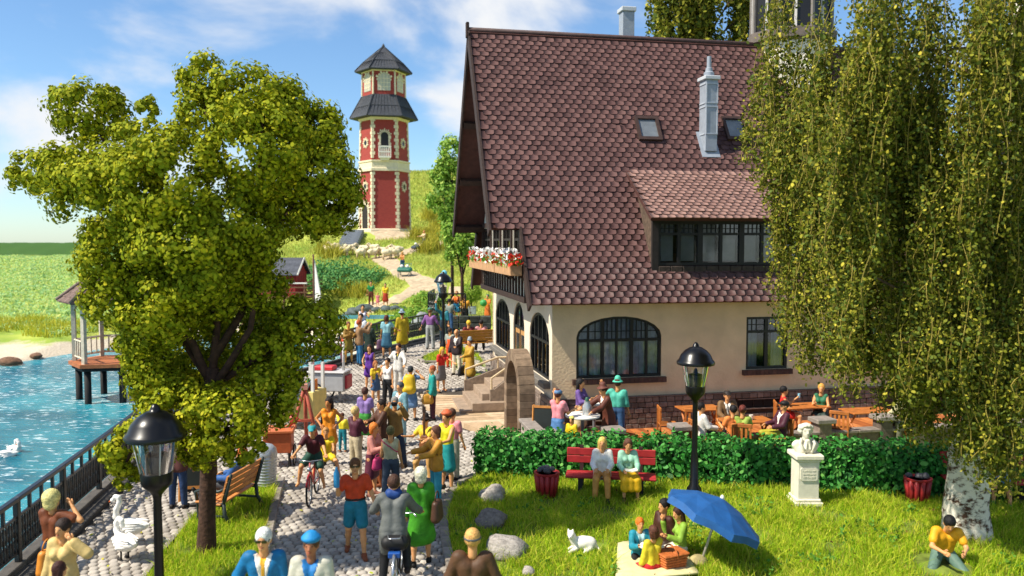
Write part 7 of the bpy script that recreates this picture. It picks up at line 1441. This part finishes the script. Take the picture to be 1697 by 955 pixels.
# ---- balloons
for i, (dx, dz_, c_) in enumerate(((-.25, 3.05, '#5fb6c8'), (.0, 3.3, '#3f7fc0'), (.2, 3.1, '#4fa88a'), (-.05, 3.0, '#2f6fb0'), (.12, 3.45, '#6fc0d0'))):
    p_ = Vector(bs['o'].location)+Vector((dx*.8-.05, 0, dz_*.8+.32)); o = empty('balloon', p_, 0, ('pale turquoise', 'mid blue', 'sea green', 'deep blue', 'light aqua')[i]+' balloon of the bunch above the lamp cap', 'balloon', 'balloon bunch'); sdfobj('skin', [E((0, 0, 0), (.13, .13, .155))], mat(c_, .3, .05), o, .04); MB().tube([(0, 0, -.15), Vector(bs['hand'][0])-p_], .006, 4).build('string', mat('#d9d6d0', .8, 0), o)
# ---- prams
def pram(pos, rz, label, c, twin):
    o = empty('pram', pos, rz, label, 'pram'); w = .42 if twin else .24; m = mat(c, .5, .1); sdfobj('basket', [C_((-w, 0, .55), (w, 0, .55), .2, .2), C_((-w, -.25, .5), (w, -.25, .5), .15, .15)], m, o, .06, k=.08)
    for x in (-w, w):
        for y in (-.35, .3): wheel(o, (x, y, .16), .16, 'x')
    MB().tube([(-w, .3, .16), (-w, -.3, .5), (-w, .5, 1.0), (w, .5, 1.0), (w, -.3, .5), (w, .3, .16)], .025, 5).build('handle', m, o, True)
    for x in ((-.22, .22) if twin else (0,)): sdfobj('baby', [E((x, -.05, .8), (.14, .14, .15))], mat('#e6e2da', .7, .05), o, .06)
    return o
pram(Vector(tr(671, 459)), R(-8), 'dark green twin pram with two babies on the footpath', '#2a6a58', True); pram(Vector(tr(690, 420)), R(-50), 'small dark pushchair near the sheep', '#3a4450', False)
# ---- sheep
def sheep(pos, rz, label):
    o = empty('sheep', pos, rz, label, 'sheep', 'flock of sheep on the hill'); wl = mat('#d9c9a6', .9, .1, 9, .8, 14)
    pr = [E((0, 0, .62), (.48, .27, .28))]+[E((random.uniform(-.35, .35), random.uniform(-.2, .2), .72+random.uniform(-.1, .1)), (.17, .17, .17)) for _ in range(8)]+[C_((-.4, 0, .75), (-.56, 0, .95), .14, .12)]
    sdfobj('fleece', pr, wl, o, .06, k=.06); sdfobj('head', [C_((-.58, 0, .98), (-.74, 0, .9), .1, .07), C_((-.6, .1, 1.02), (-.6, .2, 1.0), .04, .02), C_((-.6, -.1, 1.02), (-.6, -.2, 1.0), .04, .02)], mat('#cdb994', .8, .1), o, .04)
    for x in (-.3, .3):
        for y in (-.13, .13): MB().tube([(x, y, .5), (x, y, 0)], [.07, .045], 6).build('leg', mat('#b9a580', .8, .1), o, True)
    return o
for i, (x, y, a) in enumerate(((547, 427, -30), (556, 421, 10), (570, 427, 180), (579, 423, 190), (598, 430, 0), (603, 424, 10), (617, 430, 170), (622, 423, 0), (634, 427, 190), (641, 431, 200), (654, 429, 0), (660, 425, 10))): sheep(Vector(tr(x, y)), R(a), 'cream woolly sheep of the flock crossing the hill path')
# ================================================================== tower, cabin, boat, gazebo
TC = Vector((at(638, 383, 81).x, 81, 0)); TC.z = 6.22
tower = empty('tower', TC, 0, 'tall red brick hexagonal tower with cream quoins and dark slate roofs', 'tower')
def brick_mat(key, c1, c2, mort, sc_):
    m = bpy.data.materials.new(key); m.use_nodes = True; t = m.node_tree; b = t.nodes['Principled BSDF']; b.inputs['Roughness'].default_value = .85; g = t.nodes.new('ShaderNodeTexCoord'); k = t.nodes.new('ShaderNodeTexBrick'); mp = t.nodes.new('ShaderNodeMapping'); mp.inputs['Rotation'].default_value = (R(90), 0, 0)
    k.inputs['Scale'].default_value = sc_; k.inputs['Color1'].default_value = (*lin(c1), 1); k.inputs['Color2'].default_value = (*lin(c2), 1); k.inputs['Mortar'].default_value = (*lin(mort), 1); k.inputs['Mortar Size'].default_value = .012
    t.links.new(g.outputs['Object'], mp.inputs[0]); t.links.new(mp.outputs[0], k.inputs['Vector']); t.links.new(k.outputs[0], b.inputs['Base Color']); return m
TB = brick_mat('tower_brick', '#93362f', '#a03d34', '#84302a', 3.); CRM = mat('#ddcfae', .8, .08, 5); SLT = mat('#3a3d44', .7, .2, 4, .3, 8); WHT = mat('#e8e2d4', .7, .05)
rzT = R(190); R0 = lambda z: 2.52-.02*z
def hexl(name, prof, m, parent=tower): q = MB().lathe(prof, 6).build(name, m, parent); q.rotation_euler = (0, 0, rzT); return q
hexl('footing', [(2.75, -1.2), (2.75, .22), (2.62, .3)], CRM); hexl('lower_wall', [(R0(0), .2), (R0(5.8), 5.9)], TB); hexl('band', [(2.6, 5.85), (2.6, 6.1), (2.48, 6.15), (2.46, 6.7), (2.55, 6.75), (2.55, 6.9)], CRM); hexl('upper_wall', [(R0(6.8), 6.85), (2.28, 11.0)], TB)
hexl('cornice', [(2.4, 10.75), (2.55, 11.0), (2.4, 11.02)], CRM)
hexl('skirt_roof', [(3.3, 10.98), (3.34, 11.04), (2.72, 12.05), (2.76, 12.08), (2.12, 13.2)], SLT); hexl('lantern_room', [(2.08, 13.1), (2.05, 15.6)], TB); hexl('lantern_cornice', [(2.1, 15.4), (2.25, 15.55), (2.1, 15.6)], CRM)
rf = hexl('roof', [(2.78, 15.5), (2.8, 15.57), (1.9, 16.45), (1.95, 16.5), (.12, 18.05)], SLT)
MB().lathe([(.14, 18.0), (.17, 18.1), (.12, 18.25), (.02, 18.4)], 10).build('finial', SLT, tower, True)
def ribs(prof, m, w=.05):
    for k in range(6):
        b0, b1 = R(10+60*k), R(70+60*k)
        for (ra, za), (rb_, zb) in prof:
            for j in range(9):
                t_ = (j+.5)/9; v = lambda r, z: Vector((-r*math.cos(b0), -r*math.sin(b0), z)).lerp(Vector((-r*math.cos(b1), -r*math.sin(b1), z)), t_)
                p_, q_ = v(ra, za+.02), v(rb_, zb+.02)
                if (p_-q_).length > .1: SEAM.tube([p_, q_], .03, 4, caps=False)
SEAM = MB(); ribs([((3.3, 11.03), (2.74, 12.05)), ((2.74, 12.08), (2.15, 13.15)), ((2.75, 15.57), (1.93, 16.45)), ((1.9, 16.5), (.9, 17.4))], SLT); tag(SEAM.build('slate_seams', mat('#2a2d33', .7, .1), tower), kind='stuff')
for k in range(6): b0 = R(10+60*k); f = lambda r, z: (-r*math.cos(b0), -r*math.sin(b0), z); MB().tube([f(3.32, 11.05), f(2.74, 12.1), f(2.12, 13.2)], .06, 6).build('hip', mat('#2f3238', .7, .1), tower); MB().tube([f(2.8, 15.6), f(1.95, 16.5), f(.15, 18.03)], .06, 6).build('hip', mat('#2f3238', .7, .1), tower); MB().tube([f(2.1, 13.15), f(2.07, 15.55)], .09, 6).build('corner_post', CRM, tower)
def fp(bc, a, z, out, r): bc = R(bc); n = Vector((-math.cos(bc), -math.sin(bc), 0)); t_ = Vector((math.sin(bc), -math.cos(bc), 0)); return n*(r*math.cos(R(30))+out)+t_*a+Vector((0, 0, z))
Qn = MB()
for k in range(6):
    bc = 40+60*k
    for zz in np.arange(.35, 10.9, .32):
        if 5.7 < zz < 6.95: continue
        r = R0(zz) if zz < 6 else 2.28+(R0(6.8)-2.28)*(11-zz)/4.2
        for s in (-1, 1):
            ln_ = .27 if (int(round(zz/.32)) % 2) else .15; a1, a0 = s*(r/2+.05), s*(r/2-ln_)
            c_ = [fp(bc, a, z_, o_, r) for o_ in (-.05, .07) for z_ in (zz, zz+.29) for a in (a0, a1)]; Qn.add(c_, [(0, 1, 3, 2), (4, 6, 7, 5), (0, 4, 5, 1), (2, 3, 7, 6), (0, 2, 6, 4), (1, 5, 7, 3)])
tag(Qn.build('quoins', CRM, tower), kind='stuff')
def ring_on(bc, z, r, ri, ro, n, name, m, half=False, hgt=0):
    b = MB(); 
    for i in range(n):
        t_ = (math.pi if half else 2*math.pi)*i/(n-1 if half else n); rr2 = ro*(1.18 if i % 2 else 1)
        c = Vector((((ri+rr2)/2)*math.cos(t_), ((ri+rr2)/2)*math.sin(t_), 0)); wd = (rr2-ri)/2; q = .45*math.pi*ri/n*2*(.5 if half else 1)
        for s in (1,):
            cs = []
            for o_ in (-.03, .09):
                for e_, g_ in ((-1, -1), (1, -1), (-1, 1), (1, 1)): aa = c.x+math.cos(t_)*wd*e_-math.sin(t_)*q*g_; zz = c.y+math.sin(t_)*wd*e_+math.cos(t_)*q*g_; cs.append(fp(bc, aa, z+zz, o_, r))
            b.add(cs, [(0, 1, 3, 2), (4, 6, 7, 5), (0, 4, 5, 1), (2, 3, 7, 6), (0, 2, 6, 4), (1, 5, 7, 3)])
    return b.build(name, m, tower)
def disc(bc, pts, r, o0, o1, name, m): return MB().prism(pts, o0, o1, lambda a, b_, d: fp(bc, a, b_, d, r)).build(name, m, tower)
circ = lambda z, r_, n=14: [(r_*math.cos(t_), z+r_*math.sin(t_)) for t_ in np.linspace(0, 2*math.pi, n+1)[:-1]]
for z_ in (4.4, 8.6):
    r = R0(z_) if z_ < 6 else 2.34
    for bc in (40, 160): ring_on(bc, z_, r, .26, .46, 14, 'oculus_surround', CRM); disc(bc, circ(z_, .28), r, -.02, .04, 'oculus', mat('#1a2028', .2, 0))
# arched window with balcony on the wide face
ap_ = lambda w_, z0_, zs2, n=10: [(-w_, z0_), (w_, z0_)]+[(w_*math.cos(t_), zs2+w_*math.sin(t_)) for t_ in np.linspace(0, math.pi, n)]
disc(100, ap_(.36, 8.0, 9.2), 2.34, -.02, .05, 'balcony_door', mat('#171310', .5, 0)); ring_on(100, 9.2, 2.34, .36, .6, 11, 'arch_stones', CRM, True)
for s in (-1, 1):
    for i in range(4): disc(100, [(s*.36, 8.0+i*.3), (s*(.62 if i % 2 else .52), 8.0+i*.3), (s*(.62 if i % 2 else .52), 8.27+i*.3), (s*.36, 8.27+i*.3)], 2.34, -.02, .07, 'jamb_stone', CRM)
disc(100, [(-.58, 7.05), (.58, 7.05), (.58, 7.2), (-.58, 7.2)], 2.36, 0, .7, 'balcony_floor', WHT); disc(100, [(-.35, 6.85), (.35, 6.85), (.5, 7.05), (-.5, 7.05)], 2.36, 0, .4, 'balcony_corbel', WHT)
for i in range(7): a_ = -.54+i*.18; disc(100, [(a_-.05, 7.2), (a_+.05, 7.2), (a_+.05, 8.1), (a_-.05, 8.1)], 2.36, .62, .7, 'baluster', WHT)
disc(100, [(-.6, 8.05), (.6, 8.05), (.6, 8.18), (-.6, 8.18)], 2.36, .6, .72, 'balcony_rail', WHT); disc(100, [(-.6, 7.55), (.6, 7.55), (.6, 7.65), (-.6, 7.65)], 2.36, .61, .71, 'balcony_rail', WHT)
for s in (-.57, .57): disc(100, [(s-.03, 7.2), (s+.03, 7.2), (s+.03, 8.15), (s-.03, 8.15)], 2.36, .05, .62, 'balcony_side', WHT)
# door on the left face
disc(40, ap_(.52, .25, 2.1), 2.5, -.02, .06, 'door', mat('#2a2320', .6, .2)); ring_on(40, 2.1, 2.5, .52, .86, 13, 'arch_stones', CRM, True)
for s in (-1, 1):
    for i in range(6): disc(40, [(s*.52, .3+i*.3), (s*(.86 if i % 2 else .7), .3+i*.3), (s*(.86 if i % 2 else .7), .57+i*.3), (s*.52, .57+i*.3)], 2.5, -.02, .08, 'jamb_stone', CRM)
for k in range(6):
    bc = 40+60*k; disc(bc, ap_(.62, 13.55, 14.6), 2.07, -.03, .035, 'lantern_window', mat('#b9b4a0', .3, .1)); 
    for a_ in (-.3, 0, .3): disc(bc, [(a_-.03, 13.55), (a_+.03, 13.55), (a_+.03, 15.1), (a_-.03, 15.1)], 2.07, .03, .06, 'glazing_bar', CRM)
    for z_ in (13.9, 14.3, 14.7): disc(bc, [(-.6, z_-.03), (.6, z_-.03), (.6, z_+.03), (-.6, z_+.03)], 2.07, .032, .055, 'glazing_bar', CRM)
    ring_on(bc, 14.6, 2.07, .6, .7, 9, 'window_arch', CRM, True)
# path steps up to the tower
s0, s1 = tr(574, 414), tr(589, 388); ss = empty('hill_steps', s0, 0, 'grey stone flight of steps climbing to the tower door', 'stairs'); n = 9
for i in range(n):
    p_ = s0.lerp(s1, i/n); zz = s0.z+(s1.z+.3-s0.z)*(i+1)/n; MB().bev((-.85, -.4, -.6), (.85, .45, .08), .02).build('step', mat('#7f848a', .8, .15), ss, loc=(p_.x-s0.x, p_.y-s0.y, zz-s0.z))
# ---- red cabin on its jetty
cz = 1.35; cp = Vector((at(466, 480, 60).x, 60, cz)); cb = empty('red_cabin', cp, R(-4), 'small red boarded cabin with grey shingle roof by the lake', 'cabin'); RB = [mat(c, .75, .15, 6) for c in ('#a32b2b', '#962626', '#ad3030')]
MB().bbox((-1.5, -1.2, 0), (1.5, 1.2, 1.75)).build('wall', mat('#8a2222', .8, .1), cb)
for i in range(15): MB().bbox((-1.5+i*.2+.01, -1.235, .0), (-1.5+(i+1)*.2-.01, -1.2, 1.75)).build('board', random.choice(RB), cb)
for i in range(12): MB().bbox((1.5, -1.2+i*.2+.01, 0), (1.535, -1.2+(i+1)*.2-.01, 1.75)).build('board', random.choice(RB), cb)
MB().add([(1.5, -1.2, 1.75), (1.5, 1.2, 1.75), (1.5, 0, 2.72)], [(0, 1, 2)]).build('gable', RB[0], cb)
for s in (-1, 1):
    rr3 = MB().add([(-1.75, s*1.55, 1.55), (1.75, s*1.55, 1.55), (1.75, 0, 2.75), (-1.75, 0, 2.75), (-1.75, s*1.55, 1.48), (1.75, s*1.55, 1.48), (1.75, 0, 2.68), (-1.75, 0, 2.68)], [(0, 1, 2, 3), (4, 7, 6, 5), (0, 4, 5, 1), (1, 5, 6, 2), (2, 6, 7, 3), (3, 7, 4, 0)]).build('roof', mat('#4a4d54', .8, .15), cb)
    for j in range(6):
        t0_ = j/6; y0_, z0_ = s*1.57*(1-t0_), 1.56+1.2*t0_
        MB().box((0, y0_*.97-s*.1, z0_+.07), (3.5, .32, .035), M=Matrix.Rotation(-s*-R(38) if s > 0 else R(38), 3, 'X')).build('shingle_row', mat(('#4f525a', '#464951')[j % 2], .8, .2, 5), rr3)
    MB().tube([(1.77, s*1.57, 1.53), (1.77, 0, 2.74)], .06, 4).build('barge_board', WHT, cb)
wn = MB().bbox((-.55, -1.27, .55), (.45, -1.24, 1.3)).build('window', WHT, cb); MB().bbox((-.47, -1.28, .62), (-.07, -1.272, 1.23)).bbox((-.01, -1.28, .62), (.38, -1.272, 1.23)).build('pane', mat('#7f8a8f', .2, .1), wn)
jt = empty('jetty', (cp.x, cp.y-1.4, cz), R(-4), 'brown timber jetty with white-topped railing around the red cabin', 'jetty'); jm = mat('#6f4a30', .8, .2)
for i in range(22): MB().bev((-2.2+i*.22, -1.2, -.12), (-2.0+i*.22, 2.8, 0), .01).build('plank', jm, jt)
for x in (-2, -.5, 1., 2.5): MB().tube([(x, -1.1, -3), (x, -1.1, 1.0)], .09, 6).build('pile', jm, jt); 
for z_ in (.35, .7, 1.0): MB().box((.3, -1.15, z_), (4.8, .07, .09)).build('rail', WHT if z_ == 1.0 else jm, jt)
for z_ in (.4, .75, 1.05): MB().box((2.55, .9, z_), (.07, 4.0, .08)).build('rail', jm, jt)
# ---- sailing boat
bt0 = Vector((at(522, 500, 47).x, 47, -1)); bo = empty('sailing_boat', bt0, R(25), 'small boat with brown mast and furled white sail', 'boat')
hullv = []; nS_ = 11
for i in range(nS_):
    t_ = i/(nS_-1); w_ = .75*math.sin(math.pi*min(1, t_*.85+.12))**.7 if i < nS_-1 else .02; y_ = -1.9+3.8*t_
    for a in np.linspace(-math.pi/2, math.pi/2, 7): hullv.append((w_*math.sin(a), y_, .55+.15*t_**2-.75*math.cos(a)*(1 if i < nS_-1 else .4)))
hf = [(i*7+j, i*7+j+1, (i+1)*7+j+1, (i+1)*7+j) for i in range(nS_-1) for j in range(6)]
MB().add(hullv, hf+[tuple(range(6, -1, -1))]).build('hull', mat('#e6e2d8', .4, .05), bo, True); MB().bbox((-.5, -1.5, .3), (.5, 1.2, .34)).build('deck', jm, bo)
MB().tube([(0, .3, .1), (0, .3, 5.55)], [.07, .05], 8).build('mast', mat('#5a3a26', .7, .2), bo, True); MB().tube([(0, .3, 1.0), (.6, -1.2, 1.05)], .045, 6).build('boom', mat('#5a3a26', .7, .2), bo, True)
sv_ = [(0.06, .28, 5.2), (.06, .28, 1.15), (.5, -.75, 1.2)]; MB().add([Vector(a)+Vector((dx, 0, 0)) for dx in (-.02, .03) for a in sv_], [(0, 1, 2), (5, 4, 3), (0, 3, 4, 1), (1, 4, 5, 2), (2, 5, 3, 0)]).build('sail', mat('#d9d2c4', .8, .08), bo)
# ---- lake pavilion on stilts
gz_ = Vector((at(186, 595, 32.5).x, 32.5, -1)); ga = empty('lake_pavilion', gz_, R(12), 'hexagonal wooden pavilion on black stilts in the lake', 'pavilion'); GW = mat('#c4b8a2', .8, .15, 8); DK = mat('#1f1d1c', .8, .2)
MB().lathe([(1.62, 1.42), (1.62, 1.56)], 6).build('deck', mat('#a8643a', .7, .2), ga); MB().lathe([(1.5, 1.28), (1.5, 1.42)], 6).build('deck_beam', DK, ga)
for k in range(6):
    a, a1 = R(60*k), R(60*(k+1)); c_, s_ = math.cos(a), math.sin(a); P0_ = Vector((1.38*c_, 1.38*s_, 0)); P1_ = Vector((1.38*math.cos(a1), 1.38*math.sin(a1), 0))
    MB().tube([(1.25*c_, 1.25*s_, -1.5), (1.25*c_, 1.25*s_, 1.3)], .13, 8).build('stilt', DK, ga, True); MB().box(P0_+Vector((0, 0, 2.8)), (.15, .15, 2.5), rz=a).build('post', GW, ga)
    if k != 4:
        for z_ in (1.75, 2.4): MB().tube([P0_+Vector((0, 0, z_)), P1_+Vector((0, 0, z_))], .045, 4).build('rail', GW, ga)
        for j in range(1, 5): q_ = P0_.lerp(P1_, j/5); MB().tube([q_+Vector((0, 0, 1.75)), q_+Vector((0, 0, 2.4))], .03, 4).build('baluster', GW, ga)
    for e_, g_ in ((P0_, P1_), (P1_, P0_)): MB().tube([e_+Vector((0, 0, 3.5)), e_.lerp(g_, .28)+Vector((0, 0, 3.95))], .035, 4).build('brace', GW, ga)
    MB().tube([P0_+Vector((0, 0, 3.98)), P1_+Vector((0, 0, 3.98))], .06, 4).build('plate', GW, ga)
    tp_ = Vector((0, 0, 5.45)); nR = 9
    for j in range(nR):
        t0_, t1_ = j/nR, (j+1.25)/nR; e0v = Vector((1.95*c_, 1.95*s_, 3.95)); e1v = Vector((1.95*math.cos(a1), 1.95*math.sin(a1), 3.95))
        A0, A1, B0, B1 = e0v.lerp(tp_, t0_), e1v.lerp(tp_, t0_), e0v.lerp(tp_, min(t1_, 1)), e1v.lerp(tp_, min(t1_, 1)); up_ = Vector((0, 0, .05)); m_ = max(2, int((1-t0_)*8)); 
        for i in range(m_):
            c0_, c1_ = A0.lerp(A1, (i+.04)/m_), A0.lerp(A1, (i+.96)/m_); d0_, d1_ = B0.lerp(B1, (i+.04)/m_), B0.lerp(B1, (i+.96)/m_); mdl = c0_.lerp(c1_, .5)-(tp_-e0v).normalized()*.05
            MB().add([c0_+up_, mdl+up_, c1_+up_, d1_+up_*.2, d0_+up_*.2, c0_, mdl, c1_, d1_, d0_], [(0, 1, 2, 3, 4), (0, 5, 6, 1), (1, 6, 7, 2), (2, 7, 8, 3), (4, 3, 8, 9), (0, 4, 9, 5)]).build('roof_tile', mat(('#6f5a50', '#7a645a', '#665248')[(i+j) % 3], .8, .2, 6), ga)
    MB().tube([Vector((1.98*c_, 1.98*s_, 4.0)), tp_+Vector((0, 0, .08))], .07, 6).build('hip', mat('#7d6a5f', .8, .15), ga, True)
MB().lathe([(1.9, 3.9), (.05, 5.35)], 6).build('roof', mat('#3a2f2a', .9, .1), ga)
# ---- rocks on the far beach
for i, (x, y, r) in enumerate(((16, 602, .5), (60, 592, .3))): p_ = gp(x, y, -.9); rock((p_.x, p_.y, -.85), (r*1.3, r, r*.6), ('brown boulder at the waterline of the far beach', 'small brown stone on the far beach')[i], mat('#7a5a44', .9, .3, 4, .6), 80+i)
